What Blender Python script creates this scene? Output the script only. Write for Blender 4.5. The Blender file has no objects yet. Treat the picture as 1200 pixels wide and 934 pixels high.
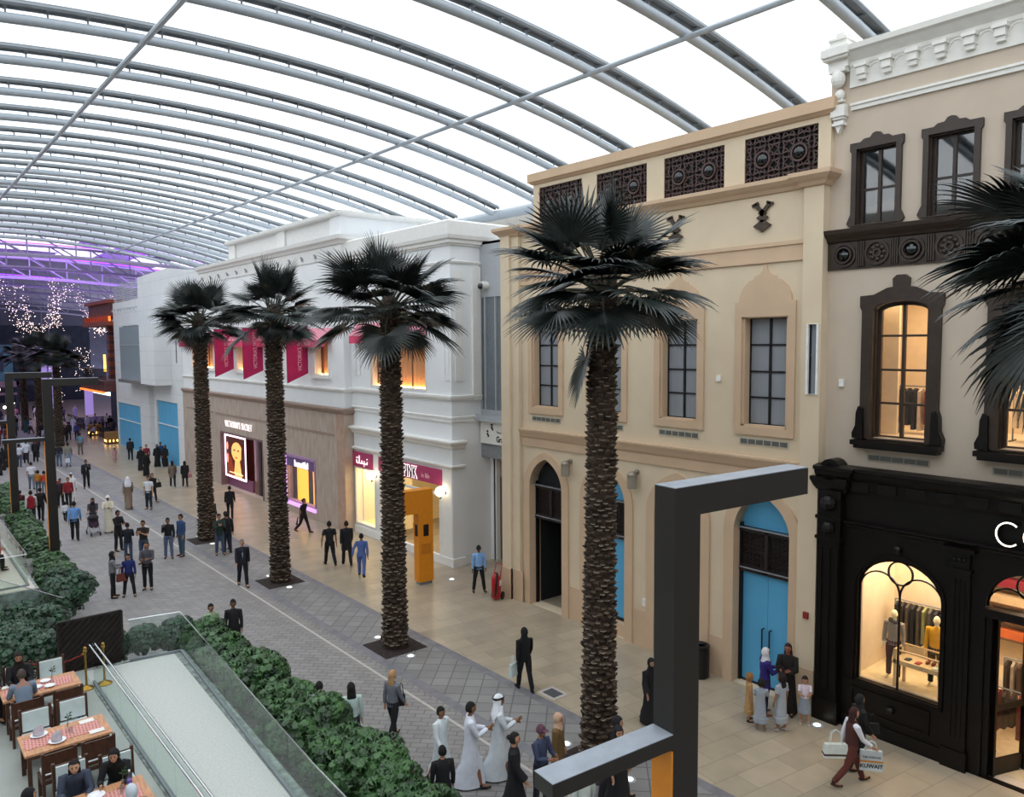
import bpy, bmesh, math, random
from mathutils import Vector, Matrix
random.seed(7)
SC = bpy.context.scene
COL = SC.collection
PI = math.pi

# ---------------------------------------------------------------- camera, world, exposure
cd = bpy.data.cameras.new('camera')
cd.sensor_width = 36.0
cd.lens = 911.0 / 1200.0 * 36.0
cd.clip_end = 600
cam = bpy.data.objects.new('camera', cd)
COL.objects.link(cam)
_y, _p, _r = math.radians(39.73), math.radians(4.16), math.radians(-0.40)
_f = Vector((math.sin(_y)*math.cos(_p), math.cos(_y)*math.cos(_p), -math.sin(_p)))
_rt = Vector((math.cos(_y), -math.sin(_y), 0)); _u = _rt.cross(_f)
_rt = _rt*math.cos(_r) + _u*math.sin(_r); _u = _rt.cross(_f)
_m = Matrix((_rt, _u, -_f)).transposed().to_4x4()
_m.translation = Vector((0, 0, 9.3))
cam.matrix_world = _m
SC.camera = cam
SC.view_settings.view_transform = 'Standard'
SC.view_settings.look = 'None'
SC.view_settings.exposure = 0.0
SC.view_settings.gamma = 1.0
SC.view_settings.use_curve_mapping = False

w = bpy.data.worlds.new('overcast_sky'); SC.world = w; w.use_nodes = True
nt = w.node_tree; nt.nodes.clear()
tc = nt.nodes.new('ShaderNodeTexCoord'); no = nt.nodes.new('ShaderNodeTexNoise')
no.inputs['Scale'].default_value = 2.2; no.inputs['Detail'].default_value = 4
cr = nt.nodes.new('ShaderNodeValToRGB')
cr.color_ramp.elements[0].position = .36; cr.color_ramp.elements[0].color = (.70, .84, .95, 1)
cr.color_ramp.elements[1].position = .60; cr.color_ramp.elements[1].color = (1, 1, 1, 1)
bg = nt.nodes.new('ShaderNodeBackground'); bg.inputs['Strength'].default_value = 2.25
ow = nt.nodes.new('ShaderNodeOutputWorld')
nt.links.new(tc.outputs['Generated'], no.inputs['Vector']); nt.links.new(no.outputs[0], cr.inputs[0])
nt.links.new(cr.outputs[0], bg.inputs[0]); nt.links.new(bg.outputs[0], ow.inputs[0])

def light(name, kind, loc, energy, color, size=1.0, size_y=None, rot=(0,0,0)):
    l = bpy.data.lights.new(name, kind); l.energy = energy; l.color = color
    if kind == 'AREA':
        l.shape = 'RECTANGLE'; l.size = size; l.size_y = size_y or size
    else:
        l.shadow_soft_size = size
    o = bpy.data.objects.new(name, l); COL.objects.link(o); o.location = loc; o.rotation_euler = rot
    return o

# ---------------------------------------------------------------- colours and materials
def lin(h):
    if not isinstance(h, str): return tuple(h)
    h = h.lstrip('#'); c = [int(h[i:i+2], 16)/255 for i in (0, 2, 4)]
    return tuple(x/12.92 if x <= .04045 else ((x+.055)/1.055)**2.4 for x in c)
_mats = {}
def mat(name, col, rough=.7, metal=0., var=.06, scale=6., bump=0., bscale=40., spec=.5, col2=None, stretch=None, coat=0):
    if name in _mats: return _mats[name]
    c = lin(col); m = bpy.data.materials.new(name); m.use_nodes = True; n = m.node_tree
    b = n.nodes['Principled BSDF']; b.inputs['Roughness'].default_value = rough; b.inputs['Metallic'].default_value = metal
    b.inputs['Specular IOR Level'].default_value = spec
    if coat: b.inputs['Coat Weight'].default_value = coat
    t = n.nodes.new('ShaderNodeTexCoord'); src = t.outputs['Object']
    if stretch:
        mp = n.nodes.new('ShaderNodeMapping'); mp.inputs['Scale'].default_value = stretch
        n.links.new(src, mp.inputs[0]); src = mp.outputs[0]
    z = n.nodes.new('ShaderNodeTexNoise'); z.inputs['Scale'].default_value = scale; z.inputs['Detail'].default_value = 5
    n.links.new(src, z.inputs['Vector'])
    r = n.nodes.new('ShaderNodeValToRGB')
    lo = tuple(max(0, x*(1-var*1.6)) for x in c); hi = tuple(min(1, x*(1+var*1.6)) for x in c)
    if col2: hi = lin(col2); lo = c
    r.color_ramp.elements[0].position = .3; r.color_ramp.elements[0].color = (*lo, 1)
    r.color_ramp.elements[1].position = .7; r.color_ramp.elements[1].color = (*hi, 1)
    n.links.new(z.outputs[0], r.inputs[0]); n.links.new(r.outputs[0], b.inputs['Base Color'])
    if bump:
        z2 = n.nodes.new('ShaderNodeTexNoise'); z2.inputs['Scale'].default_value = bscale
        bp = n.nodes.new('ShaderNodeBump'); bp.inputs['Strength'].default_value = bump; bp.inputs['Distance'].default_value = .02
        n.links.new(src, z2.inputs['Vector']); n.links.new(z2.outputs[0], bp.inputs['Height']); n.links.new(bp.outputs[0], b.inputs['Normal'])
    _mats[name] = m
    return m
def emis(name, col, s):
    if name in _mats: return _mats[name]
    m = bpy.data.materials.new(name); m.use_nodes = True; n = m.node_tree; b = n.nodes['Principled BSDF']
    b.inputs['Base Color'].default_value = (*lin(col), 1); b.inputs['Emission Color'].default_value = (*lin(col), 1)
    b.inputs['Emission Strength'].default_value = s
    _mats[name] = m; return m
def glassm(name, tint=(1,1,1), refl=.12, rough=.02):
    if name in _mats: return _mats[name]
    m = bpy.data.materials.new(name); m.use_nodes = True; n = m.node_tree; n.nodes.clear()
    o = n.nodes.new('ShaderNodeOutputMaterial'); mx = n.nodes.new('ShaderNodeMixShader')
    tr = n.nodes.new('ShaderNodeBsdfTransparent'); tr.inputs[0].default_value = (*tint, 1)
    g = n.nodes.new('ShaderNodeBsdfGlossy'); g.inputs['Roughness'].default_value = rough
    lw = n.nodes.new('ShaderNodeLayerWeight'); lw.inputs[0].default_value = .5
    pw = n.nodes.new('ShaderNodeMath'); pw.operation = 'POWER'; pw.inputs[1].default_value = 5.0
    ad = n.nodes.new('ShaderNodeMath'); ad.operation = 'MULTIPLY_ADD'; ad.inputs[1].default_value = .38; ad.inputs[2].default_value = refl
    n.links.new(lw.outputs['Facing'], pw.inputs[0]); n.links.new(pw.outputs[0], ad.inputs[0]); n.links.new(ad.outputs[0], mx.inputs[0])
    n.links.new(tr.outputs[0], mx.inputs[1]); n.links.new(g.outputs[0], mx.inputs[2]); n.links.new(mx.outputs[0], o.inputs[0])
    _mats[name] = m; return m
def membrane(name, tint, tstr, transp):
    m = bpy.data.materials.new(name); m.use_nodes = True; n = m.node_tree; n.nodes.clear()
    o = n.nodes.new('ShaderNodeOutputMaterial'); mx = n.nodes.new('ShaderNodeMixShader'); mx.inputs[0].default_value = 1-transp
    tr = n.nodes.new('ShaderNodeBsdfTransparent'); tr.inputs[0].default_value = (*tint, 1)
    tl = n.nodes.new('ShaderNodeBsdfTranslucent'); tl.inputs[0].default_value = (*tstr, 1)
    n.links.new(tr.outputs[0], mx.inputs[1]); n.links.new(tl.outputs[0], mx.inputs[2]); n.links.new(mx.outputs[0], o.inputs[0])
    return m
def brickmat(name, c1, c2, cm, bw, bh, mortar=.02, rough=.5, rot=0., offset=.5, squash=1., nvar=.25, freq=2, bump=.3, axes='xy'):
    m = bpy.data.materials.new(name); m.use_nodes = True; n = m.node_tree; b = n.nodes['Principled BSDF']
    b.inputs['Roughness'].default_value = rough
    t = n.nodes.new('ShaderNodeTexCoord'); mp = n.nodes.new('ShaderNodeMapping')
    src = t.outputs['Object']
    if axes == 'yz':
        sp = n.nodes.new('ShaderNodeSeparateXYZ'); cb = n.nodes.new('ShaderNodeCombineXYZ')
        n.links.new(src, sp.inputs[0]); n.links.new(sp.outputs[1], cb.inputs[0]); n.links.new(sp.outputs[2], cb.inputs[1]); src = cb.outputs[0]
    mp.inputs['Rotation'].default_value = (0, 0, rot)
    n.links.new(src, mp.inputs[0])
    k = n.nodes.new('ShaderNodeTexBrick'); k.offset = offset; k.offset_frequency = freq
    k.inputs['Color1'].default_value = (*lin(c1), 1); k.inputs['Color2'].default_value = (*lin(c2), 1); k.inputs['Mortar'].default_value = (*lin(cm), 1)
    k.inputs['Scale'].default_value = 1; k.inputs['Mortar Size'].default_value = mortar; k.inputs['Brick Width'].default_value = bw; k.inputs['Row Height'].default_value = bh
    n.links.new(mp.outputs[0], k.inputs['Vector'])
    z = n.nodes.new('ShaderNodeTexNoise'); z.inputs['Scale'].default_value = 1.3; z.inputs['Detail'].default_value = 8
    n.links.new(t.outputs['Object'], z.inputs['Vector'])
    mx = n.nodes.new('ShaderNodeMix'); mx.data_type = 'RGBA'; mx.blend_type = 'MULTIPLY'; mx.inputs[0].default_value = nvar
    n.links.new(k.outputs['Color'], mx.inputs[6]); n.links.new(z.outputs[0], mx.inputs[7])
    n.links.new(mx.outputs[2], b.inputs['Base Color'])
    if bump:
        bp = n.nodes.new('ShaderNodeBump'); bp.inputs['Strength'].default_value = bump; bp.inputs['Distance'].default_value = .01; bp.invert = True
        n.links.new(k.outputs['Fac'], bp.inputs['Height']); n.links.new(bp.outputs[0], b.inputs['Normal'])
    _mats[name] = m; return m

# ---------------------------------------------------------------- mesh building
ORG = {}
def tag(o, label=None, cat=None, group=None, kind=None):
    if label: o['label'] = label
    if cat: o['category'] = cat
    if group: o['group'] = group
    if kind: o['kind'] = kind
    return o
def thing(name, label, cat, loc=(0,0,0), rz=0., group=None, world=False, scale=1.):
    o = bpy.data.objects.new(name, None); COL.objects.link(o); o.location = loc; o.rotation_euler = (0,0,rz); o.empty_display_size = .2
    if scale != 1.: o.scale = (scale,)*3
    if world: ORG[o.name] = Vector(loc)
    return tag(o, label, cat, group)
class MB:
    def __init__(s): s.v = []; s.f = []; s.m = []; s.mats = []
    def mi(s, m):
        if m not in s.mats: s.mats.append(m)
        return s.mats.index(m)
    def add(s, vs, fs, m):
        b = len(s.v); i = s.mi(m); s.v += [tuple(v) for v in vs]; s.f += [tuple(b+k for k in f) for f in fs]; s.m += [i]*len(fs)
        return s
    def box(s, x0, x1, y0, y1, z0, z1, m):
        vs = [(x0,y0,z0),(x1,y0,z0),(x1,y1,z0),(x0,y1,z0),(x0,y0,z1),(x1,y0,z1),(x1,y1,z1),(x0,y1,z1)]
        return s.add(vs, [(0,3,2,1),(4,5,6,7),(0,1,5,4),(1,2,6,5),(2,3,7,6),(3,0,4,7)], m)
    def bar(s, a, b, w, d, m, up=(0,0,1)):
        a = Vector(a); b = Vector(b); t = (b-a).normalized(); u = Vector(up)
        if abs(t.dot(u)) > .98: u = Vector((1,0,0))
        r = t.cross(u).normalized(); u = r.cross(t).normalized(); vs = []
        for p in (a, b):
            for i, j in ((-1,-1),(1,-1),(1,1),(-1,1)): vs.append(p + r*(w/2*i) + u*(d/2*j))
        return s.add(vs, [(0,3,2,1),(4,5,6,7),(0,1,5,4),(1,2,6,5),(2,3,7,6),(3,0,4,7)], m)
    def tube(s, pts, r, m, n=8, cap=True, flat=1.):
        pts = [Vector(p) for p in pts]; k = len(pts); rr = r if isinstance(r, (list, tuple)) else [r]*k; vs = []; ref = None
        for i, p in enumerate(pts):
            t = (pts[min(i+1, k-1)] - pts[max(i-1, 0)])
            t = t.normalized() if t.length > 1e-9 else Vector((0,0,1))
            if ref is None: ref = Vector((0,0,1)) if abs(t.z) < .9 else Vector((1,0,0))
            a = t.cross(ref)
            if a.length < 1e-6: a = t.cross(Vector((0,1,0)))
            a.normalize(); b2 = a.cross(t); ref = b2
            for j in range(n):
                q = 2*PI*j/n; vs.append(p + a*(math.cos(q)*rr[i]) + b2*(math.sin(q)*rr[i]*flat))
        fs = [(i*n+j, i*n+(j+1) % n, (i+1)*n+(j+1) % n, (i+1)*n+j) for i in range(k-1) for j in range(n)]
        if cap: fs += [tuple(range(n))[::-1], tuple((k-1)*n+j for j in range(n))]
        return s.add(vs, fs, m)
    def loft(s, rings, m, n=14, cap=True):
        # rings: (cx, cy, cz, rx, ry[, tiltx]) horizontal ellipses
        vs = []
        for R in rings:
            cx, cy, cz, rx, ry = R[:5]; tl = R[5] if len(R) > 5 else 0
            for j in range(n):
                q = 2*PI*j/n; vs.append((cx+math.cos(q)*rx, cy+math.sin(q)*ry, cz+math.sin(q)*ry*tl))
        k = len(rings)
        fs = [(i*n+j, i*n+(j+1) % n, (i+1)*n+(j+1) % n, (i+1)*n+j) for i in range(k-1) for j in range(n)]
        if cap: fs += [tuple(range(n))[::-1], tuple((k-1)*n+j for j in range(n))]
        return s.add(vs, fs, m)
    def lathe(s, prof, c, m, n=16):
        return s.loft([(c[0], c[1], c[2]+z, r, r) for r, z in prof], m, n)
    def ball(s, c, r, m, n=10, k=6, sc=(1,1,1)):
        vs = []; 
        for i in range(k+1):
            a = -PI/2 + PI*i/k; rr = max(math.cos(a), .001)
            for j in range(n):
                q = 2*PI*j/n; vs.append((c[0]+r*sc[0]*rr*math.cos(q), c[1]+r*sc[1]*rr*math.sin(q), c[2]+r*sc[2]*math.sin(a)))
        fs = [(i*n+j, i*n+(j+1) % n, (i+1)*n+(j+1) % n, (i+1)*n+j) for i in range(k) for j in range(n)]
        return s.add(vs, fs, m)
    def prism(s, pts, x0, x1, m):
        # simple polygon in (y, z), extruded along x
        n = len(pts); vs = [(x0, a, b) for a, b in pts] + [(x1, a, b) for a, b in pts]
        return s.add(vs, [tuple(range(n)), tuple(range(2*n-1, n-1, -1))] + [(i, n+i, n+(i+1) % n, (i+1) % n) for i in range(n)], m)
    def holes(s, outer, hs, x0, x1, m):
        # filled polygon with holes in (y, z), extruded along x
        cu = bpy.data.curves.new('t', 'CURVE'); cu.dimensions = '2D'; cu.fill_mode = 'BOTH'; cu.extrude = (x1-x0)/2
        for lp in [outer]+list(hs):
            sp = cu.splines.new('POLY'); sp.points.add(len(lp)-1); sp.use_cyclic_u = True
            for p, (a, b) in zip(sp.points, lp): p.co = (a, b, 0, 1)
        o = bpy.data.objects.new('t', cu); me = bpy.data.meshes.new_from_object(o)
        mid = (x0+x1)/2
        s.add([(mid+v.co.z, v.co.x, v.co.y) for v in me.vertices], [tuple(p.vertices) for p in me.polygons], m)
        bpy.data.objects.remove(o); bpy.data.meshes.remove(me); bpy.data.curves.remove(cu)
        return s
    def rib(s, pts, wd, x0, x1, m, closed=False):
        # strip following a (y, z) polyline, box section
        P = [Vector(p) for p in pts]; n = len(P); vs = []
        for i in range(n):
            a = P[(i-1) % n] if (closed or i > 0) else P[i]; b = P[(i+1) % n] if (closed or i < n-1) else P[i]
            t = (b-a); t = t.normalized() if t.length > 1e-9 else Vector((1,0)); nn = Vector((-t.y, t.x))*wd/2
            for x in (x0, x1):
                vs.append((x, P[i].x+nn.x, P[i].y+nn.y)); vs.append((x, P[i].x-nn.x, P[i].y-nn.y))
        fs = []
        for i in range(n if closed else n-1):
            a = i*4; b = ((i+1) % n)*4
            fs += [(a, a+1, b+1, b), (a+2, b+2, b+3, a+3), (a, b, b+2, a+2), (a+1, a+3, b+3, b+1)]
        if not closed: fs += [(0, 2, 3, 1), (4*n-4, 4*n-3, 4*n-1, 4*n-2)]
        return s.add(vs, fs, m)
    def mould(s, path, prof, m):
        # profile (out, z) swept along an xy path with mitred corners; outward = left of travel
        P = [Vector(p) for p in path]; n = len(P); k = len(prof); vs = []
        for i in range(n):
            def nrm(a, b): d = (b-a).normalized(); return Vector((-d.y, d.x))
            if i == 0: o = nrm(P[0], P[1])
            elif i == n-1: o = nrm(P[-2], P[-1])
            else:
                n1 = nrm(P[i-1], P[i]); n2 = nrm(P[i], P[i+1]); o = (n1+n2); o = o/(o.length_squared/2) if o.length > 1e-6 else n1
            for q, z in prof: vs.append((P[i].x+o.x*q, P[i].y+o.y*q, z))
        fs = [(i*k+j, i*k+(j+1) % k, (i+1)*k+(j+1) % k, (i+1)*k+j) for i in range(n-1) for j in range(k)]
        fs += [tuple(range(k)), tuple((n-1)*k+j for j in range(k))[::-1]]
        return s.add(vs, fs, m)
    def text(s, body, size, m, loc, R, ext=.01, align='CENTER', sx=1., off=0., space=1.):
        cu = bpy.data.curves.new('t', 'FONT'); cu.body = body; cu.size = size; cu.extrude = ext; cu.align_x = align; cu.offset = off; cu.resolution_u = 3; cu.space_character = space
        o = bpy.data.objects.new('t', cu); me = bpy.data.meshes.new_from_object(o); loc = Vector(loc)
        s.add([loc + R @ Vector((v.co.x*sx, v.co.y, v.co.z)) for v in me.vertices], [tuple(p.vertices) for p in me.polygons], m)
        bpy.data.objects.remove(o); bpy.data.meshes.remove(me); bpy.data.curves.remove(cu)
        return s
    def mesh(s, name, org=None, smooth=False):
        me = bpy.data.meshes.new(name)
        vs = s.v if org is None else [(a-org[0], b-org[1], c-org[2]) for a, b, c in s.v]
        me.from_pydata(vs, [], s.f)
        for m in s.mats: me.materials.append(m)
        me.polygons.foreach_set('material_index', s.m)
        bm = bmesh.new(); bm.from_mesh(me); bmesh.ops.recalc_face_normals(bm, faces=bm.faces); bm.to_mesh(me); bm.free()
        if smooth:
            me.polygons.foreach_set('use_smooth', [True]*len(me.polygons))
            if hasattr(me, 'set_sharp_from_angle'): me.set_sharp_from_angle(angle=.75)
        me.update()
        return me
    def build(s, name, parent=None, smooth=False):
        org = ORG.get(parent.name) if parent else None
        o = bpy.data.objects.new(name, s.mesh(name, org, smooth)); COL.objects.link(o)
        if parent:
            o.parent = parent
            if org is not None: ORG[o.name] = org
        return o
def inst(name, me, parent=None, loc=(0,0,0), rot=(0,0,0), sc=None):
    o = bpy.data.objects.new(name, me); COL.objects.link(o); o.location = loc; o.rotation_euler = rot
    if sc: o.scale = sc if isinstance(sc, tuple) else (sc,)*3
    if parent: o.parent = parent
    return o
def copytree(o, loc=None, rz=None, label=None, group=None, parent=None):
    c = o.copy(); COL.objects.link(c); c.parent = parent
    if o.name in ORG and parent is not None: ORG[c.name] = ORG[o.name]
    if loc is not None: c.location = loc
    if rz is not None: c.rotation_euler = (0,0,rz)
    if label: c['label'] = label
    if group: c['group'] = group
    for ch in list(o.children): copytree(ch, parent=c)
    return c
RX = Matrix(((0,0,-1),(-1,0,0),(0,1,0)))          # lettering on a wall that faces -x: text x runs toward -y
RYd = Matrix(((0,-1,0),(0,0,-1),(1,0,0)))         # faces -y, reads upward
RY = Matrix(((1,0,0),(0,0,-1),(0,1,0)))           # lettering that faces -y
def arc(cy, cz, r, a0, a1, n=12, rz=None):
    rz = rz or r
    return [(cy+r*math.cos(math.radians(a0+(a1-a0)*i/n)), cz+rz*math.sin(math.radians(a0+(a1-a0)*i/n))) for i in range(n+1)]
def rect(a0, a1, b0, b1): return [(a0,b0),(a1,b0),(a1,b1),(a0,b1)]
def pointed(c, h, spring, apex, z0):
    # pointed arch outline in (y, z)
    R = []
    for i in range(11):
        t = i/10; R.append((c+h*math.cos(t*PI/2)**.85, spring+(apex-spring)*(math.sin(t*PI/2)*.80+.20*t**3)))
    L = [(2*c-a, b) for a, b in R[::-1]][1:]
    return [(c+h, z0)]+R+L+[(c-h, z0)]
# ================================================================ STRUCTURE: ground, roof, closing walls
M_pav = brickmat('grey_pavers', '#a19d9b', '#928e8c', '#777371', .40, .20, .014, .55, math.radians(45), nvar=.4)
M_pav2 = brickmat('diamond_pavers', '#9b9998', '#8b8988', '#69686a', .46, .46, .016, .5, math.radians(45), offset=0., nvar=.4)
M_tile = brickmat('beige_stone_tiles', '#c3b39b', '#b0a28d', '#958a7a', 1.25, .62, .008, .30, math.radians(8), nvar=.45, bump=.1)
M_band = mat('dark_grey_band', '#77767b', .5, var=.12, scale=3)
M_pale = mat('pale_inlay', '#b9b3ad', .5)
def slab(name, x0, x1, y0, y1, z0, z1, m, kind='structure'):
    b = MB(); b.box(x0, x1, y0, y1, z0, z1, m); return tag(b.build(name), kind=kind)
tag(slab('floor', -14, 11.05, -12, 240, -.3, 0, M_pav))
slab('floor', 11.35, 12.95, -12, 240, -.3, 0, M_pav2)
slab('floor', 13.22, 34, -12, 240, -.3, 0, M_tile)
slab('trim_1', 11.05, 11.35, -12, 240, -.3, 0.001, M_band)
slab('trim_2', 12.95, 13.22, -12, 240, -.3, 0.001, M_band)
slab('trim_3', 10.62, 10.70, -12, 80, -.01, 0.004, M_pale)

# roof vault: circular section, repeated arches
AX, AZ, AR, A0, AD = 9.457, -42.29, 60.688, 14.0, 3.755
XL, XR = -7.4, 26.3
def vz(x, dr=0.): return AZ + math.sqrt((AR+dr)**2-(x-AX)**2)
M_steelL = mat('white_painted_steel', '#a4acb4', .42, .0, var=.03)
M_steelD = mat('grey_roof_gutter', '#7d8388', .5, .0, var=.08, scale=2)
M_mem = membrane('roof_membrane', (.96, .97, .98), (.93, .95, .97), .62)
NK = 18
b = MB(); N = 40; vs = []; fs = []
ys = [A0+AD*k for k in range(-8, NK)]
for iy in range((len(ys)-1)*4+1):
    fy = iy/4; k = int(fy); tt = fy-k
    y = ys[min(k, len(ys)-1)]+tt*AD
    bulge = .42*math.sin(PI*tt)
    for j in range(N+1):
        x = XL+(XR-XL)*j/N; vs.append((x, y, vz(x, .47+bulge)))
ny = (len(ys)-1)*4+1
fs = [(i*(N+1)+j, i*(N+1)+j+1, (i+1)*(N+1)+j+1, (i+1)*(N+1)+j) for i in range(ny-1) for j in range(N)]
b.add(vs, fs, M_mem); tag(b.build('ceiling', smooth=True), kind='structure')

# one arch: lower round chord, upper gutter chord, short struts between them
def arch_meshes():
    lo = MB(); P = [(XL+(XR-XL)*j/44, 0, vz(XL+(XR-XL)*j/44)) for j in range(45)]
    lo.tube(P, .145, M_steelL, 12)
    up = MB()
    for dy in (-.15, .15):
        up.tube([(x, dy, vz(x, .36)) for x, _, _ in P], .075, M_steelD, 6)
    for j in range(44):
        a = P[j]; c = P[j+1]
        up.add([(a[0], -.17, vz(a[0], .37)), (a[0], .17, vz(a[0], .37)), (c[0], .17, vz(c[0], .37)), (c[0], -.17, vz(c[0], .37)),
                (a[0], -.17, vz(a[0], .47)), (a[0], .17, vz(a[0], .47)), (c[0], .17, vz(c[0], .47)), (c[0], -.17, vz(c[0], .47))],
               [(0,3,2,1),(4,5,6,7),(0,1,5,4),(1,2,6,5),(2,3,7,6),(3,0,4,7)], M_steelD)
    pin = MB(); pin.tube([(0,0,.1), (0,0,.34)], .03, M_steelD, 6); pin.box(-.05, .05, -.15, .15, .27, .33, M_steelD)
    return lo.mesh('lower_chord', smooth=True), up.mesh('upper_chord', smooth=True), pin.mesh('strut')
LO, UP, PIN = arch_meshes()
ordw = ['nearest','second','third','fourth','fifth','sixth','seventh','eighth','ninth','tenth','eleventh','twelfth','thirteenth','fourteenth','fifteenth','sixteenth','seventeenth','eighteenth','nineteenth']
for n, k in enumerate(range(-1, NK)):
    y = A0+AD*k
    t = thing('roof_arch', 'white steel twin-chord roof arch, %s in view from the camera' % ordw[n], 'roof arch', (AX, y, 0), group='roof arches carrying the vault')
    for nm, me in (('lower_chord', LO), ('upper_chord', UP)): inst(nm, me, t, (-AX, 0, 0))
    x = -2.6 if k < 6 else -4.5
    while x < XR-.4:
        th = math.asin((x-AX)/AR); inst('strut', PIN, t, (x-AX, 0, vz(x)), (0, th, 0)); x += 1.0
# longitudinal tie rods under the arches
for xr, lab in ((6.8, 'long grey steel tie rod running under the roof arches, left of the two'), (17.9, 'long steel tie rod under the roof arches, right of the two, above the shops')):
    b = MB(); b.tube([(xr, -6, vz(xr)-.16), (xr, A0+AD*(NK-1), vz(xr)-.16)], .085, M_steelL, 8)
    o = b.build('tie_rod', smooth=True); tag(o, lab, 'tie rod', 'tie rods under the roof')
# eaves beam behind the parapets and plain closing walls out of sight
b = MB(); b.tube([(XR-.1, -12, vz(XR)), (XR-.1, 79, vz(XR))], .26, M_steelL, 10); o = b.build('eaves_beam', smooth=True); tag(o, 'grey round eaves beam behind the shop parapets where the arches land', 'beam')
M_ext = mat('plain_plaster', '#b5b0a8', .9)
slab('wall_right', 27.2, 27.6, -12, 80, -.3, 16.2, M_ext)
slab('wall_left', -8.2, -7.8, -12, 110, -.3, 16.4, M_ext)
slab('wall_back', -8, 27.5, -12.4, -12, -.3, 18.8, M_ext)
# ================================================================ CREAM BUILDING WITH ARCHES
M_cream = mat('cream_render', '#d4c2a7', .85, var=.025, scale=1.2, bump=.05, bscale=60)
M_tan = mat('tan_pink_render', '#c9ad90', .85, var=.03, scale=1.5)
M_blk = mat('black_metal', '#1b1a1b', .4, .3)
M_greyglass = mat('grey_blind_glass', '#8a8f96', .25, var=.04, scale=1, stretch=(1, 30, .2))
M_blue = mat('blue_hoarding', '#58a9d6', .6, var=.03, scale=1)
M_brown = mat('brown_fretwork', '#4a3632', .55, var=.15, scale=8)
M_bronze = mat('dark_brown_fretwork', '#2c2322', .45, .2, var=.2, scale=10)
M_grille = mat('vent_grille_dark', '#5d5d58', .6)
M_void = mat('dark_interior', '#14171b', .8)
M_ornament = mat('dark_bronze_ornament', '#463a30', .5, .4, var=.2)
XB = 17.8
cb = thing('building', 'cream rendered building with pointed arches, blue boards and brown fretwork panels under its roofline', 'building', (XB, 15.7, 0), world=True)
AC = [11.23, 13.97, 16.78, 19.6]
b = MB()
def oarch(c): return pointed(c, .82, 4.25, 5.27, 0.0)
hs = []
for c in AC: hs.append([(y, max(z, .012)) for y, z in pointed(c, .82, 4.25, 5.27, .02)])
for i, c in enumerate(AC): hs.append(rect(c-.67, c+.67, 7.05, 9.9))
hs.append(rect(9.72, 9.98, 7.98, 9.68))
b.holes(rect(9.64, 21.73, 0, 13.1), hs, XB, XB+.45, M_cream)
b.box(XB+.45, 24, 9.64, 9.9, 0, 14.9, M_cream); b.box(XB+.45, 24, 21.45, 21.73, 0, 13.1, M_cream)
b.box(XB+.3, 24, 9.64, 21.73, 13.0, 13.1, M_cream)
b.holes(rect(9.58, 20.22, 13.1, 14.95), [rect(a, a+2.03, 13.33, 14.48) for a in (9.9, 12.55, 15.22, 17.9)], XB+.02, XB+.3, M_cream)
b.box(XB+.3, XB+3.4, 20.0, 20.22, 13.1, 14.95, M_cream)
b.build('wall', cb)
# pilasters
b = MB(); b.holes(rect(9.64, 10.15, 0, 13.0), [rect(9.72, 9.98, 7.98, 9.68)], XB-.14, XB, M_cream); b.build('pilaster', cb)
b = MB(); b.box(XB-.14, XB, 20.86, 21.73, 0, 13.0, M_cream); b.box(XB-.24, XB-.14, 21.25, 21.73, 0, 13.0, M_cream); b.build('pilaster', cb)
b = MB()
w = .02
segs = [(9.64, 10.13), (12.33, 12.87), (15.07, 15.68), (17.88, 18.5), (20.7, 21.73)]
for a, c in segs:
    out = .14 if (a < 10 or c > 21) else 0
    b = MB(); b.box(XB-out-w, XB-out, a, c, 0, 1.12, M_tan)
    if c > 21: b.box(XB-.27, XB-.15, 21.25, 21.75, 0, 1.12, M_tan); b.box(XB-.25, 18.2, 21.70, 21.75, 0, 1.12, M_tan)
    b.build('wainscot', cb)
# mid moulding
b = MB(); prof = [(0, 5.66), (.05, 5.66), (.05, 5.94), (.1, 6.0), (.14, 6.1), (.2, 6.22), (.2, 6.27), (0, 6.27)]
b.mould([(XB, 10.15), (XB, 20.86)], prof, M_tan); b.build('moulding', cb)
b = MB(); b.mould([(XB, 10.15), (XB, 20.86)], [(0, 11.26), (.06, 11.26), (.06, 11.33), (.03, 11.33), (.03, 11.64), (.07, 11.66), (.07, 11.76), (0, 11.76)], M_tan); b.build('moulding', cb)
# cornice under the attic, breaking forward over the pilasters
prof = [(0, 12.96), (.06, 12.98), (.12, 13.06), (.2, 13.12), (.28, 13.2), (.28, 13.3), (0, 13.3)]
b = MB(); b.mould([(22, 9.64), (XB-.14, 9.64), (XB-.14, 10.15), (XB, 10.15), (XB, 20.86), (XB-.14, 20.86), (XB-.14, 21.73), (23.5, 21.73)], prof, M_tan)
b.box(XB, 21, 9.7, 21.7, 13.1, 13.3, M_tan); b.build('cornice', cb)
b = MB(); b.mould([(22, 9.6), (XB+.02, 9.6), (XB+.02, 20.22), (21.4, 20.22)], [(0, 14.6), (.06, 14.62), (.1, 14.66), (.16, 14.70), (.16, 14.97), (0, 14.97), (-.2, 14.98), (-.2, 14.6)], M_tan)
b.build('parapet_cap', cb)
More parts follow.
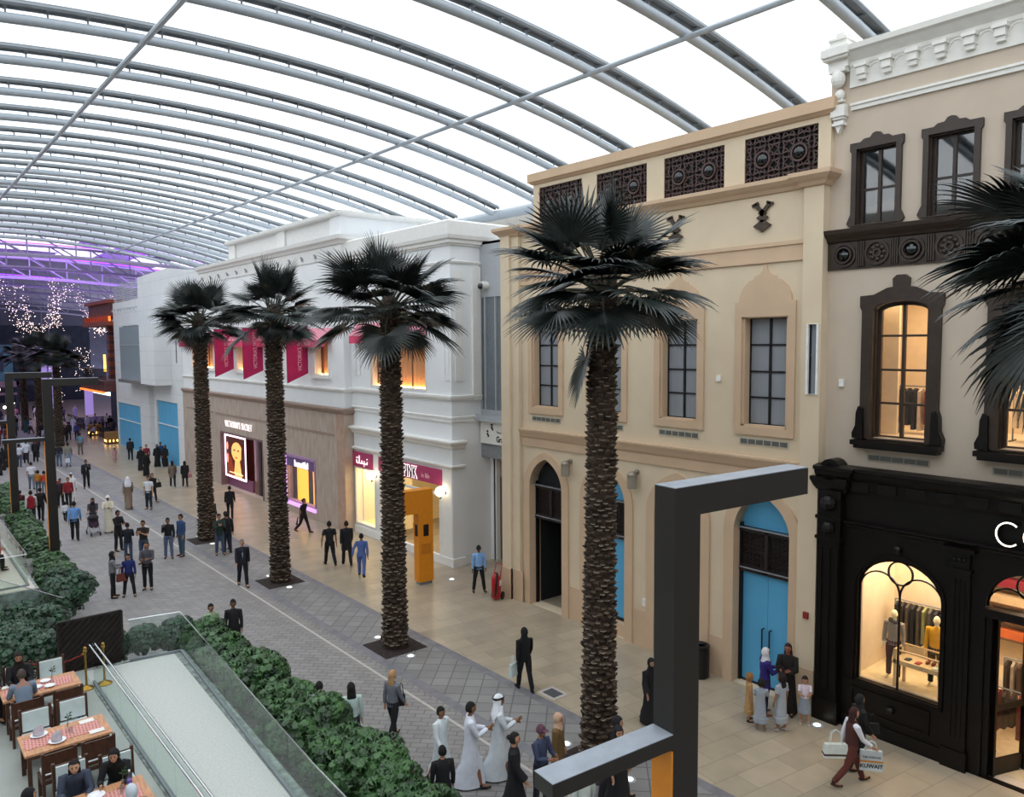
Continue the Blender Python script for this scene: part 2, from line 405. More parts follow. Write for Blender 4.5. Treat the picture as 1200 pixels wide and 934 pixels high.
# fretwork panels with bosses
def fret(y0, y1, z0, z1, parent, x, m, cell, wd, name='fretwork_panel', bosses=(), bm_=None):
    b = MB(); 
    b.box(x+.10, x+.14, y0, y1, z0, z1, M_void)
    for a in rect(y0, y1, z0, z1): pass
    b.rib([(y0, z0), (y1, z0), (y1, z1), (y0, z1)], wd*1.6, x-.01, x+.07, m, closed=True)
    ny = max(1, round((y1-y0)/cell)); nz = max(1, round((z1-z0)/cell)); cy = (y1-y0)/ny; cz = (z1-z0)/nz
    for i in range(ny+1):
        for j in range(nz+1):
            for q in range(4):
                c0 = (y0+i*cy, z0+j*cz); s1 = 1 if q in (0, 3) else -1; s2 = 1 if q < 2 else -1
                if not (y0-1e-6 <= c0[0]+s1*cy*.5 <= y1+1e-6 and z0-1e-6 <= c0[1]+s2*cz*.5 <= z1+1e-6): continue
                pts = [(c0[0]+s1*cy*.70*math.cos(t*PI/2/8), c0[1]+s2*cz*.70*math.sin(t*PI/2/8)) for t in range(9)]+[(c0[0]+0*s1, c0[1]+s2*cz*.70)][:0]
                pts = [(min(max(p, y0), y1), min(max(r, z0), z1)) for p, r in pts]
                b.rib(pts, wd, x+.01, x+.055, m)
    for i in range(ny):
        for j in range(nz):
            c0 = (y0+(i+.5)*cy, z0+(j+.5)*cz)
            b.rib([(c0[0]+cy*.5*math.cos(t*PI/8), c0[1]+cz*.5*math.sin(t*PI/8)) for t in range(16)], wd*.7, x+.02, x+.05, m, closed=True)
    o = b.build(name, parent)
    for (yy, zz, r) in bosses:
        k = MB(); k.rib(arc(yy, zz, r*1.28, 0, 360, 20)[:-1], r*.3, x-.04, x+.06, m, closed=True)
        vs = MB(); 
        for q in range(6):
            a = q*PI/2/5; 
        P = [( r*math.cos(q*PI/2/6), -r*.75*math.sin(q*PI/2/6)) for q in range(7)]
        n = 18; vv = []
        for rr, dx in P:
            for j in range(n): vv.append((x+dx, yy+max(rr, .002)*math.cos(2*PI*j/n), zz+max(rr, .002)*math.sin(2*PI*j/n)))
        k.add(vv, [(i*n+j, i*n+(j+1) % n, (i+1)*n+(j+1) % n, (i+1)*n+j) for i in range(6) for j in range(n)], bm_)
        k.build('boss', o, smooth=True)
    return o
M_bossg = mat('black_glass_boss', '#0d1216', .08, var=.02, coat=.5)
for a in (9.9, 12.55, 15.22, 17.9):
    fret(a, a+2.03, 13.33, 14.48, cb, XB+.06, M_brown, .385, .036, bosses=((a+.51, 13.89, .16), (a+1.52, 13.89, .16)), bm_=M_bossg)
# windows and surrounds
for c in AC:
    o = MB(); 
    prf = [(c+.87, 6.83), (c+.87, 10.29), (c+.76, 10.29), (c+.74, 10.45), (c+.62, 10.68), (c+.45, 10.83), (c+.34, 10.86), (c+.30, 10.93), (c+.17, 10.98), (c+.06, 11.08), (c+.03, 11.21)]
    L = [(2*c-y, z) for y, z in prf[::-1]]
    o.holes(prf+L, [rect(c-.67, c+.67, 7.05, 9.9)], XB-.06, XB, M_tan); win = o.build('window_surround', cb)
    k = MB(); k.box(XB+.28, XB+.3, c-.66, c+.66, 7.05, 9.9, M_greyglass); k.build('pane', win)
    k = MB(); k.rib(rect(c-.60, c+.60, 7.10, 9.86), .06, XB+.24, XB+.29, M_blk, closed=True)
    k.box(XB+.24, XB+.28, c-.03, c+.03, 7.1, 9.86, M_blk)
    for z in (7.8, 8.48, 9.18): k.box(XB+.245, XB+.28, c-.58, c+.58, z-.022, z+.022, M_blk)
    k.build('window_bars', win)
    k = MB(); k.box(XB+.0, XB+.45, c-.67, c-.6, 7.05, 9.9, M_tan); k.box(XB+.0, XB+.45, c+.6, c+.67, 7.05, 9.9, M_tan); k.box(XB, XB+.45, c-.67, c+.67, 7.02, 7.09, M_tan); k.box(XB, XB+.45, c-.67, c+.67, 9.87, 9.94, M_tan)
    k.build('window_reveal', win)
    k = MB(); k.box(XB-.02, XB, c-.72, c+.72, 6.56, 6.74, mat('grille_frame', '#bdb7a6', .6))
    for i in range(6): k.box(XB-.03, XB-.02, c-.69+i*.232, c-.69+i*.232+.2, 6.59, 6.71, M_grille)
    k.build('vent_grille', cb)
# narrow slot window on the right pilaster
k = MB(); k.rib(rect(9.72, 9.98, 7.98, 9.68), .05, XB-.17, XB-.1, mat('white_trim', '#e8e8e6', .6), closed=True); so = k.build('slot_window', cb)
k = MB(); k.box(XB-.06, XB-.04, 9.72, 9.98, 7.98, 9.68, M_greyglass); k.box(XB-.1, XB-.06, 9.92, 9.98, 7.98, 9.68, M_blk); k.box(XB-.08, XB-.05, 9.72, 9.98, 8.9, 8.93, M_greyglass); k.build('pane', so)
# arches
for n, c in enumerate(AC):
    o = MB(); outer = pointed(c, 1.13, 4.28, 5.52, 0); inner = pointed(c, .82, 4.25, 5.27, -.001)
    o.holes(outer[:-1]+[outer[-1]]+[(c-.82, 0)]+inner[1:-1][::-1]+[(c+.82, 0)], [], XB-.07, XB, M_tan)
    o.holes([(c+.84, 0)]+[(y, z) for y, z in pointed(c, .84, 4.26, 5.29, 0)[1:-1]]+[(c-.84, 0), (c-.815, 0)]+[(y, z) for y, z in inner[1:-1][::-1]]+[(c+.815, 0)], [], XB, XB+.45, M_tan)
    sur = o.build('arch_surround', cb)
    for z in (4.22, 3.12):
        pass
    k = MB(); k.box(XB+.2, XB+.36, c-.82, c+.82, 4.18, 4.30, M_bronze); k.box(XB+.17, XB+.2, c-.82, c+.82, 4.26, 4.30, M_greyglass); k.box(XB+.2, XB+.36, c-.82, c+.82, 3.08, 3.22, M_bronze); k.box(XB+.17, XB+.2, c-.82, c+.82, 3.17, 3.2, M_greyglass)
    k.box(XB+.2, XB+.36, c-.05, c+.05, 3.1, 4.25, M_bronze); k.box(XB+.22, XB+.36, c+.76, c+.82, 0, 4.4, M_blk)
    k.build('transom_frame', sur)
    for a, d in ((c-.80, c-.06), (c+.06, c+.78)):
        fret(a, d, 3.24, 4.16, sur, XB+.26, M_bronze, .13, .026, name='lattice_screen')
    k = MB(); arch_in = [(y, z) for y, z in pointed(c, .81, 4.3, 5.26, 4.3)]
    k.prism(arch_in, XB+.33, XB+.36, M_blue if n < 3 else M_void); k.build('arch_infill', sur)
    if n == 3:
        k = MB(); k.box(XB+.4, 22.0, c-.86, c-.82, 0, 5.2, M_void); k.box(XB+.4, 22.0, c+.82, c+.86, 0, 5.2, M_void); k.box(22, 22.1, c-.86, c+.86, 0, 5.2, M_void); k.box(XB+.4, 22.0, c-.86, c+.86, 3.2, 3.25, M_void)
        k.build('passage', sur)
    else:
        z0 = .03 if n == 0 else .48
        k = MB(); k.box(XB+.34, XB+.38, c-.80, c-.004, z0, 3.1, M_blue); k.box(XB+.34, XB+.38, c+.004, c+.76, z0, 3.1, M_blue); k.box(XB+.37, XB+.39, c-.82, c+.82, 0, 3.1, M_void)
        bd = k.build('door' if n == 0 else 'blue_board', sur)
        k = MB(); k.box(XB+.28, XB+.34, c-.82, c+.78, z0-.08, z0+.03, M_blk); k.build('threshold', sur)
        if n == 0:
            for dy in (-.11, .11):
                k = MB(); k.tube([(XB+.34, c+dy, 1.6), (XB+.25, c+dy, 1.6), (XB+.25, c+dy, .75), (XB+.34, c+dy, .75)], .022, M_blk, 6); k.build('door_handle', bd)
        else:
            k = MB(); k.box(XB+.05, XB+.4, c-.82, c+.82, 0, .42, M_tan); k.build('sill', sur)
# diamond-and-fork wall ornaments above the upper windows
for c, lab in ((11.34, 'dark bronze forked diamond ornament on cream wall, nearest to the taupe shop building'), (14.1, 'dark bronze forked diamond ornament on cream wall, half behind the tallest palm fronds')):
    k = MB(); z = 12.07
    def dia(cy, cz, h, v): k.prism([(cy, cz-v), (cy+h, cz), (cy, cz+v), (cy-h, cz)], XB-.07, XB-.02, M_ornament)
    dia(c, z+.14, .26, .16); dia(c, z+.34, .17, .13); dia(c, z+.46, .12, .1)
    k.rib([(c, z+.46), (c+.22, z+.70)], .10, XB-.07, XB-.02, M_ornament); k.rib([(c, z+.46), (c-.22, z+.70)], .10, XB-.07, XB-.02, M_ornament)
    k.rib([(c+.12, z+.72), (c+.30, z+.66)], .07, XB-.07, XB-.02, M_ornament); k.rib([(c-.12, z+.72), (c-.30, z+.66)], .07, XB-.07, XB-.02, M_ornament)
    k.box(XB-.03, XB+.01, c-.04, c+.04, z+.1, z+.5, M_ornament)
    o = k.build('wall_ornament'); tag(o, lab, 'ornament', 'bronze wall ornaments')
# wall lamps
M_lampm = mat('bronze_lamp_metal', '#8a8275', .4, .5); M_lampg = mat('lamp_mesh_glass', '#8d8577', .5)
for c, lab in ((18.39, 'bronze cylindrical wall lamp on cream wall right of the dark open archway'), (15.50, 'bronze cylindrical wall lamp on cream wall between palm trunk and black portal')):
    t = thing('wall_lamp', lab, 'wall lamp', (XB, c, 5.0), group='bronze lamps on the cream wall', world=True)
    k = MB(); k.tube([(XB, c, 5.36), (XB-.22, c, 5.36)], .03, M_lampm, 6); k.ball((XB-.03, c, 5.36), .08, M_lampm); k.build('bracket', t)
    k = MB(); k.lathe([(.15, 4.88), (.15, 5.22), (.152, 5.22)], (XB-.25, c, 0), M_lampg, 14); k.build('lamp_shade', t)
    k = MB(); k.lathe([(.155, 5.22), (.15, 5.3), (.09, 5.37), (.02, 5.39)], (XB-.25, c, 0), M_lampm, 14); k.build('cap', t)
for (y, z, lab) in ((12.61, 8.28, 'small white sensor box on cream wall between the third and fourth upper windows'),):
    k = MB(); k.box(XB-.06, XB, y-.06, y+.06, z-.08, z+.08, mat('white_plastic', '#e6e4df', .5)); tag(k.build('sensor_box'), lab, 'sensor')
k = MB(); k.box(XB-.2, XB-.14, 9.8, 9.93, 2.4, 2.56, mat('red_alarm', '#8a2a22', .5)); tag(k.build('alarm_box'), 'small red fire alarm box low on the cream pilaster beside the dark shopfront', 'fire alarm')
k = MB(); k.box(XB-.06, XB, 15.1, 15.24, 1.3, 1.52, _mats['white_plastic']); tag(k.build('socket_box'), 'small white box low on the cream wall left of the black portal post', 'wall socket')
# ================================================================ TAUPE BUILDING WITH DARK SHOPFRONT
M_taupe = mat('taupe_render', '#c0b1a0', .85, var=.025, scale=1.2)
M_white = mat('white_plaster', '#e4e2dc', .75, var=.02)
M_dk = mat('dark_brown_wood', '#33271f', .45, var=.12, scale=5)
M_black = mat('black_timber', '#0e0908', .38, var=.15, scale=4, spec=.3)
M_refl = glassm('reflective_window_glass', (.55, .58, .60), .13, .03)
M_clear = glassm('shop_window_glass', (.97, .98, .97), .03, .02)
M_warmwall = mat('warm_cream_wall', '#ead6b8', .8, var=.03)
XA = 17.95
ta = thing('building', 'taupe building with dark window frames, white bracketed cornice and black timber shopfront', 'building', (XA, 6.5, 0), world=True)
YE = 2.2
WC = [8.53, 6.94, 5.35, 3.76]; BC = [7.88, 5.25, 2.95]
def seg_arch(c, h, z0, sp, top): return [(c+h, z0), (c+h, sp)]+[(c+h*math.cos(t*PI/8), sp+(top-sp)*math.sin(t*PI/8)) for t in range(1, 8)]+[(c-h, sp), (c-h, z0)]
hs = [rect(c-.45, c+.45, 11.95, 13.68) for c in WC]+[seg_arch(c, .60, 7.02, 9.98, 10.16) for c in BC if c-.6 > YE]
SC_ = [7.72, 5.12, 2.6]
b = MB(); hs2 = [[(7.72+1.02, 1.15), (7.72+1.02, 4.4), (7.72-1.02, 4.4), (7.72-1.02, 1.15)], rect(5.12-.95, 5.12+.95, .01, 4.45)]
b.holes(rect(YE, 9.66, 0, 15.7), hs+hs2, XA, XA+.3, M_taupe); b.box(XA+.3, 23, 9.4, 9.66, 0, 15.7, M_taupe); b.box(XA, 23, YE-.2, YE, 0, 15.7, M_taupe)
b.build('wall', ta)
# top cornice, frieze with brackets, string course
b = MB(); b.mould([(XA, YE), (XA, 9.2)], [(0, 15.12), (.05, 15.12), (.05, 15.2), (.04, 15.2), (.04, 15.56), (.08, 15.6), (.1, 15.68), (.2, 15.76), (.28, 15.84), (.36, 15.88), (.38, 16.0), (0, 16.02)], M_white); fr = b.build('cornice', ta)
y = 8.88
while y > YE+.2:
    k = MB(); k.box(XA-.2, XA-.04, y-.1, y+.1, 15.34, 15.5, M_white); k.box(XA-.15, XA-.04, y-.085, y+.085, 15.24, 15.34, M_white); k.box(XA-.24, XA-.04, y-.14, y+.14, 15.5, 15.58, M_white); k.build('bracket', fr)
    y -= .565
y = 8.88-.2825
while y > YE+.3:
    k = MB(); k.rib(arc(y, 15.34, .17, 0, 180, 8, .22), .03, XA-.06, XA-.03, M_white); k.build('arched_panel', fr); y -= .565
b = MB(); b.mould([(XA, YE), (XA, 9.15)], [(0, 14.60), (.06, 14.60), (.06, 14.68), (.1, 14.70), (.1, 14.75), (0, 14.77)], M_white); b.build('moulding', ta)
# corner pier ornament
k = MB(); c = 9.42
for (x0, h, z0, z1) in ((.34, .30, 15.78, 15.84), (.40, .33, 15.84, 16.02), (.3, .27, 16.02, 16.1), (.22, .2, 16.1, 16.22), (.26, .22, 16.22, 16.27), (.12, .1, 16.27, 16.42)): k.box(XA-x0, XA+.2, c-h, c+h, z0, z1, M_white)
k.box(XA-.2, XA+.0, c-.24, c+.24, 15.6, 15.78, M_white)
k.ball((XA-.16, c, 15.36), .17, M_white, 12, 8, (1, .95, 1.25)); k.box(XA-.24, XA, c-.2, c+.2, 15.5, 15.6, M_white)
k.ball((XA-.1, c-.02, 15.0), .11, M_white, 10, 6, (1, 1, 1.2)); k.box(XA-.14, XA, c-.11, c+.11, 14.84, 14.9, M_white)
k.box(XA-.2, XA, c-.18, c+.16, 14.5, 14.76, M_white); k.box(XA-.16, XA, c-.14, c+.12, 14.44, 14.5, M_white)
k.prism([(c-.14, 14.42), (c, 14.12), (c+.13, 14.42)], XA-.12, XA, M_white); k.box(XA-.17, XA, c-.15, c+.13, 14.3, 14.36, M_white)
k.build('corner_finial', ta)
# small upper windows
for c in WC:
    o = MB(); h = .585
    prf = [(c+h+.02, 11.93), (c+h+.07, 12.0), (c+h+.02, 12.12), (c+h-.02, 12.2), (c+h-.02, 13.6), (c+h+.02, 13.66), (c+h+.02, 13.83), (c+.36, 13.83), (c+.28, 13.89), (c+.14, 13.9), (c+.08, 13.98), (c, 14.0)]
    L = [(2*c-y, z) for y, z in prf[::-1]][1:]
    o.holes(prf+L, [rect(c-.45, c+.45, 11.95, 13.68)], XA-.09, XA, M_dk); win = o.build('window_frame', ta)
    k = MB(); k.rib(rect(c-.41, c+.41, 11.98, 13.64), .09, XA+.13, XA+.2, M_dk, closed=True); k.box(XA+.13, XA+.2, c-.035, c+.035, 11.95, 13.65, M_dk); k.box(XA+.14, XA+.2, c-.4, c+.4, 12.74, 12.79, M_dk)
    for s in (-1, 1): k.box(XA, XA+.3, c+s*.44-.015, c+s*.44+.015, 11.95, 13.68, M_dk)
    k.box(XA, XA+.3, c-.45, c+.45, 13.65, 13.69, M_dk); k.build('sash', win)
    k = MB(); k.box(XA+.17, XA+.18, c-.42, c+.42, 11.96, 13.66, M_refl); k.build('pane', win)
# rooms behind the upper windows
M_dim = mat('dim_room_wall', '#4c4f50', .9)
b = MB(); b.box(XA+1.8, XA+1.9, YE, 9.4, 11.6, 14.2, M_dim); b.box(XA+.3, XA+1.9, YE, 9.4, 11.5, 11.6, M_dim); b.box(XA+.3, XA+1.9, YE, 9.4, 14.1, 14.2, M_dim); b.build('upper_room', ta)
# dark entablature with rosettes
b = MB(); b.mould([(XA, YE), (XA, 9.66)], [(0, 10.95), (.05, 10.95), (.05, 11.58), (.09, 11.6), (.13, 11.66), (.2, 11.72), (.26, 11.78), (.28, 11.87), (0, 11.9)], M_dk); en = b.build('entablature', ta)
y = 9.22; i = 0
while y > YE+.3:
    k = MB(); k.rib(arc(y, 11.28, .26, 0, 360, 24)[:-1], .05, XA-.1, XA-.05, M_dk, closed=True)
    if i % 2: 
        k.rib(arc(y, 11.28, .08, 0, 360, 12)[:-1], .05, XA-.1, XA-.05, M_dk, closed=True)
        for q in range(8):
            a = q*PI/4; k.ball((XA-.055, y+.15*math.cos(a), 11.28+.15*math.sin(a)), .055, M_dk, 6, 4)
    else:
        k.rib(arc(y, 11.28, .18, 0, 360, 20)[:-1], .04, XA-.14, XA-.05, M_dk, closed=True); k.ball((XA-.05, y, 11.28), .14, M_bossg, 12, 8)
    k.build('rosette', en)
    k = MB()
    for q in (-.075, -.025, .025, .075): k.box(XA-.1, XA-.05, y-.385+q-.016, y-.385+q+.016, 11.0, 11.56, M_dk)
    k.build('fluted_block', en)
    y -= .77; i += 1
# big arched windows
for c in BC:
    if c-.9 < YE: continue
    o = MB(); h = .86
    def sa(h, z0, sp, top): return [(c+h, z0), (c+h, sp)]+[(c+h*math.cos(t*PI/10), sp+(top-sp)*math.sin(t*PI/10)) for t in range(1, 10)]+[(c-h, sp), (c-h, z0)]
    out = [(c+h, 7.0), (c+h, 9.95), (c+h+.05, 10.05), (c+h+.05, 10.3), (c+.6, 10.32), (c+.3, 10.46), (c+.17, 10.48), (c+.18, 10.66), (c+.09, 10.74), (c-.09, 10.74), (c-.18, 10.66), (c-.17, 10.48), (c-.3, 10.46), (c-.6, 10.32), (c-h-.05, 10.3), (c-h-.05, 10.05), (c-h, 9.95), (c-h, 7.0)]
    o.holes(out, [seg_arch(c, .60, 7.02, 9.98, 10.16)], XA-.12, XA, M_dk); win = o.build('window_frame', ta)
    k = MB(); ins = seg_arch(c, .55, 7.06, 9.95, 10.12); k.rib(ins, .1, XA+.12, XA+.2, M_dk, closed=True); k.box(XA+.12, XA+.2, c-.035, c+.035, 7.05, 10.12, M_dk)
    for z in (7.83, 8.60, 9.38): k.box(XA+.13, XA+.19, c-.55, c+.55, z-.025, z+.025, M_dk)
    for s in (-1, 1): k.box(XA, XA+.3, c+s*.59-.02, c+s*.59+.02, 7.02, 9.98, M_dk)
    k.build('sash', win)
    k = MB(); k.prism(seg_arch(c, .58, 7.05, 9.96, 10.14), XA+.155, XA+.165, M_clear); k.build('pane', win)
    k = MB(); k.box(XA-.32, XA, c-.98, c+.98, 6.86, 6.97, M_black); k.box(XA-.26, XA, c-.92, c+.92, 6.78, 6.86, M_black); k.build('sill', win)
    for s in (-1, 1):
        k = MB(); pts = [(c+s*h, 7.75), (c+s*(h+.05), 7.6), (c+s*(h+.06), 7.3), (c+s*(h+.14), 7.12), (c+s*(h+.13), 7.0), (c+s*(h-.12), 6.97), (c+s*(h-.1), 7.7)]
        k.prism(pts, XA-.2, XA, M_black); k.tube([(XA-.21, c+s*(h+.03), 7.1), (XA, c+s*(h+.03), 7.1)], .07, M_black, 10); k.build('scroll', win)
    k = MB(); k.box(XA-.02, XA, c-.70, c+.70, 6.47, 6.64, mat('grille_frame2', '#a29a8b', .6))
    for q in range(5): k.box(XA-.03, XA-.02, c-.67+q*.27, c-.67+q*.27+.25, 6.5, 6.61, M_grille)
    k.build('vent_grille', ta)
# upper shop floor behind the arched windows
b = MB(); b.box(XA+3.3, XA+3.4, YE, 9.4, 6.6, 10.6, M_warmwall); b.box(XA+.3, XA+3.4, YE, 9.4, 6.8, 7.0, M_warmwall); b.box(XA+.3, XA+3.4, YE, 9.4, 10.5, 10.6, M_warmwall)
b.box(XA+1.1, XA+1.2, 8.42, 9.4, 7, 10.5, M_warmwall); b.build('shop_room', ta)
light('shop_lamp', 'AREA', (XA+1.6, 6.5, 10.4), 150, (1, .76, .50), 2.2, 5.0)
# ---- timber shopfront
S = 17.72
b = MB()
b.holes(rect(YE, 9.62, 0, 4.98), [[(7.72+.93, 1.25), (7.72+.93, 3.55)]+arc(7.72, 3.50, .93, 3, 177, 16, .76)+[(7.72-.93, 3.55), (7.72-.93, 1.25)],
        [(5.12+.80, .01), (5.12+.80, 3.75)]+arc(5.12, 3.75, .80, 3, 177, 16, .78)+[(5.12-.80, 3.75), (5.12-.80, .01)]], S+.05, XA, M_black)
b.box(S+.08, XA, YE, 9.62, 4.95, 6.1, M_black)
sf = b.build('shopfront', ta)
b = MB(); b.mould([(S+.08, YE), (S+.08, 8.95), (S-.05, 8.95), (S-.05, 9.62)], [(0, 5.66), (.03, 5.66), (.05, 5.7), (.1, 5.78), (.12, 6.0), (.2, 6.1), (.24, 6.2), (.3, 6.22), (.3, 6.3), (0, 6.34)], M_black); b.build('cornice', sf)
b = MB(); b.mould([(S+.05, YE), (S+.05, 8.95)], [(0, 4.86), (.06, 4.88), (.08, 4.94), (.14, 4.98), (.14, 5.02), (0, 5.04)], M_black); b.build('moulding', sf)
y = 8.6
while y > YE+.3:
    k = MB(); k.box(S-.06, S, y-.2, y+.2, 5.76, 5.98, M_black); k.build('frieze_block', sf); y -= .62
# corner pilaster with scroll top
k = MB(); k.box(S-.17, S+.05, 8.98, 9.62, 0, .55, M_black); k.box(S-.13, S+.05, 9.02, 9.58, .55, 5.7, M_black)
for yy in (9.1, 9.3, 9.5): k.box(S-.16, S-.13, yy-.06, yy+.06, .8, 4.3, M_black)
k.box(S-.19, S+.05, 8.98, 9.62, 4.5, 4.58, M_black); k.box(S-.19, S+.05, 8.98, 9.62, 5.0, 5.08, M_black); k.ball((S-.14, 9.3, 4.8), .16, M_black, 10, 6); k.ball((S-.14, 9.3, 5.4), .2, M_black, 10, 6)
k.mould([(S+.1, 8.95), (S-.12, 8.95), (S-.12, 9.64), (S+.1, 9.64)][::-1][::-1], [(0, 5.7), (.06, 5.8), (.12, 5.95), (.12, 6.02), (0, 6.02)], M_black)
k.box(S-.16, S+.2, 8.98, 9.6, 5.98, 6.06, M_black)
k.tube([(S-.2, 9.27, 6.2), (S+.2, 9.27, 6.2)], .27, M_black, 18); k.rib(arc(9.27, 6.2, .2, 0, 360, 16)[:-1], .05, S-.24, S-.2, M_black, closed=True); k.ball((S-.2, 9.27, 6.2), .07, M_black)
k.build('pilaster', sf)
for c in (6.42, 4.0):
    k = MB(); k.box(S-.06, S+.05, c-.26, c+.26, 0, .42, M_black); k.box(S-.02, S+.05, c-.22, c+.22, .42, 4.4, M_black); k.box(S-.10, S+.05, c-.26, c+.26, 4.36, 4.43, M_black)
    k.box(S-.04, S+.05, c-.2, c+.2, 4.43, 4.8, M_black); k.box(S-.16, S+.05, c-.32, c+.32, 4.8, 4.88, M_black)
    for q in (-.1, 0, .1): k.box(S-.04, S-.01, c+q-.03, c+q+.03, .7, 4.2, M_black); k.ball((S-.06, c+q, 4.62), .05, M_black, 6, 4)
    k.build('pilaster', sf)
# stall riser panels
k = MB(); k.box(S+.0, S+.06, 6.7, 8.95, 0, .32, M_black); k.box(S+.0, S+.08, 6.7, 8.95, 1.14, 1.22, M_black); k.rib(rect(6.95, 8.7, .5, 1.02), .06, S+.01, S+.06, M_black, closed=True); k.ball((S+.03, 7.8, .76), .1, M_black, 8, 5); k.build('stall_riser', sf)
k = MB(); k.rib([(7.72+1.0, 1.2), (7.72+1.0, 3.5)]+arc(7.72, 3.5, 1.0, 3, 177, 18, .86)+[(7.72-1.0, 3.5), (7.72-1.0, 1.2)], .07, S, S+.06, M_black); k.ball((S, 7.72, 4.55), .1, M_black, 8, 5); k.build('arch_moulding', sf)
def tracery(c, h, z0, spr, rz, par, door=False):
    k = MB(); w = .035; x0, x1 = XA-.08, XA-.03
    k.rib([(c+h, z0), (c+h, spr)]+arc(c, spr, h, 3, 177, 16, rz)+[(c-h, spr), (c-h, z0)], .07, x0, x1, M_black)
    r = .27; cz = spr+rz-r-.02
    k.rib(arc(c, cz, r, 0, 360, 22)[:-1], w, x0, x1, M_black, closed=True)
    for s in (-1, 1): k.rib(arc(c+s*h/2, spr-.08, h/2, 180, 0, 14, .50) if not door else arc(c+s*h/2, spr-.05, h/2, 180, 0, 14, .42), w, x0, x1, M_black)
    if not door: k.box(x0, x1, c-w/2, c+w/2, z0, spr-.05, M_black)
    f = k.build('tracery', par)
    k = MB(); k.prism([(c+h, z0), (c+h, spr)]+arc(c, spr, h, 3, 177, 12, rz)+[(c-h, spr), (c-h, z0)], XA-.055, XA-.05, M_clear); k.build('pane', par)
tracery(7.72, .93, 1.25, 3.50, .76, sf)
tracery(5.12, .80, 3.70, 3.78, .76, sf, True)
k = MB(); k.box(S-.0, XA, 4.3, 5.94, 3.5, 3.68, M_black); k.build('transom', sf)
# open door leaf folded inwards
dl = MB()
D0 = Vector((S+.2, 5.78, 0)); dd = Vector((.93, -.36, 0)).normalized()
def dp(s, z): v = D0+dd*s; return (v.x, v.y, z)
for a, c_ in ((0, .12), (.88, 1.0)): dl.bar(dp((a+c_)/2, .02), dp((a+c_)/2, 3.48), .12, .06, M_black, up=(dd.x, dd.y, 0))
for z, hh in ((.2, .36), (1.5, .14), (3.42, .12)): dl.bar(dp(.06, z), dp(.94, z), .05, hh, M_black)
do = dl.build('door', sf)
k = MB(); k.bar(dp(.16, .85), dp(.84, .85), .01, .9, M_clear); k.bar(dp(.16, 2.45), dp(.84, 2.45), .01, 1.7, M_clear); k.build('door_pane', do)
k = MB(); k.box(S+.1, XA+.1, 5.8, 5.92, 0, 3.5, M_black); k.build('door_jamb', sf)
# illuminated letters C and O
for c, nm in ((5.52, 'C'), (5.02, 'O')):
    k = MB(); a0, a1 = (48, 312) if nm == 'C' else (0, 360)
    # opening of the C looks toward -y, the right-hand side for someone in the street
    pts = [(c-.22*math.cos(math.radians(a0+(a1-a0)*i/28)), 5.33+.24*math.sin(math.radians(a0+(a1-a0)*i/28))) for i in range(29)]
    if nm == 'O': pts = pts[:-1]
    k.rib(pts, .06, S-.06, S-.01, M_black, closed=(nm == 'O')); o = k.build('sign_letter', sf)
    k = MB(); k.rib(pts, .026, S-.075, S-.06, emis('sign_glow', '#fff3df', 3.5), closed=(nm == 'O')); k.build('letter_light', o); tag(o, 'thin glowing letter %s on black fascia' % nm)
# shop interior
M_shopfl = mat('shop_floor_stone', '#cdbb9c', .5)
b = MB(); b.box(21.6, 21.7, 1.0, 9.4, 0, 4.6, M_warmwall); b.box(XA+.3, 21.7, 1.0, 6.3, .0, .02, M_shopfl); b.box(XA+.05, 21.6, 6.55, 8.95, 1.02, 1.1, mat('display_floor', '#e9d3a6', .5)); b.box(XA+.3, 21.7, 1.0, 9.4, 4.6, 4.7, M_warmwall)
b.box(XA+.05, 21.6, 8.9, 9.0, 1.1, 4.6, M_warmwall); b.box(20.3, 20.4, 7.5, 8.95, 1.1, 4.6, M_warmwall); b.box(XA+.3, 21.6, .9, 1.0, 0, 4.6, M_warmwall); b.box(XA+.05, 21.6, 6.3, 6.55, 0, 1.1, M_warmwall)
b.build('shop_room', ta)
light('shop_lamp', 'AREA', (19.3, 7.7, 4.5), 110, (1, .80, .58), 1.6, 1.8)
light('shop_lamp', 'AREA', (19.9, 4.6, 4.5), 120, (1, .80, .58), 2.4, 2.2)
k = MB(); k.box(XA-.06, XA, 9.17, 9.29, 8.18, 8.36, _mats['white_plastic']); tag(k.build('sensor_box'), 'small white sensor box on taupe wall left of the lit arched window', 'sensor')
# ================================================================ WHITE CORNER SHOP, STAIR BAY, STONE-FRONT SHOP, FAR WHITE BLOCK
M_wht = mat('cool_white_render', '#e6e8ea', .8, var=.015, scale=1)
M_wht2 = mat('white_moulding', '#e4e3e0', .75, var=.02)
M_lgrey = mat('light_grey_panel', '#a9adb2', .5, var=.02)
M_dglass = mat('dark_grey_glass', '#5f666c', .2, var=.05, scale=1, stretch=(1, 12, .2))
M_pink = mat('magenta_sign', '#b23a68', .5, var=.03)
M_glow = emis('white_sign_glow', '#fff2f4', 1.05)
M_peach = mat('peach_curtain', '#f0b27e', .8, var=.12, scale=3, stretch=(1, 10, .1))
M_lampw = emis('warm_window_lamp', '#ffc27a', 14)
XD = 18.3
wd_ = thing('building', 'white corner shop with stepped mouldings and a magenta PINK sign over its entrance', 'building', (XD, 30, 0), world=True)
D0y, D1y = 25.87, 34.3
b = MB()
b.holes(rect(D0y, D1y, 0, 13.3), [rect(27.72, 32.4, 7.3, 9.45), rect(32.15, 34.05, .5, 3.25), rect(26.75, 31.6, .01, 3.4)], XD, XD+.35, M_wht)
b.box(XD+.35, 20.3, D0y, D0y+.3, 0, 13.3, M_wht); b.box(XD+.35, 27, D1y-.3, D1y, 0, 13.3, M_wht); b.box(XD+.35, 27, D0y, D1y, 13.2, 13.3, M_wht)
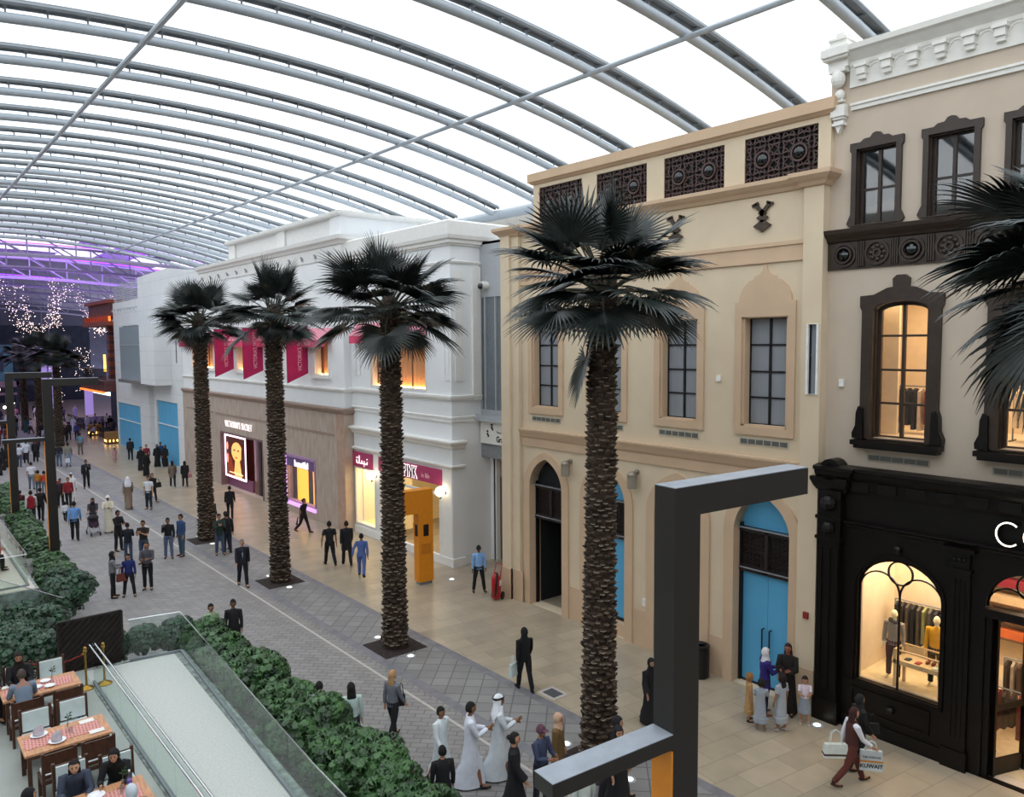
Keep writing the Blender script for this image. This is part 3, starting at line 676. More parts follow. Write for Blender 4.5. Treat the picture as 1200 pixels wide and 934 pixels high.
b.box(20.3, 27, D0y, D0y+.3, 6, 14.0, M_wht)
b.build('wall', wd_)
path = [(19.8, D0y), (XD, D0y), (XD, D1y)]
def md(name, path, prof, m, par): k = MB(); k.mould(path, prof, m); return k.build(name, par)
md('parapet', [(21.2, D0y)]+path[1:], [(.02, 13.2), (.08, 13.22), (.08, 13.28), (.18, 13.3), (.18, 13.42), (.28, 13.46), (.32, 13.6), (.32, 14.12), (.2, 14.2), (0, 14.2)], M_wht2, wd_)
md('moulding', path, [(0, 12.5), (.05, 12.5), (.08, 12.58), (0, 12.62)], M_wht2, wd_)
md('sill_course', path, [(0, 6.92), (.1, 6.95), (.14, 7.04), (.14, 7.12), (0, 7.14)], M_wht2, wd_)
for z in (6.05, 6.2): md('moulding', path, [(0, z-.05), (.05, z-.04), (.06, z+.04), (0, z+.06)], M_wht2, wd_)
p2 = [(18.87, D0y-.02), (XD, D0y-.02), (XD, D1y)]
md('cornice', p2, [(0, 4.9), (.08, 4.94), (.14, 5.0), (.14, 5.06), (.26, 5.14), (.3, 5.2), (.3, 5.26), (0, 5.3)], M_wht2, wd_)
md('cornice', p2, [(0, 4.1), (.1, 4.13), (.14, 4.2), (.14, 4.24), (0, 4.27)], M_wht2, wd_)
k = MB(); k.mould(p2, [(0, 0), (.06, 0), (.06, .34), (0, .38)], M_wht2); k.box(XD-.03, XD, 25.9, 26.7, .4, 4.1, M_wht2); k.box(XD-.03, XD, 31.62, 32.1, .4, 4.1, M_wht2); k.build('plinth', wd_)
k = MB(); k.rib(rect(26.02, 26.3, 7.75, 11.9), .05, XD-.04, XD, M_wht2, closed=True); k.build('panel_moulding', wd_); k = MB(); k.rib(rect(D1y-.9, D1y-.5, 7.75, 11.9), .05, XD-.04, XD, M_wht2, closed=True); k.build('panel_moulding', wd_)
k = MB(); k.box(18.5, 18.9, D0y-.03, D0y, 7.7, 12.2, M_wht2); k.build('panel_moulding', wd_)
k = MB(); k.box(19.35, 19.76, D0y-.12, D0y, 6.9, 12.4, M_wht2); k.build('pilaster', wd_)
for y in (28.25, 30.0, 31.7, 33.2):
    k = MB(); k.rib(arc(y, 12.85, .2, 22.5, 382.5, 8, .22)[:-1], .04, XD-.04, XD, M_wht2, closed=True); k.ball((XD, y, 12.85), .07, M_lgrey, 8, 5); k.build('octagon_vent', wd_)
# curtained upper window with awning
def glow_window(par, x, y0, y1, z0, z1, mull=2, zin=.45):
    k = MB(); k.box(x+zin, x+zin+.03, y0-.1, y1+.1, z0-.1, z1+.3, M_peach)
    n = max(3, int((y1-y0)/.28))
    for i in range(n): yy = y0+(y1-y0)*(i+.5)/n; k.tube([(x+zin, yy, z0), (x+zin, yy, z1+.1)], .055, M_peach, 6)
    cu = k.build('curtain', par)
    k = MB(); k.box(x+.3, x+.36, y0+.05, y1-.05, z0-.02, z0+.04, M_lampw); k.build('sill_lamp', par)
    k = MB(); k.box(x+.03, x+.12, y0, y0+.06, z0, z1, M_wht2); k.box(x+.03, x+.12, y1-.06, y1, z0, z1, M_wht2)
    for i in range(1, mull): yy = y0+(y1-y0)*i/mull; k.box(x+.06, x+.11, yy-.02, yy+.02, z0, z1, mat('bronze_mullion', '#7b4a34', .4))
    k.build('window_frame', par)
    k = MB(); k.box(x+.08, x+.085, y0, y1, z0, z1, M_clear); k.build('pane', par)
M_awn = mat('pink_awning_cloth', '#d4456a', .7, var=.05, scale=10); M_awnl = mat('pale_awning_lettering', '#f0b9c2', .7); M_awnt = mat('pale_pink_awning_top', '#dd8fa0', .8, var=.1, scale=20)
def awning(par, x, y0, y1, z0, letters):
    k = MB(); k.box(x-.42, x-.40, y0, y1, z0, z0+.36, M_awn)
    k.add([(x-.42, y0, z0+.36), (x-.42, y1, z0+.36), (x, y1, z0+.95), (x, y0, z0+.95)], [(0,1,2,3)], M_awnt)
    k.add([(x-.42, y0, z0+.36), (x, y0, z0+.95), (x, y0, z0+.36)], [(0,1,2)], M_awnt); k.add([(x-.42, y1, z0+.36), (x, y1, z0+.95), (x, y1, z0+.36)], [(0,1,2)], M_awnt)
    a = k.build('awning', par)
    k = MB(); k.text(letters, .23, M_awnl, (x-.425, (y0+y1)/2, z0+.1), RX, .004); k.build('awning_lettering', a)
w0 = MB(); w0.rib(rect(27.7, 32.42, 7.28, 9.47), .09, XD-.04, XD+.02, M_wht2, closed=True); wn = w0.build('window_surround', wd_)
glow_window(wn, XD, 27.74, 32.38, 7.32, 9.4, 4)
awning(wd_, XD, 27.6, 33.7, 9.28, "VICTORIA'S SECRET")
# ground-floor window and entrance
M_yel = mat('pale_yellow_wall', '#f3dfae', .8, var=.03, scale=2, stretch=(1, 8, .3))
k = MB(); k.rib(rect(32.15, 34.05, .5, 3.25), .1, XD-.05, XD+.05, M_wht2, closed=True); wn = k.build('window_surround', wd_)
k = MB(); k.box(XD+.1, XD+.11, 32.2, 34.0, .5, 3.2, M_clear); k.build('pane', wn)
k = MB(); k.box(20.0, 20.1, 31.8, 34.0, .3, 3.6, M_yel); k.box(XD+.35, 20.0, 31.8, 34.0, .4, .5, M_yel); k.box(XD+.35, 20, 31.75, 31.85, .3, 3.6, M_yel); k.box(XD+.35, 24, 26.2, 34, 3.6, 3.7, M_yel)
k.box(24, 24.1, 26.2, 34, 0, 3.6, M_yel); k.box(20, 24, 33.9, 34, 0, 3.6, M_yel); k.box(XD+.35, 24, 26.2, 26.3, 0, 3.6, M_yel); k.build('shop_room', wd_)
light('shop_lamp', 'AREA', (19.2, 33.0, 3.5), 70, (1, .78, .40), 1.0, 1.6)
light('shop_lamp', 'AREA', (20.5, 29.2, 3.55), 130, (1, .84, .62), 2.6, 3.2)
k = MB(); k.rib([(26.75, 0), (26.75, 3.4), (31.6, 3.4), (31.6, 0)], .12, XD-.05, XD+.12, M_wht2); k.box(XD+.02, XD+.1, 28.3, 28.4, 0, 2.9, M_wht2); k.box(XD+.02, XD+.1, 26.75, 31.6, 2.86, 2.96, M_wht2); k.box(XD+.02, XD+.1, 30.1, 30.2, 0, 2.9, M_wht2)
dr = k.build('door_frame', wd_); k = MB(); k.box(XD+.05, XD+.055, 30.2, 31.5, .05, 2.86, M_clear); k.box(XD+.05, XD+.055, 26.8, 28.3, .05, 2.86, M_clear); k.box(XD+.05, XD+.055, 26.8, 31.5, 2.96, 3.36, M_clear); k.build('pane', dr)
# shelving with folded goods just inside
t = thing('shop_shelf', 'wall shelf of folded orange and dark clothes inside the white corner shop', 'shelf', (19.6, 26.9, 0), world=True)
k = MB()
for z in (.5, 1.1, 1.7, 2.3): k.box(19.3, 19.9, 26.4, 27.4, z, z+.04, M_wht2)
k.build('shelf_board', t)
cc = ['#e0703a', '#2b2a30', '#e8c9a0', '#9c3040']
for i, z in enumerate((.54, 1.14, 1.74, 2.34)):
    for j in range(3): k = MB(); k.box(19.35, 19.8, 26.45+j*.32, 26.72+j*.32, z, z+.22, mat('folded_cloth_%d' % ((i+j) % 4), cc[(i+j) % 4], .9)); tag(k.build('folded_clothes', None), '%s folded clothes on shelf %s of the white corner shop, %s stack' % (['orange', 'black', 'sand', 'wine'][(i+j) % 4], ['one', 'two', 'three', 'four'][i], ['right', 'middle', 'left'][j]), 'clothes', 'folded clothes on the shop shelf')
# signs
sg = thing('shop_sign', 'magenta fascia sign reading PINK in black and white letters over the white corner shop entrance', 'sign', (XD, 29.2, 3.4), world=True)
k = MB(); k.box(XD-.09, XD-.02, 26.57, 31.72, 3.34, 4.0, M_pink); k.build('sign_board', sg)
k = MB(); k.text('PINK', .74, M_glow, (XD-.1, 28.42, 3.42), RX, .02, off=.03, sx=.60, space=1.15, align='RIGHT'); o = k.build('letter_outline', sg)
k = MB(); k.text('PINK', .74, M_blk, (XD-.13, 28.42, 3.42), RX, .02, off=.0, sx=.60, space=1.15, align='RIGHT'); k.build('lettering', sg)
k = MB(); k.text('in life', .30, M_awnl, (XD-.1, 27.75, 3.52), RX, .01); k.build('lettering', sg)
sg = thing('shop_sign', 'small magenta sign with white Arabic lettering over the yellow lit window', 'sign', (XD, 33.3, 3.4), world=True)
k = MB(); k.box(XD-.09, XD-.02, 32.36, 34.2, 3.3, 4.02, M_pink); k.build('sign_board', sg)
k = MB(); y = 32.75; zz = 3.5
for pts in ([(y, zz+.12), (y+.02, zz), (y+.3, zz), (y+.3, zz+.13)], [(y+.3, zz), (y+.52, zz), (y+.52, zz+.14)], [(y+.52, zz), (y+.78, zz), (y+.78, zz+.36)], [(y+.78, zz), (y+1.02, zz), (y+1.04, zz+.14)]): k.rib(pts, .055, XD-.12, XD-.09, M_glow)
for q, z in ((.02, .24), (1.02, .24), (.96, .24), (.3, -.1)): k.ball((XD-.1, y+q, zz+z), .035, M_glow, 6, 4)
k.build('lettering', sg)
# globe lamps
M_globe = emis('lit_globe', '#fff0cf', 5)
for y, z, lab in ((32.1, 3.02, 'lit white globe wall lamp right of the yellow shop window'), (26.42, 3.08, 'lit white globe wall lamp at the right end of the PINK shop entrance')):
    t = thing('globe_lamp', lab, 'wall lamp', (XD, y, z), group='globe lamps on the white corner shop', world=True)
    k = MB(); k.tube([(XD, y-.05, z), (XD-.12, y-.05, z-.02), (XD-.26, y, z-.26), (XD-.26, y, z-.16)], .025, M_blk, 6); k.ball((XD-.02, y-.05, z), .09, M_blk, 8, 5); k.build('bracket', t)
    k = MB(); k.ball((XD-.26, y, z+.05), .21, M_globe, 14, 9); k.build('glass_globe', t, smooth=True)
# red heart-like decal in the yellow window
k = MB(); k.ball((19.2, 32.7, 2.1), .2, mat('red_ornament', '#c8402a', .5), 10, 6, (.3, 1, 1.2)); k.ball((19.2, 32.95, 2.2), .16, _mats['red_ornament'], 10, 6, (.3, 1, 1)); k.tube([(19.2, 32.8, 2.3), (19.2, 32.8, 3.6)], .006, M_wht2, 4); tag(k.build('hanging_ornament'), 'red ornament hanging in the yellow lit shop window', 'ornament')

# ---- stair bay between the cream building and the white shop
XC = 19.8
sb = thing('building', 'recessed pale grey stair bay with tall dark glass window between cream and white buildings', 'building', (XC, 23.8, 0), world=True)
b = MB(); b.holes(rect(21.75, 25.87, 6.1, 13.4), [rect(22.2, 25.80, 6.5, 11.15)], XC, XC+.3, M_lgrey); b.box(XC+.6, XC+.7, 21.75, 25.87, 6.1, 11.3, M_dglass); b.box(XC, 27, 21.75, 25.87, 13.3, 13.4, M_lgrey); b.build('wall', sb)
k = MB(); k.box(XC+.05, XC+.09, 22.2, 25.8, 6.5, 11.15, mat('stair_glass', '#6d757c', .15)); pn = k.build('window_pane', sb)
k = MB(); 
for y in (25.55, 24.85, 23.9, 23.0): k.box(XC-.02, XC+.08, y-.03, y+.03, 6.5, 11.15, M_lgrey)
k.build('mullion', pn)
k = MB(); k.box(XC-.35, XC, 21.8, 26.05, 6.05, 6.16, M_lgrey); k.box(XC-.3, XC-.27, 21.8, 26.0, 6.16, 6.3, M_lgrey); k.build('ledge', sb)
k = MB(); k.box(XC-.1, XC+.3, 21.75, 25.8, 5.1, 6.05, M_white); si = k.build('sign_box', sb)
k = MB(); k.text('Grand', .34, M_blk, (XC-.11, 24.72, 5.22), RX, .006, off=.006, align='LEFT', sx=.8)
for p in ([(24.7, 5.66), (24.62, 5.6), (24.35, 5.6), (24.35, 5.7)], [(24.25, 5.6), (24.0, 5.6), (24.0, 5.76)]): k.rib(p, .03, XC-.11, XC-.1, M_blk)
yy = 25.3
for s, dz in ((0, .0), (-.28, .28)):
    k.ball((XC-.1, yy+s, 5.62+dz), .05, M_blk, 8, 5); k.rib([(yy+s, 5.55+dz), (yy+s-.06, 5.38+dz)], .07, XC-.11, XC-.1, M_blk); k.rib([(yy+s+.08, 5.5+dz), (yy+s-.12, 5.44+dz)], .03, XC-.11, XC-.1, M_blk)
k.build('lettering', si)
k = MB(); k.box(XC, XC+.3, 21.75, 25.87, 4.5, 5.1, mat('mid_grey_panel', '#84878a', .6)); k.box(XC+.3, 24, 21.75, 25.87, 4.5, 4.6, _mats['mid_grey_panel']); k.build('soffit', sb)
k = MB(); k.box(22.4, 22.5, 21.7, 27, 0, 4.6, mat('dim_beige_wall', '#a08f78', .8)); k.box(20.3, 20.5, 25.5, 25.87, 0, 4.5, M_wht); k.box(20.3, 22.4, 25.57, 25.67, 0, 4.6, mat('dim_beige_wall', '#a08f78')); k.box(20.5, 20.6, 24.6, 25.5, 3.6, 4.5, _mats['dim_beige_wall']); k.box(21, 22.4, 21.8, 21.9, 0, 4.5, _mats['dim_beige_wall']); k.build('passage', sb)
t = thing('security_camera', 'white round security camera high on the grey stair bay', 'camera', (XC, 25.4, 11.6), world=True)
k = MB(); k.tube([(XC, 25.4, 11.62), (XC-.3, 25.4, 11.62)], .16, M_white, 14); k.build('housing', t, smooth=True); k = MB(); k.ball((XC-.32, 25.4, 11.57), .13, M_bossg, 12, 8); k.build('lens', t, smooth=True)

# ---- stone-front shop
XE_ = 17.9
M_stone = mat('taupe_travertine', '#a89485', .5, var=.12, scale=1.6, stretch=(1, 2.4, .8), bump=.12, bscale=8, col2='#bcb0a6')
M_stone2 = mat('stone_cornice', '#9a8579', .6, var=.06)
M_relief = mat('white_relief', '#e0dfdd', .8, var=.03, bump=.5, bscale=7)
se = thing('building', 'long white building with stone lower front, pink awnings and raised relief parapet', 'building', (XE_, 46, 0), world=True)
E0y, E1y = 34.3, 59.2
EW = [(35.86, 37.45), (41.4, 43.0), (46.85, 48.4), (52.6, 57.0)]
b = MB(); b.holes(rect(E0y, E1y, 6.1, 13.4), [rect(a, c, 7.68, 9.5) for a, c in EW], XE_, XE_+.35, M_wht); b.box(XE_+.35, 27, E0y, E0y+.3, 6, 14.4, M_wht); b.box(XE_+.2, 27, E0y+.1, E1y, 13.38, 13.45, M_wht)
b.build('upper_wall', se)
md('sill_course', [(XD, E0y), (XE_, E0y), (XE_, E1y)], [(0, 6.88), (.08, 6.92), (.12, 7.0), (.12, 7.06), (0, 7.08)], M_wht2, se)
md('cornice', [(25, E0y), (XE_, E0y), (XE_, 54.9)], [(0, 14.05), (.1, 14.08), (.16, 14.2), (.3, 14.3), (.34, 14.48), (0, 14.52)], M_wht2, se)
k = MB(); k.mould([(25, E0y), (XE_, E0y), (XE_, 54.9)], [(0, 13.4), (.05, 13.4), (.05, 14.05), (0, 14.05)], M_relief); fz = k.build('frieze', se)
y = 35.4
while y < 54.5: k = MB(); k.box(XE_-.14, XE_-.05, y-.05, y+.05, 13.55, 13.72, M_lgrey); k.box(XE_-.2, XE_-.12, y-.08, y+.02, 13.68, 13.78, M_lgrey); k.build('bracket', fz); y += 1.55
k = MB(); k.box(XE_+.15, 23.5, 35.5, 49.3, 14.45, 15.5, M_relief)
for a, c in ((40.9, 41.9), (48.3, 49.35)): k.box(XE_+.02, XE_+.3, a, c, 14.45, 15.5, M_wht2)
k.box(XE_+.01, 23.6, E0y+.1, 35.5, 14.45, 15.5, M_wht); k.build('parapet', se)
md('parapet_cap', [(23.6, E0y+.05), (XE_, E0y+.05), (XE_, 49.4), (21, 49.4)], [(0, 15.42), (.1, 15.46), (.14, 15.55), (.14, 15.68), (-.3, 15.7), (-.3, 15.42)], M_wht2, se)
for i, (a, c) in enumerate(EW):
    k = MB(); k.rib(rect(a, c, 7.66, 9.5), .14, XE_-.05, XE_+.02, M_wht2, closed=True); k.box(XE_-.12, XE_, a-.2, c+.2, 7.5, 7.62, M_wht2); wn = k.build('window_surround', se)
    glow_window(wn, XE_, a, c, 7.7, 9.45, 2 if i < 3 else 4)
    awning(se, XE_, a-.5 if i else a-.35, c+1.9 if i < 3 else c+1.6, 9.12, "VICTORIA'S SECRET" if i == 3 else "SECRET")
# stone lower front
XS = 17.8
b = MB(); b.holes(rect(34.2, 59.2, 0, 5.9), [rect(44.5, 51.5, .01, 3.52), rect(37.6, 41.4, .6, 3.15)], XS, XS+.5, M_stone); b.box(XS+.5, XD+.2, 34.2, 34.4, 0, 5.9, M_stone); b.build('stone_front', se)
k = MB(); k.box(XS-.03, XS, 34.2, 35.0, 0, 5.9, mat('pinkish_stone_jamb', '#b39583', .6, var=.08, scale=3)); k.build('stone_jamb', se)
md('stone_cornice', [(XD, 34.2), (XS, 34.2), (XS, 59.0)], [(0, 5.8), (.06, 5.84), (.14, 5.95), (.2, 6.02), (.2, 6.1), (0, 6.14)], M_stone2, se)
k = MB(); 
for a, c in ((35.25, 52.3), (52.8, 58.3)): k.box(XS-.03, XS, a, c, 4.68, 4.80, M_stone2)
k.build('stone_groove', se)
k = MB(); k.text("VICTORIA'S SECRET", .62, M_glow, (XS-.06, 48.2, 3.98), RX, .02, off=-.02, sx=.74, space=1.14); o = k.build('sign_lettering', se); tag(o, "white glowing letters VICTORIA'S SECRET on the stone front")
# lilac display window
M_lil = mat('lilac_frame', '#a982b4', .5); M_lilg = emis('lilac_glow', '#d9a8f0', .9)
k = MB(); k.rib(rect(37.55, 41.45, .62, 3.15), .16, XS-.05, XS+.15, M_lil, closed=True); k.box(XS+.05, XS+.1, 37.6, 41.4, 2.55, 3.1, mat('lilac_panel', '#6d5588', .5)); k.box(XS-.1, XS+.05, 37.5, 41.5, .42, .62, M_lilg); k.box(XS+.02, XS+.04, 41.2, 41.42, .65, 3.1, M_lilg); wn = k.build('window_surround', se)
k = MB(); k.text('beautiful', .5, M_glow, (XS+.02, 39.3, 2.6), RX, .02, off=.01); k.build('window_lettering', wn)
k = MB(); k.box(XS+.12, XS+.125, 37.7, 41.3, .66, 2.6, M_clear); k.build('pane', wn)
k = MB(); k.box(XS+.55, XS+.6, 37.2, 43.6, .4, 3.2, emis('amber_backdrop', '#ffb648', 1.3)); k.box(XS+.5, XS+.6, 37.2, 43.6, .3, .5, M_lil); k.box(XS+.47, XS+.5, 40.9, 42.3, .4, 2.9, mat('slate_drape', '#5a5560', .9)); k.box(XS+.47, XS+.5, 38.9, 39.4, .4, 3.2, mat('slate_drape', '#5a5560', .9, var=.2, scale=4, stretch=(1, 8, .2))); k.build('window_backdrop', wn)
# entrance recess, light box poster and doors
k = MB(); k.rib([(44.5, 0), (44.5, 3.55), (51.5, 3.55), (51.5, 0)], .14, XS-.04, XS+.4, mat('mauve_frame', '#7a5f62', .5)); en = k.build('entrance_frame', se)
M_red = mat('red_brown_lacquer', '#5a2c28', .3, var=.1, scale=2, coat=.3)
k = MB(); k.box(19.6, 19.7, 44, 52, 0, 3.8, M_red); k.box(XS+.5, 19.6, 51.5, 51.7, 0, 3.6, M_red); k.box(XS+.5, 19.6, 44, 52, 3.55, 3.7, M_red); k.box(XS+.4, XS+.5, 46.2, 46.9, 0, 3.55, M_red); k.box(XS+.4, XS+.5, 45.8, 46.2, 0, 3.55, M_blk)
k.box(XS+.4, XS+.5, 47.2, 51.5, 0, .7, mat('mauve_panel', '#7d4a6c', .4)); k.box(XS+1, XS+1.1, 44.5, 45.8, .2, 2.4, M_blk); k.build('entrance_recess', se)
po = thing('poster_lightbox', 'lit portrait poster in a glowing white frame beside the stone shop entrance', 'poster', (XS+.2, 49.2, .8), world=True)
pd = MB(); X1 = XS+.12
pd.box(X1, X1+.1, 47.5, 51.0, .72, 3.42, M_blk); pd.rib(rect(47.5, 51.0, .75, 3.4), .12, X1-.05, X1, emis('lightbox_frame', '#ffd9f0', 3.5), closed=True)
pd.build('frame', po)
pf = MB()
def pl(pts, m, d): pf.prism(pts, X1-.01-d, X1-d+.004, m)
pl(rect(47.6, 50.9, .82, 3.34), emis('poster_dark_hair', '#3a1208', 1.0), 0)
def el(cy, cz, a, c_, n=20): return [(cy+a*math.cos(2*PI*i/n), cz+c_*math.sin(2*PI*i/n)) for i in range(n)]
pl(el(49.0, 2.42, .92, .62), emis('poster_skin', '#f0a860', 1.25), .012)
pl([(48.2, .84), (49.6, .84), (49.3, 1.9), (48.6, 2.0)], emis('poster_skin', '#f0a860', 1.25), .012)
pl([(47.62, .9), (48.3, 1.2), (48.2, 2.6), (47.9, 3.1), (47.62, 3.2)], emis('poster_dark_hair', '#3a1208', 1.0), .02)
pl([(49.4, .84), (50.6, .84), (50.5, 2.3), (49.9, 1.9)], emis('poster_warm_hair', '#7a2c10', 1.0), .02)
for cy in (48.7, 49.4): pl(el(cy, 2.52, .16, .05, 10), emis('poster_eye', '#2c0d06', 1.0), .025)
pl(el(49.1, 2.05, .2, .05, 10), emis('poster_lips', '#b04030', 1.2), .025)
pl(rect(48.0, 50.3, 1.0, 1.06), emis('poster_text', '#ffd0a0', 1.3), .03)
pl(el(50.6, 1.9, .12, .3), emis('poster_flower', '#ff9a80', 1.4), .03); pl(el(50.6, 2.7, .12, .25), emis('poster_flower', '#ff9a80', 1.4), .03)
pf.build('picture', po)
light('shop_lamp', 'AREA', (18.8, 48, 3.4), 60, (1, .6, .5), 1, 4)
light('shop_lamp', 'AREA', (XS+.3, 39.5, 3.1), 25, (1, .75, .6), .3, 3.2)
k = MB(); k.box(19.4, 19.55, 44.7, 45.7, 1.2, 3.2, emis('red_display_glow', '#d84840', .8)); tag(k.build('wall_display'), 'red lit product display deep inside the stone shop entrance', 'display')
# banners on brackets
M_ban = mat('crimson_banner_cloth', '#b31a56', .8, var=.05)
for y, lab in ((38.2, 'crimson hanging banner nearest the corner shop'), (44.2, 'middle crimson hanging banner of the three'), (48.9, 'crimson hanging banner furthest along the white wall')):
    t = thing('banner', lab+", pale vertical lettering", 'banner', (XE_, y, 7.2), group='crimson banners on the white wall', world=True)
    k = MB(); k.add([(16.68, y-.01, 7.24), (17.86, y-.01, 7.74), (17.86, y-.01, 10.2), (16.68, y-.01, 10.2), (16.68, y+.01, 7.24), (17.86, y+.01, 7.74), (17.86, y+.01, 10.2), (16.68, y+.01, 10.2)], [(0,1,2,3),(7,6,5,4),(0,4,5,1),(1,5,6,2),(2,6,7,3),(3,7,4,0)], M_ban); bn = k.build('cloth', t)
    k = MB(); k.text("VICTORIA'S SECRET", .3, M_awnl, (17.5, y-.015, 8.92), RYd, .002, sx=.8); k.build('lettering', bn)
    k = MB(); k.tube([(XE_, y, 10.22), (16.6, y, 10.22)], .03, M_steelD, 6); k.tube([(XE_, y, 10.5), (17.2, y, 10.24)], .015, M_steelD, 5); k.build('pole', t)

# ---- far white block with blue hoardings
XF = 17.9
fb = thing('building', 'far white panelled block with slatted rooftop screen, boxed glass bay and two tall blue hoardings', 'building', (XF, 69, 0), world=True)
b = MB(); M_wpan = brickmat('white_wall_panels', '#e2e4e6', '#dcdfe2', '#c0c3c6', 2.4, 1.1, .012, .7, axes='yz', offset=0., nvar=.12, bump=.1)
b.holes([(59.2, 0), (79.3, 0), (79.3, 13.1), (70.6, 13.15), (70.6, 14.9), (62.4, 15.05), (55.0, 14.3), (55.0, 13.5), (59.2, 13.5)], [rect(65.2, 76.0, 6.3, 10.95), rect(60.9, 66.4, .01, 4.85), rect(71.3, 79.1, .01, 4.0), rect(66.6, 68.6, .01, 5.9)], XF, XF+.4, M_wpan)
b.box(XF+.4, 27, 79.0, 79.3, 0, 13.1, M_wpan); b.box(XF+.4, 27, 59.3, 79.3, 13.0, 13.1, M_wpan); b.box(XF+.4, XF+.8, 65.0, 76.2, 6.1, 11.1, M_lgrey); b.box(XF+.4, XF+.6, 66.4, 68.8, 0, 6, M_wpan); b.build('wall', fb)
k = MB(); k.box(XF-1.2, XF+.4, 62.1, 66.0, 6.2, 10.9, M_wpan); k.box(XF-.9, XF-.4, 65.9, 73.4, 6.35, 10.8, mat('bay_glass', '#8f9ba3', .2, var=.03)); k.box(XF-1.1, XF+.2, 65.9, 73.6, 6.1, 6.35, mat('bay_floor', '#6d6a68', .7)); k.box(XF-.95, XF-.9, 65.9, 73.4, 9.25, 9.3, M_lgrey); k.build('glass_bay', fb)
for a, c, h in ((61.0, 66.3, 4.8), (71.4, 79.0, 3.95)):
    k = MB(); n = 5
    for i in range(n): y0 = a+(c-a)*i/n; k.box(XF+.1, XF+.14, y0+.01, a+(c-a)*(i+1)/n-.01, 0, h, M_blue)
    k.box(XF+.02, XF+.1, a, c, h*.62, h*.62+.06, M_wht2); k.build('blue_board', fb)
k = MB()
for i in range(9): k.box(XF+.1, XF+.2, 70.6, 79.2, 13.2+i*.17, 13.2+i*.17+.08, M_lgrey)
for y in (70.8, 73.6, 76.4, 79.1): k.box(XF+.2, XF+.3, y-.05, y+.05, 13.1, 14.75, M_lgrey)
k.build('slatted_screen', fb)
k = MB(); k.box(XF-.03, XF, 60.6, 60.72, 7.9, 9.55, M_blk); k.build('slit_window', fb)
y = 71.0
while y < 79: k = MB(); k.tube([(XF, y, 12.5), (XF-.25, y, 12.45), (XF-.3, y, 12.25)], .05, M_lgrey, 5); k.build('spout', fb); y += 1.05
# ================================================================ FAR HALL, CAFE, STRING LIGHTS
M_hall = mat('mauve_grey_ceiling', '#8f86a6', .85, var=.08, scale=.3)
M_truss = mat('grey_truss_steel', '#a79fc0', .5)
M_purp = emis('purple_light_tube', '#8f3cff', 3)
M_memL = membrane('lavender_membrane', (.86, .72, .93), (.85, .7, .95), .5)
hx0, hx1, hy0, hy1 = -30, 52, 80, 205
HZ = 20.5
b = MB()
def hz(x, y): return 21.0-((x-12)/44)**2*5-((y-80)/125)**2*1.5
nx, nyy = 20, 24
for i in range(nx):
    for j in range(nyy):
        x0 = hx0+(hx1-hx0)*i/nx; x1 = hx0+(hx1-hx0)*(i+1)/nx; y0 = hy0+(hy1-hy0)*j/nyy; y1 = hy0+(hy1-hy0)*(j+1)/nyy
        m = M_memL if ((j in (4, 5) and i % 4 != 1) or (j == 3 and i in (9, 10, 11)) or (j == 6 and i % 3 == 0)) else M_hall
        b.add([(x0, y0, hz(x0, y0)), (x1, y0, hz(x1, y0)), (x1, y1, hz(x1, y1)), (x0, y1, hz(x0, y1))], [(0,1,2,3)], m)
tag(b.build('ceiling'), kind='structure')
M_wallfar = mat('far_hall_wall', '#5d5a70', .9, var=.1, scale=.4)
for nm, x0, x1, y0, y1, z1 in (('wall_left', hx0, hx0+.4, 80, hy1, 20), ('wall_right', hx1-.4, hx1, 80, hy1, 20), ('wall_back', hx0, hx1, hy1-.5, hy1, 22)): slab(nm, x0, x1, y0, y1, -.3, z1, M_wallfar)
slab('wall_front', 27.2, hx1, 79.4, 80, -.3, 22, M_wallfar); slab('wall_front', hx0, -8, 79.4, 80, -.3, 22, M_wallfar)
# steel trusses under the hall ceiling with purple tubes
tn = ['first', 'second', 'third', 'fourth', 'fifth', 'sixth', 'seventh', 'eighth', 'ninth']
for i in range(8):
    y = 84+i*13.5; t = thing('roof_truss', 'grey lattice truss under the purple lit hall ceiling, %s from the white arches' % tn[i], 'truss', (12, y, 16), world=True, group='trusses of the purple lit hall')
    k = MB(); P = [(x, y, hz(x, y)-1.0) for x in range(-28, 51, 4)]; Q = [(x, y, hz(x, y)-3.4) for x in range(-28, 51, 4)]
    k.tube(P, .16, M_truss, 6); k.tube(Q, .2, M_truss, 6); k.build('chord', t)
    k = MB()
    for a in range(len(P)-1):
        k.tube([P[a], Q[a+1]], .08, M_truss, 5); k.tube([Q[a], P[a]], .08, M_truss, 5)
        k.tube([P[a], (P[a][0]+2, y+6.5, hz(P[a][0], y)-.8)], .07, M_truss, 5)
    k.build('web', t)
    if i in (1, 2, 4): k = MB(); k.tube([(x, y, hz(x, y)-.75) for x in range(-4, 37, 4)], .07, M_purp, 6); k.build('light_tube', t)
for i in range(2): light('hall_uplight', 'AREA', (8+i*16, 104, 13), 2200, (.50, .20, 1), 16, 12, (PI, 0, 0))
light('hall_wash', 'AREA', (12, 112, 16), 700, (.80, .72, 1), 30, 40)
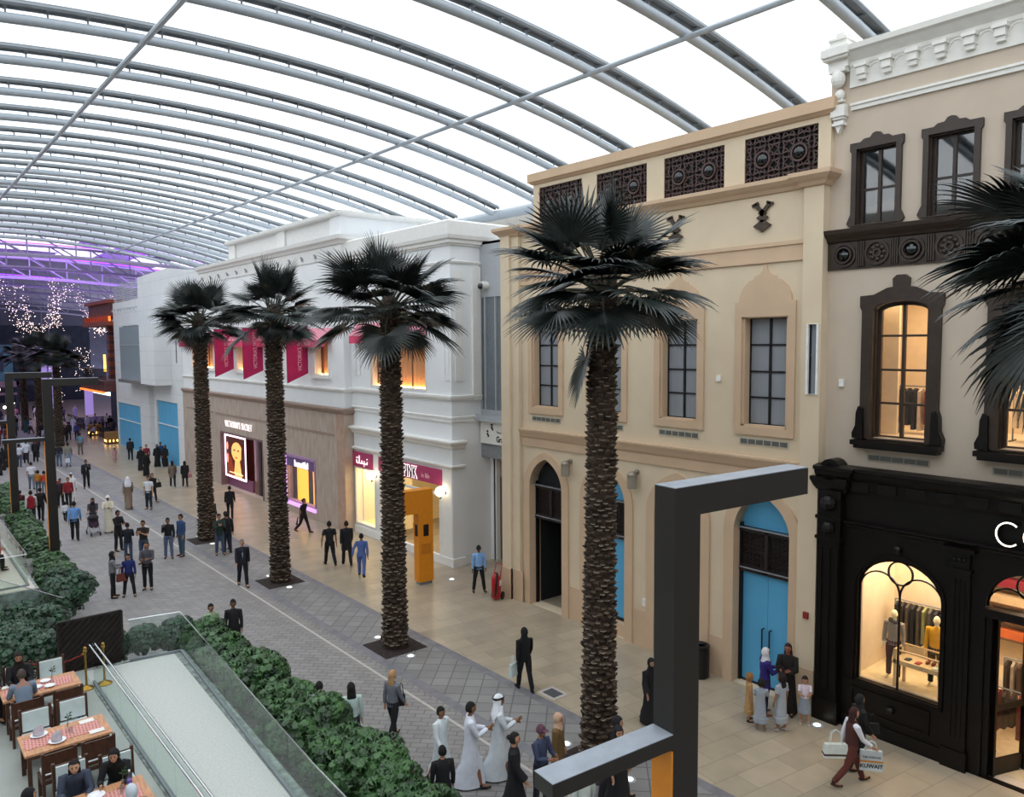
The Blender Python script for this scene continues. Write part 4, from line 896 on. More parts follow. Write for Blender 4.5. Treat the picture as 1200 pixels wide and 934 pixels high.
# conical hung canopy with string lights
M_bulb = emis('string_light_bulb', '#ffe2d6', 3.5)
rnd = random.Random(3)
def strings(name, lab, fn, n):
    k = MB()
    for _ in range(n):
        p = fn()
        r = rnd.uniform(.025, .05); k.add([(p[0]-r, p[1], p[2]), (p[0]+r, p[1], p[2]), (p[0], p[1]-r, p[2]), (p[0], p[1]+r, p[2]), (p[0], p[1], p[2]-r), (p[0], p[1], p[2]+r)], [(0,3,5),(3,1,5),(1,2,5),(2,0,5),(3,0,4),(1,3,4),(2,1,4),(0,2,4)], M_bulb)
    o = k.build(name); return tag(o, lab, 'string lights', kind='stuff')
CX, CY = 19.2, 115
ST = [((14.2, 16.3), (16.0, 10.6)), ((19.9, 17.0), (16.2, 10.6)), ((20.4, 15.8), (23.4, 10.9)), ((24.2, 15.3), (22.6, 10.8)), ((17.8, 17.0), (18.2, 11.5)), ((12.6, 16.5), (14.6, 11.0))]
def swag():
    (x0, z0), (x1, z1) = rnd.choice(ST); t = rnd.random(); g = rnd.gauss(0, .55)
    return (x0+(x1-x0)*t**.8+g*.6, 108+rnd.gauss(0, 1.6), z0+(z1-z0)*t-.9*math.sin(PI*t)+rnd.gauss(0, .3))
strings('string_lights', 'swags of tiny warm white string lights fanning out above the far palms', swag, 720)
def curtain():
    if rnd.random() < .35: return (rnd.uniform(16.6, 17.8), 104+rnd.uniform(-1, 1), rnd.uniform(2.6, 9.0))
    return (rnd.uniform(19.0, 21.2), 104+rnd.uniform(-1, 1), rnd.uniform(3.8, 9.0))
strings('string_lights', 'curtain of string lights hanging behind the far palm trunks', curtain, 170)
# hall backdrop: storefronts and dark frames
M_teal = mat('teal_storefront', '#3f6f7e', .6, var=.15, scale=1); M_nav = mat('dark_slate_wall', '#2e3444', .8, var=.15, scale=1); M_lilac = emis('lilac_self_glow', '#a894d0', .45)  # lilac material glows by itself in place of light falling on cloth and panels
k = MB(); k.box(8, 30, 150, 151, 0, 12.6, M_nav); k.box(3, 12, 138, 139, 3.5, 14, M_nav); tag(k.build('storefront_wall'), 'dark slate storefronts closing the far end of the mall', 'storefront')
t = thing('kiosk_storefront', 'teal upper storefront with a warm lit display at the far left of the hall', 'storefront', (9.5, 118, 0), world=True)
k = MB(); k.box(5, 14.6, 118, 119, 4.6, 9.4, M_teal); k.box(5, 14.8, 117.2, 119, 4.0, 4.7, mat('taupe_fascia', '#7c6470', .7)); k.box(5, 14.8, 116.9, 117.2, 3.0, 3.3, mat('taupe_fascia', '#7c6470')); k.build('facade', t)
k = MB(); k.box(9.2, 10.9, 117.9, 118, 6.4, 8.6, emis('amber_window', '#ffc069', 1.6)); k.box(12.2, 13.6, 117.9, 118, 6.0, 8.4, M_nav); k.build('display_window', t)
k = MB(); k.box(8.2, 11.3, 116.8, 116.9, 3.25, 3.55, emis('amber_strip', '#ffb84e', 5)); k.build('strip_light', t)
for i in range(7): k = MB(); q_ = (10.3+i*.52, 112+rnd.uniform(-2, 2), rnd.uniform(1.6, 4.2)); k.tube([q_, (q_[0], q_[1], 18.9)], .012, M_blk, 4); k.ball(q_, .17, emis('distant_lamp', '#fff2da', 12), 8, 5); tag(k.build('pendant_lamp'), 'distant round white lamp below the teal storefront, %s of seven from the left' % tn[i], 'lamp', 'distant lamps below the teal storefront')
# lilac hanging cloths and panels, lilac light put into their own glow
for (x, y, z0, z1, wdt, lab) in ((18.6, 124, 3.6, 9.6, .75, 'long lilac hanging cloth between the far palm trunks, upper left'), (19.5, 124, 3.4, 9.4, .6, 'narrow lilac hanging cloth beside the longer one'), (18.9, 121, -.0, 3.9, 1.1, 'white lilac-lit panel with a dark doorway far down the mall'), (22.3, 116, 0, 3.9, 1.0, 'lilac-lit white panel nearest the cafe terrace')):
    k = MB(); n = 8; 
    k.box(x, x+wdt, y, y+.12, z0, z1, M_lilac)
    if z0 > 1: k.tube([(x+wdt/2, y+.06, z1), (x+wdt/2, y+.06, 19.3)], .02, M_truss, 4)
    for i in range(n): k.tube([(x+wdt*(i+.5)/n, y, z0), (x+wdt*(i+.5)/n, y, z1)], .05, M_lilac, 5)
    tag(k.build('hanging_cloth' if z0 > 1 else 'glow_panel'), lab, 'cloth' if z0 > 1 else 'screen')  # low pieces are plain glowing panels, not screens
k = MB(); k.box(15.0, 26.5, 119.8, 120.2, 4.1, 4.6, M_nav); k.box(15.0, 15.4, 119.8, 120.2, 0, 4.6, M_nav); tag(k.build('portal_frame'), 'long dark portal beam crossing the far mall', 'portal')
# cafe with glowing orange timber fascia
M_oran = mat('orange_timber', '#8a3c22', .6, var=.15, scale=2, stretch=(1, 1, 6)); M_ora2 = mat('dark_brick_timber', '#5c3230', .7, var=.25, scale=2, stretch=(1, 1, 8))
M_og = emis('orange_cove_light', '#ff7a2a', 1.9)
cf = thing('cafe_building', 'two-storey cafe with brown timber fascias and glowing orange cove lights past the white block', 'building', (20, 92, 0), world=True)
k = MB(); k.box(17.8, 27, 79.6, 89, 11.9, 13.3, M_ora2); k.box(17.5, 27, 79.5, 89.3, 13.2, 13.5, M_oran); k.box(17.3, 27, 79.5, 89.5, 11.1, 11.5, M_oran); k.build('upper_fascia', cf)
k = MB(); k.box(17.6, 17.75, 79.6, 89, 11.5, 11.95, M_og)
k.build('cove_light', cf)
for i in range(9): k = MB(); k.box(17.35, 17.62, 79.8+i*1.12, 80.05+i*1.12, 11.5, 12.0, M_oran); k.build('fascia_block', cf)
k = MB(); k.box(17.0, 27, 79.6, 90, 4.9, 5.9, M_ora2); k.box(16.9, 17.0, 79.6, 90, 4.75, 4.92, M_og); k.box(16.8, 27, 79.6, 90, 5.9, 6.0, mat('mauve_ledge', '#6d5560', .7)); k.build('lower_fascia', cf)
k = MB()
for i in range(12): k.box(18.3, 19.6, 83, 84, 6+i*.42, 6+i*.42+.36, M_oran if i % 2 else M_ora2)
k.build('column', cf); k = MB(); k.box(18.6, 18.7, 86.6, 87.1, 6.6, 8.3, emis('amber_lantern', '#ffc046', 5)); k.build('lantern', cf)
k = MB(); k.box(21.5, 21.7, 82, 98, 0, 11.5, M_nav); k.build('back_wall', cf)
k = MB()
for i in range(26): k.tube([(17.2, 79.9+i*.38, 6), (17.2, 79.9+i*.38, 7.0)], .03, M_blk, 4)
k.tube([(17.2, 79.7, 7.0), (17.2, 90, 7.0)], .05, M_blk, 5); k.build('balustrade', cf)
for (x, y, lab) in ((17.6, 80.4, 'square planter box glowing with candle lights nearest the blue hoarding'), (17.9, 89.0, 'square planter box glowing with candle lights, second along the cafe terrace')):
    t = thing('lit_planter', lab, 'planter', (x, y, 0), group='lit planter boxes of the cafe terrace')
    k = MB(); k.box(-.6, .6, -.6, .6, .0, .1, M_blk); k.box(-.56, .56, -.56, .56, .1, 1.1, mat('amber_wicker', '#8f6a3c', .7, var=.2, scale=9)); k.build('box', t)
    for q in (-.32, 0, .32): k = MB(); k.ball((-.57, q, .3), .05, emis('candle', '#ffc060', 9), 8, 5, (.6, 1, 2.2)); k.ball((q, -.57, .3), .05, _mats['candle'], 8, 5, (1, .6, 2.2)); k.build('candle_light', t)
# cafe terrace tables and added dark planting
for i in range(9):
    x = 17.2+rnd.uniform(0, 2.4); y = 84+i*1.6
    t = thing('cafe_table', 'small dark cafe table on the far terrace, %s along from the blue hoarding' % tn[i], 'table', (x, y, 0), group='dark tables of the far cafe terrace')
    k = MB(); k.lathe([(.4, .72), (.4, .75)], (0,0,0), M_blk, 10); k.build('tabletop', t); k = MB(); k.tube([(0,0,0), (0,0,.72)], .04, M_blk, 6); k.lathe([(.2, 0), (.2, .03)], (0,0,0), M_blk, 8); k.build('leg', t)

slab('floor', 18.3, 27, 79.6, 112, -.05, .01, mat('added_dark_floor', '#3b3238', .7, var=.2, scale=2))  # dark sheet added over the tiles to make the bright terrace darker
for i in range(12):  # hedges added to darken the terrace edge
    y = 82.3+i*2.1; x = 18.05+i*.05
    t = thing('added_hedge', 'added dark planter hedge at the edge of the far cafe terrace, %s along' % (['first', 'second', 'third', 'fourth', 'fifth', 'sixth', 'seventh', 'eighth', 'ninth', 'tenth', 'eleventh', 'twelfth'][i]), 'planter', (x, y, 0), group='added planter hedges of the far cafe')
    k = MB(); k.box(-.2, .2, -.8, .8, 0, .5, mat('dark_planter_box', '#2a2024', .6)); k.build('trough', t)
    k = MB(); rr = random.Random(i)
    for _ in range(90): 
        px, py, pz = rr.uniform(-.22, .22), rr.uniform(-.8, .8), rr.uniform(.5, 1.0); a = rr.uniform(0, 6.28); d = .09
        k.add([(px, py, pz), (px+d*math.cos(a), py+d*math.sin(a), pz+.05), (px+d*1.6*math.cos(a+.3), py+d*1.6*math.sin(a+.3), pz-.03), (px+d*math.cos(a+.9), py+d*math.sin(a+.9), pz)], [(0,1,2,3)], mat('cafe_hedge_leaf', '#232a26', .6))
    k.build('foliage', t)
# ================================================================ FAN PALMS
M_frond = mat('palm_leaf_dark', '#0d1210', .36, var=.35, scale=5, spec=.6, col2='#2b3531')
M_petiole = mat('palm_petiole', '#3e3f30', .6, var=.2)
M_trunk = mat('palm_trunk_fibre', '#33261c', .9, var=.35, scale=7)
M_boot = mat('palm_boot_cut', '#4a3b2f', .85, var=.3, scale=12)
M_rim = mat('palm_boot_pale_rim', '#8d8272', .8, var=.2, scale=12)
def frond_mesh(el, seed, plen=1.0, flen=1.15, droop=1., nseg=38):
    r = random.Random(seed); b = MB()
    # petiole curve in xz plane
    P = [Vector((.16, 0, 0))]; a = math.radians(el); n = 6; L = plen*r.uniform(.9, 1.1)
    for i in range(n):
        P.append(P[-1]+Vector((math.cos(a), 0, math.sin(a)))*L/n); a -= math.radians(5*droop*(1 if el > -50 else .3))
    b.tube(P, [.035-.003*i for i in range(n+1)], M_petiole, 5)
    d = Vector((math.cos(a), 0, math.sin(a))); s = Vector((0, 1, 0)); nn = d.cross(s); 
    if nn.z < 0: nn = -nn
    base = P[-1]
    span = math.radians(118)
    for k in range(nseg):
        t = k/(nseg-1)*2-1; ang = t*span
        dr = d*math.cos(ang)+s*math.sin(ang)-nn*(.10*math.cos(ang*1.5)+.18*abs(math.sin(ang)))*(-1 if k % 2 else -1)
        dr.normalize(); Ls = flen*(.72+.28*math.cos(ang*.7))*r.uniform(.88, 1.06)
        pts = [base.copy()]; cur = dr.copy(); m = 7
        for i in range(m):
            f = (i+1)/m
            g = .02+.40*droop*max(0, f-.42)**1.3*r.uniform(.6, 1.3)
            cur = (cur+Vector((0, 0, -1))*g).normalized(); pts.append(pts[-1]+cur*Ls/m)
        # width profile, joined near the base
        side0 = (s*math.cos(ang)-d*math.sin(ang)).normalized(); vs = []; fw = span*2/nseg*.62
        for i, p in enumerate(pts):
            f = i/m; w = fw*Ls*f if f < .5 else fw*Ls*.5*(1-((f-.5)/.5)**1.5)
            w = max(w, .003)*1.0
            up = nn*(w*.55)
            vs += [p-side0*w, p+up, p+side0*w]
        fs = []
        for i in range(m): q = i*3; fs += [(q, q+1, q+4, q+3), (q+1, q+2, q+5, q+4)]
        b.add(vs, fs, M_frond)
    return b.mesh('frond')
FR = {}
for el in (84, 68, 52, 38, 24, 10, -8):
    FR[el] = [frond_mesh(el, el*7+s, droop=(.3 if el > 60 else .6 if el > 45 else .95)) for s in range(2)]
FR[-24] = [frond_mesh(-20, 31+s, 1.05, 1.3, 1.7) for s in range(3)]
FR[-70] = [frond_mesh(-72, 5, 1.0, 1.1, .4)]
def trunk_mesh(H, seed):
    r = random.Random(seed); b = MB()
    def rad(z): return .33-.075*min(1, z/H)+.05*math.exp(-z*3)
    b.loft([(0, 0, z*H/24, rad(z*H/24), rad(z*H/24)) for z in range(25)], M_trunk, 16)
    z = .08; row = 0
    while z < H:
        n = 13; R = rad(z)
        for j in range(n):
            a = 2*PI*(j+.5*(row % 2))/n+r.uniform(-.08, .08); zz = z+r.uniform(-.055, .055); wd = R*.24*r.uniform(.8, 1.25); o = r.uniform(.05, .12); h = .13*r.uniform(.8, 1.2)
            ca, sa = math.cos(a), math.sin(a)
            def pt(rr, tt, z_): return ((rr*ca-tt*sa), (rr*sa+tt*ca), z_)
            v = [pt(R-.02, -wd, zz), pt(R-.02, wd, zz), pt(R+o*.8, wd*.75, zz+h*.7), pt(R+o*.8, -wd*.75, zz+h*.7), pt(R-.02, -wd*.8, zz+h), pt(R-.02, wd*.8, zz+h), pt(R+o, 0, zz+h*.82)]
            b.add(v, [(0,1,2,6,3), (3,6,4), (6,5,4), (6,2,5), (0,3,4), (1,5,2)], M_boot if r.random() < .75 else M_trunk)
            if r.random() < .55:
                q = [pt(R+o*.86, wd*.8, zz+h*.80), pt(R+o*1.12, 0, zz+h*.70), pt(R+o*.86, -wd*.8, zz+h*.80), pt(R+o*.8, -wd*.8, zz+h*.88), pt(R+o*1.02, 0, zz+h*.80), pt(R+o*.8, wd*.8, zz+h*.88)]
                b.add(q, [(0,1,4,5), (1,2,3,4)], M_rim)
        z += .125; row += 1
    return b.mesh('trunk')
TR = {}
def palm(x, y, H, lab, seed, sc=1., nfr=None, lean=(0,0), group='tall fan palms along the mall', hang=0, old=False):
    r = random.Random(seed); t = thing('fan_palm', lab, 'palm tree', (x, y, 0), group=group)
    key = round(H, 1)
    if key not in TR: TR[key] = trunk_mesh(H, seed)
    tilt = Vector((lean[0], lean[1], H)); rx = -math.atan2(lean[1], H); ry = math.atan2(lean[0], H)
    inst('trunk', TR[key], t, (0,0,0), (rx, ry, 0))
    top = Vector((lean[0], lean[1], H))
    lay = [(84, 3, .6), (68, 4, .5), (52, 4, .42), (38, 6, .34), (24, 8, .26), (10, 9, .2), (-8, 5, .14)]
    for el, n, dz in lay:
        a0 = r.uniform(0, 6.28)
        for j in range(n):
            a = a0+2*PI*j/n+r.uniform(-.35, .35); s = sc*r.uniform(.8, 1.12)*(1.05 if -10 < el < 40 else .95)
            inst('frond', r.choice(FR[el]), t, (top.x, top.y, top.z+dz-.1), (r.uniform(-.38, .38), r.uniform(-.2, .2), a), s)
    for j in range(9 if old else 0): inst('frond', FR[-24][j % 3], t, (top.x, top.y, top.z+.12), (r.uniform(-.3, .3), r.uniform(-.15, .25), 2*PI*j/9+r.uniform(-.2, .2)), sc*r.uniform(.95, 1.1))
    for j in range(hang): inst('frond', FR[-70][0], t, (top.x, top.y, top.z-.25), (0, .08, 2.55+j*2), sc*.95)
    # heart of the crown
    k = MB(); k.ball((0, 0, 0), .34, M_trunk, 10, 6, (1, 1, 1.6)); o = k.build('crown_heart', t); o.location = (top.x, top.y, top.z+.15)
    return t
palm(12.1, 11.65, 10.2, 'tallest looking fan palm, nearest with its whole trunk showing, before the cream building', 1, 1.08, lean=(.25, .1), hang=1)
palm(12.1, 20.25, 10.05, 'fan palm in front of the white corner shop with the magenta sign', 2, 1.05)
palm(12.1, 28.85, 10.15, 'fan palm in front of the stone shopfront, between the poster and the lilac window', 3, .98)
palm(12.1, 37.4, 10.1, 'fan palm furthest along the near row, left of the stone shop lettering', 4, .98)
palm(12.45, 2.75, 10.0, 'fan palm at the right edge showing only its drooping grey-green fronds', 5, 1.0, old=True)
palm(13.4, 81.3, 8.0, 'right-hand palm of the distant cluster under the string lights', 6, 1.05, group='distant palms under the string lights')
palm(13.6, 92.7, 8.2, 'middle palm of the distant cluster under the string lights', 7, 1.15, group='distant palms under the string lights')
palm(13.2, 99.5, 7.9, 'left-hand palm of the distant cluster under the string lights', 8, 1.1, group='distant palms under the string lights')
# tree pits and buried uplighters
M_mulch = mat('dark_mulch', '#2e2421', .95, var=.5, scale=14, bump=.8, bscale=20)
def up(x, y, lab):
    t = thing('ground_uplighter', lab, 'ground light', (x, y, 0), group='buried uplighters in the paving')
    k = MB(); k.lathe([(.15, 0), (.15, .012), (.12, .014)], (0,0,0), M_steelL, 16); k.build('rim', t)
    k = MB(); k.lathe([(.09, .014), (.085, .02)], (0,0,0), emis('uplighter_lens', '#fff6e4', 3), 14); k.build('lens', t)
pn2 = ['nearest palm', 'second palm', 'third palm', 'fourth palm']
pn_ = ['nearest palm', 'palm before the white corner shop', 'palm before the stone shopfront', 'furthest palm of the near row']
for i, y in enumerate((11.65, 20.25, 28.85, 37.4)):
    k = MB(); k.box(11.35, 12.8, y-.72, y+.72, -.02, .008, M_mulch)
    tag(k.build('tree_pit'), 'square pit of dark mulch around the %s' % pn_[i], 'tree pit')
    up(12.03, y+.95, 'small round uplighter in the paving, far side of the %s' % pn2[i]); up(12.03, y-.98, 'small round uplighter in the paving, near side of the %s' % pn2[i])
up(17.25, 9.3, 'round uplighter at the foot of the dark shopfront pilaster')
up(17.3, 24.6, 'round uplighter on the stone floor near the red extinguisher')
k = MB(); k.box(13.4, 13.75, 14.5, 14.95, 0, .008, mat('drain_grate', '#4b4d52', .6)); k.box(13.3, 13.85, 14.4, 15.05, 0, .004, M_pale); tag(k.build('drain_cover'), 'square grey drain cover in the beige tiles', 'drain cover')

# ================================================================ TOTEM PORTALS
M_tot = mat('dark_grey_cladding', '#282523', .42, .2, var=.05, scale=2); M_tott = mat('totem_top_sheet', '#969ca5', .4, .2, var=.08, scale=4)
M_or = mat('orange_panel', '#e08a14', .5, var=.03)
def totem(x, y, lab, side=True):
    t = thing('steel_totem', lab, 'totem', (x, y, 0), -.09, group='dark portal totems in a row')
    k = MB(); k.box(0, .34, 0, .26, 0, 7.95, M_tot); k.build('post', t)
    k = MB(); k.box(.34, 2.0, 0, .26, 7.67, 7.945, M_tot); k.box(0, 2.0, 0, .26, 7.95, 7.958, M_tott); k.build('upper_arm', t)
    k = MB(); k.box(-1.42, 0, -.0, .26, 5.48, 5.62, M_tot); k.box(-1.42, 0, 0, .26, 5.62, 5.628, M_tott); k.build('lower_arm', t)
    k = MB(); k.box(-.02, 0, .0, .26, .0, 5.46, M_or); k.box(-.0, -.02, 0, .26, 0, .1, M_tot); k.build('orange_panel', t)
totem(5.63, 4.45, 'large dark grey steel totem in the right foreground with two arms')
totem(5.35, 35.6, 'slim dark steel totem rising from the bushes at left, nearer of two')
totem(5.2, 45.0, 'slim dark steel totem at the far left edge, further of two')
# orange kiosk
t = thing('info_kiosk', 'orange L-shaped information kiosk with small black screens before the white corner shop', 'kiosk', (15.9, 24.75, 0), -.1)
k = MB(); k.box(0, .62, 0, .42, .12, 3.7, M_or); k.build('post', t); k = MB(); k.box(.05, .57, .05, .37, 0, .12, M_steelD); k.build('base', t)
k = MB(); k.box(-1.3, 0, 0, .42, 2.8, 3.7, M_or); k.build('arm', t)
k = MB(); k.box(.2, .42, -.012, 0, 1.9, 2.35, M_blk); k.build('screen', t); k = MB(); k.box(-.012, 0, .1, .3, 1.9, 2.35, M_blk); k.build('screen', t)
k = MB(); k.box(.1, .52, -.006, 0, 1.2, 1.6, mat('deep_orange_relief', '#c97811', .6)); k.build('relief_panel', t)  # shallow panel in a deeper orange than the post
k = MB(); k.box(-.95, -.88, -.01, 0, 3.0, 3.25, M_blk); k.box(-.82, -.75, -.01, 0, 2.95, 3.3, M_blk); k.build('arm_emblem', t)
# litter bin
t = thing('litter_bin', 'black cylindrical litter bin against the cream wall between two blue arches', 'bin', (17.38, 12.85, 0))
k = MB(); k.lathe([(.24, 0), (.27, .03), (.27, .82), (.25, .86)], (0,0,0), M_blk, 22); k.build('body', t, smooth=True)
k = MB(); k.lathe([(.28, .84), (.28, .90), (.2, .93), (.17, .86)], (0,0,0), M_blk, 22); k.build('rim', t, smooth=True)
# wheeled extinguisher
M_redp = mat('red_enamel', '#a8101a', .3, var=.04)
t = thing('wheeled_extinguisher', 'red wheeled fire extinguisher with black hose at the corner of the cream building', 'fire extinguisher', (17.1, 21.55, 0), .5)
k = MB(); k.lathe([(.12, .06), (.17, .12), (.17, .78), (.13, .9), (.05, .95), (.05, 1.02)], (0,0,0), M_redp, 16); k.build('cylinder', t, smooth=True)
k = MB(); k.tube([(.14, -.12, .2), (.16, -.12, 1.0), (.3, -.12, 1.25), (.3, .12, 1.25), (.16, .12, 1.0), (.14, .12, .2)], .018, M_redp, 6); k.build('handle', t)
for s in (-1, 1):
    k = MB(); k.tube([(.17, s*.16, .14), (.17, s*.21, .14)], .14, M_blk, 16); k.build('wheel', t)
k = MB(); k.tube([(-.02, -.05, .98), (-.16, -.1, .95), (-.26, -.12, .7), (-.26, -.1, .4), (-.2, -.05, .22)], .04, M_blk, 8); k.build('hose', t)
k = MB(); k.box(-.09, .09, -.18, -.168, .55, .75, M_white); k.build('label_plate', t)

# ================================================================ SHRUBS
M_leafA = mat('shrub_leaf', '#142617', .45, var=.35, scale=4, col2='#47703a'); M_leafB = mat('shrub_leaf_dark', '#12221a', .45, var=.3, scale=4, col2='#345a3c')
M_twig = mat('shrub_twig', '#4a3f2c', .8)
def shrub_mesh(seed, n=760, R=.8, Hh=1.2, m=None, lf=.12):
    r = random.Random(seed); b = MB(); lobes = [(r.uniform(-.45, .45)*R, r.uniform(-.45, .45)*R, r.uniform(.5, .85)*Hh, r.uniform(.45, .62)*R) for _ in range(7)]
    for _ in range(n):
        lx, ly, lz, lr = r.choice(lobes); a = r.uniform(0, 2*PI); ph = math.asin(r.uniform(-.6, 1)); rr = lr*r.uniform(.8, 1.06)
        c = Vector((lx+rr*math.cos(a)*math.cos(ph), ly+rr*math.sin(a)*math.cos(ph), max(.08, lz+rr*math.sin(ph)*1.05)))
        out = Vector((math.cos(a)*math.cos(ph), math.sin(a)*math.cos(ph), math.sin(ph)*.7+.5)).normalized()
        ref = out.cross(Vector((r.uniform(-1, 1), r.uniform(-1, 1), r.uniform(-.3, 1)))).normalized(); o2 = out.cross(ref)
        k = r.choice((5, 6, 7)); 
        for q in range(k):
            t = 2*PI*q/k; d = (ref*math.cos(t)+o2*math.sin(t)-out*.0).normalized(); L = lf*r.uniform(.75, 1.2); w = L*.24; sd = out.cross(d)
            p0 = c+out*.03; p1 = c+d*L*.5+out*.03; p2 = c+d*L-out*L*.38
            b.add([p0, p1-sd*w, p2, p1+sd*w], [(0,1,2,3)], m)
    return b.mesh('foliage')
def twig_mesh(seed, R, Hh):
    r = random.Random(seed); b = MB()
    for _ in range(9):
        a = r.uniform(0, 6.28); q = r.uniform(.1, .5)*R; b.tube([(0, 0, 0), (q*.5*math.cos(a), q*.5*math.sin(a), Hh*.4), (q*math.cos(a), q*math.sin(a), Hh*.8)], [.025, .018, .008], M_twig, 5)
    return b.mesh('stems')
SH = [shrub_mesh(s, m=M_leafA) for s in (1, 2, 3)]+[shrub_mesh(9, m=M_leafB), shrub_mesh(10, m=M_leafB)]
TW = twig_mesh(4, .8, 1.2)
def shrub(x, y, z, s, lab, v, group, sz=1.):
    t = thing('shrub', lab, 'shrub', (x, y, z), group=group)
    r = random.Random(int(x*31+y*17)); a = r.uniform(0, 6.28)
    inst('foliage', SH[v], t, (0,0,0), (0,0,a), (s, s, s*sz)); inst('stems', TW, t, (0,0,0), (0,0,a), (s, s, s*sz))
pl_ = ['nearest to the camera', 'second nearest', 'third', 'fourth', 'fifth', 'sixth', 'seventh', 'eighth', 'ninth', 'tenth', 'eleventh', 'furthest']
yy = 9.6; i = 0
while yy < 22.6:
    xx = 6.95+(i*37 % 5)*.06
    shrub(xx, yy, 0, 1.0+(i*53 % 7)*.03, 'leafy green hedge shrub outside the ramp balustrade, %s' % pl_[i], i % 3, 'hedge outside the near balustrade'); yy += 1.12; i += 1
for i, (x, y, s, lab) in enumerate(((6.7, 23.6, .95, 'round shrub behind the glass corner at the end of the ramp'), (5.0, 23.9, .95, 'shrub behind the glass, right of the dark slatted panel'), (5.9, 24.2, .8, 'low shrub just beyond the end of the ramp'), (4.55, 29.0, 1.2, 'large round dark shrub left of the paved street'), (3.3, 27.6, 1.1, 'dark shrub beside the large round one'), (5.0, 31.4, 1.0, 'shrub at the foot of the nearer slim totem'))):
    shrub(x, y, 0, s, lab, 3+i % 2, 'bushes around the terraces')
for i, (x, y) in enumerate(((3.1, 23.0), (2.1, 22.9), (1.1, 22.7), (.2, 23.3), (2.6, 24.3), (1.5, 24.4), (.4, 24.8), (3.3, 25.0))):
    shrub(x, y, .55, 1.05, 'dark green shrub behind the restaurant tables, %s counting from the slatted panel' % pl_[i+1], 3+i % 2, 'shrubs behind the restaurant tables')
for i in range(10):
    shrub(5.15+i*.08, 33.0+i*2.4, 0, 1.0, 'low green shrub in the narrow bed beside the far terrace, %s along' % pl_[i], i % 3, 'narrow bed beside the far terrace', .8)
# ================================================================ TERRACES
M_terr = mat('pale_terrace_stone', '#a3a8a2', .5, var=.05, scale=1.5, bump=.05)
M_terr2 = mat('speckled_white_stone', '#bdc0bb', .6, var=.06, scale=20)
M_kerb = mat('stained_channel', '#7f8883', .7, var=.35, scale=5)
M_rail = mat('polished_steel', '#c9cdd0', .18, .9, var=.02)
M_bal = glassm('balustrade_glass', (.91, .955, .935), .04, .01)
slab('floor', -6, 3.9, 3, 21.9, .62, 1.0, M_terr)
rb = MB(); rb.add([(3.9, 3, .62), (5.25, 3, .62), (6.15, 21.5, .62), (3.9, 21.8, .62), (3.9, 3, 1.001), (5.25, 3, 1.001), (6.15, 21.5, 1.001), (3.9, 21.8, 1.001)], [(0,3,2,1),(4,5,6,7),(0,1,5,4),(1,2,6,5),(2,3,7,6),(3,0,4,7)], M_terr2); tag(rb.build('floor'), kind='structure')
slab('trim_4', 3.84, 3.98, 3, 20.7, 1.0, 1.02, M_kerb); rb = MB(); rb.add([(5.12, 3, .9), (5.34, 3, .9), (6.27, 21.6, .9), (6.0, 21.5, .9), (5.12, 3, 1.012), (5.34, 3, 1.012), (6.27, 21.6, 1.012), (6.0, 21.5, 1.012)], [(0,3,2,1),(4,5,6,7),(0,1,5,4),(1,2,6,5),(2,3,7,6),(3,0,4,7)], M_kerb); tag(rb.build('trim_5'), kind='structure')
slab('wall_terrace', 5.05, 5.2, 3, 21.6, 0, .98, M_kerb); slab('wall_terrace', -6, 5.9, 21.8, 21.9, 0, .98, M_kerb); slab('wall_terrace', -6, -5.9, 3, 21.9, 0, 1, M_kerb)
# diners' balcony the camera stands on is out of frame; far terrace
slab('floor', -6, 4.1, 30.6, 60, .6, 1.0, mat('far_terrace_floor', '#c9beb0', .6, var=.06)); slab('wall_terrace', 4.1, 4.2, 30.6, 60, 0, .98, M_kerb); slab('wall_terrace', -6, 4.2, 30.5, 30.6, 0, .98, M_kerb)
def balustrade(pts, z0, h, lab, step=1.35, rail=True, double=False, group=None):
    t = thing('glass_balustrade', lab, 'balustrade', (pts[0][0], pts[0][1], z0), world=True, group=group)
    for a, c in zip(pts[:-1], pts[1:]):
        A = Vector((a[0], a[1], 0)); B = Vector((c[0], c[1], 0)); L = (B-A).length; n = max(1, round(L/step)); d = (B-A)/n
        for i in range(n):
            p = A+d*i+d.normalized()*.008; q = A+d*(i+1)-d.normalized()*.008
            k = MB(); k.bar((p.x, p.y, z0+h/2), (q.x, q.y, z0+h/2), .014, h, M_bal); k.build('glass_panel', t)
        k = MB(); k.bar((A.x, A.y, z0+.03), (B.x, B.y, z0+.03), .06, .07, M_steelD); k.build('base_channel', t)
        if rail:
            k = MB()
            if double:
                nrm = Vector((-(B-A).y, (B-A).x, 0)).normalized()*.06
                for s, m_ in ((1, M_rail), (-1, M_rail)): k.tube([(A.x+nrm.x*s, A.y+nrm.y*s, z0+h-.03), (B.x+nrm.x*s, B.y+nrm.y*s, z0+h-.03)], .024, m_, 8)
            else: k.tube([(A.x, A.y, z0+h+.01), (B.x, B.y, z0+h+.01)], .014, M_rail, 6)
            k.build('handrail', t)
    return t
balustrade([(3.93, 20.9), (3.90, 5.0)], 1.0, 1.0, 'inner glass balustrade with double steel handrail between the tables and the ramp', double=True)
balustrade([(4.95, 21.75), (6.18, 21.5), (5.55, 12.0), (5.35, 6.0)], 1.0, 1.1, 'outer frameless glass balustrade between the ramp and the hedge')
balustrade([(-3, 30.9), (3.95, 31.0), (4.05, 59)], 1.0, 1.1, 'far terrace glass balustrade with thin steel rail at the left edge', 2.6)
balustrade([(2.0, 31.0), (2.9, 27.9), (4.0, 24.9)], .9, 1.2, 'tinted glass balustrade running between the dark bushes at the left', 1.6)
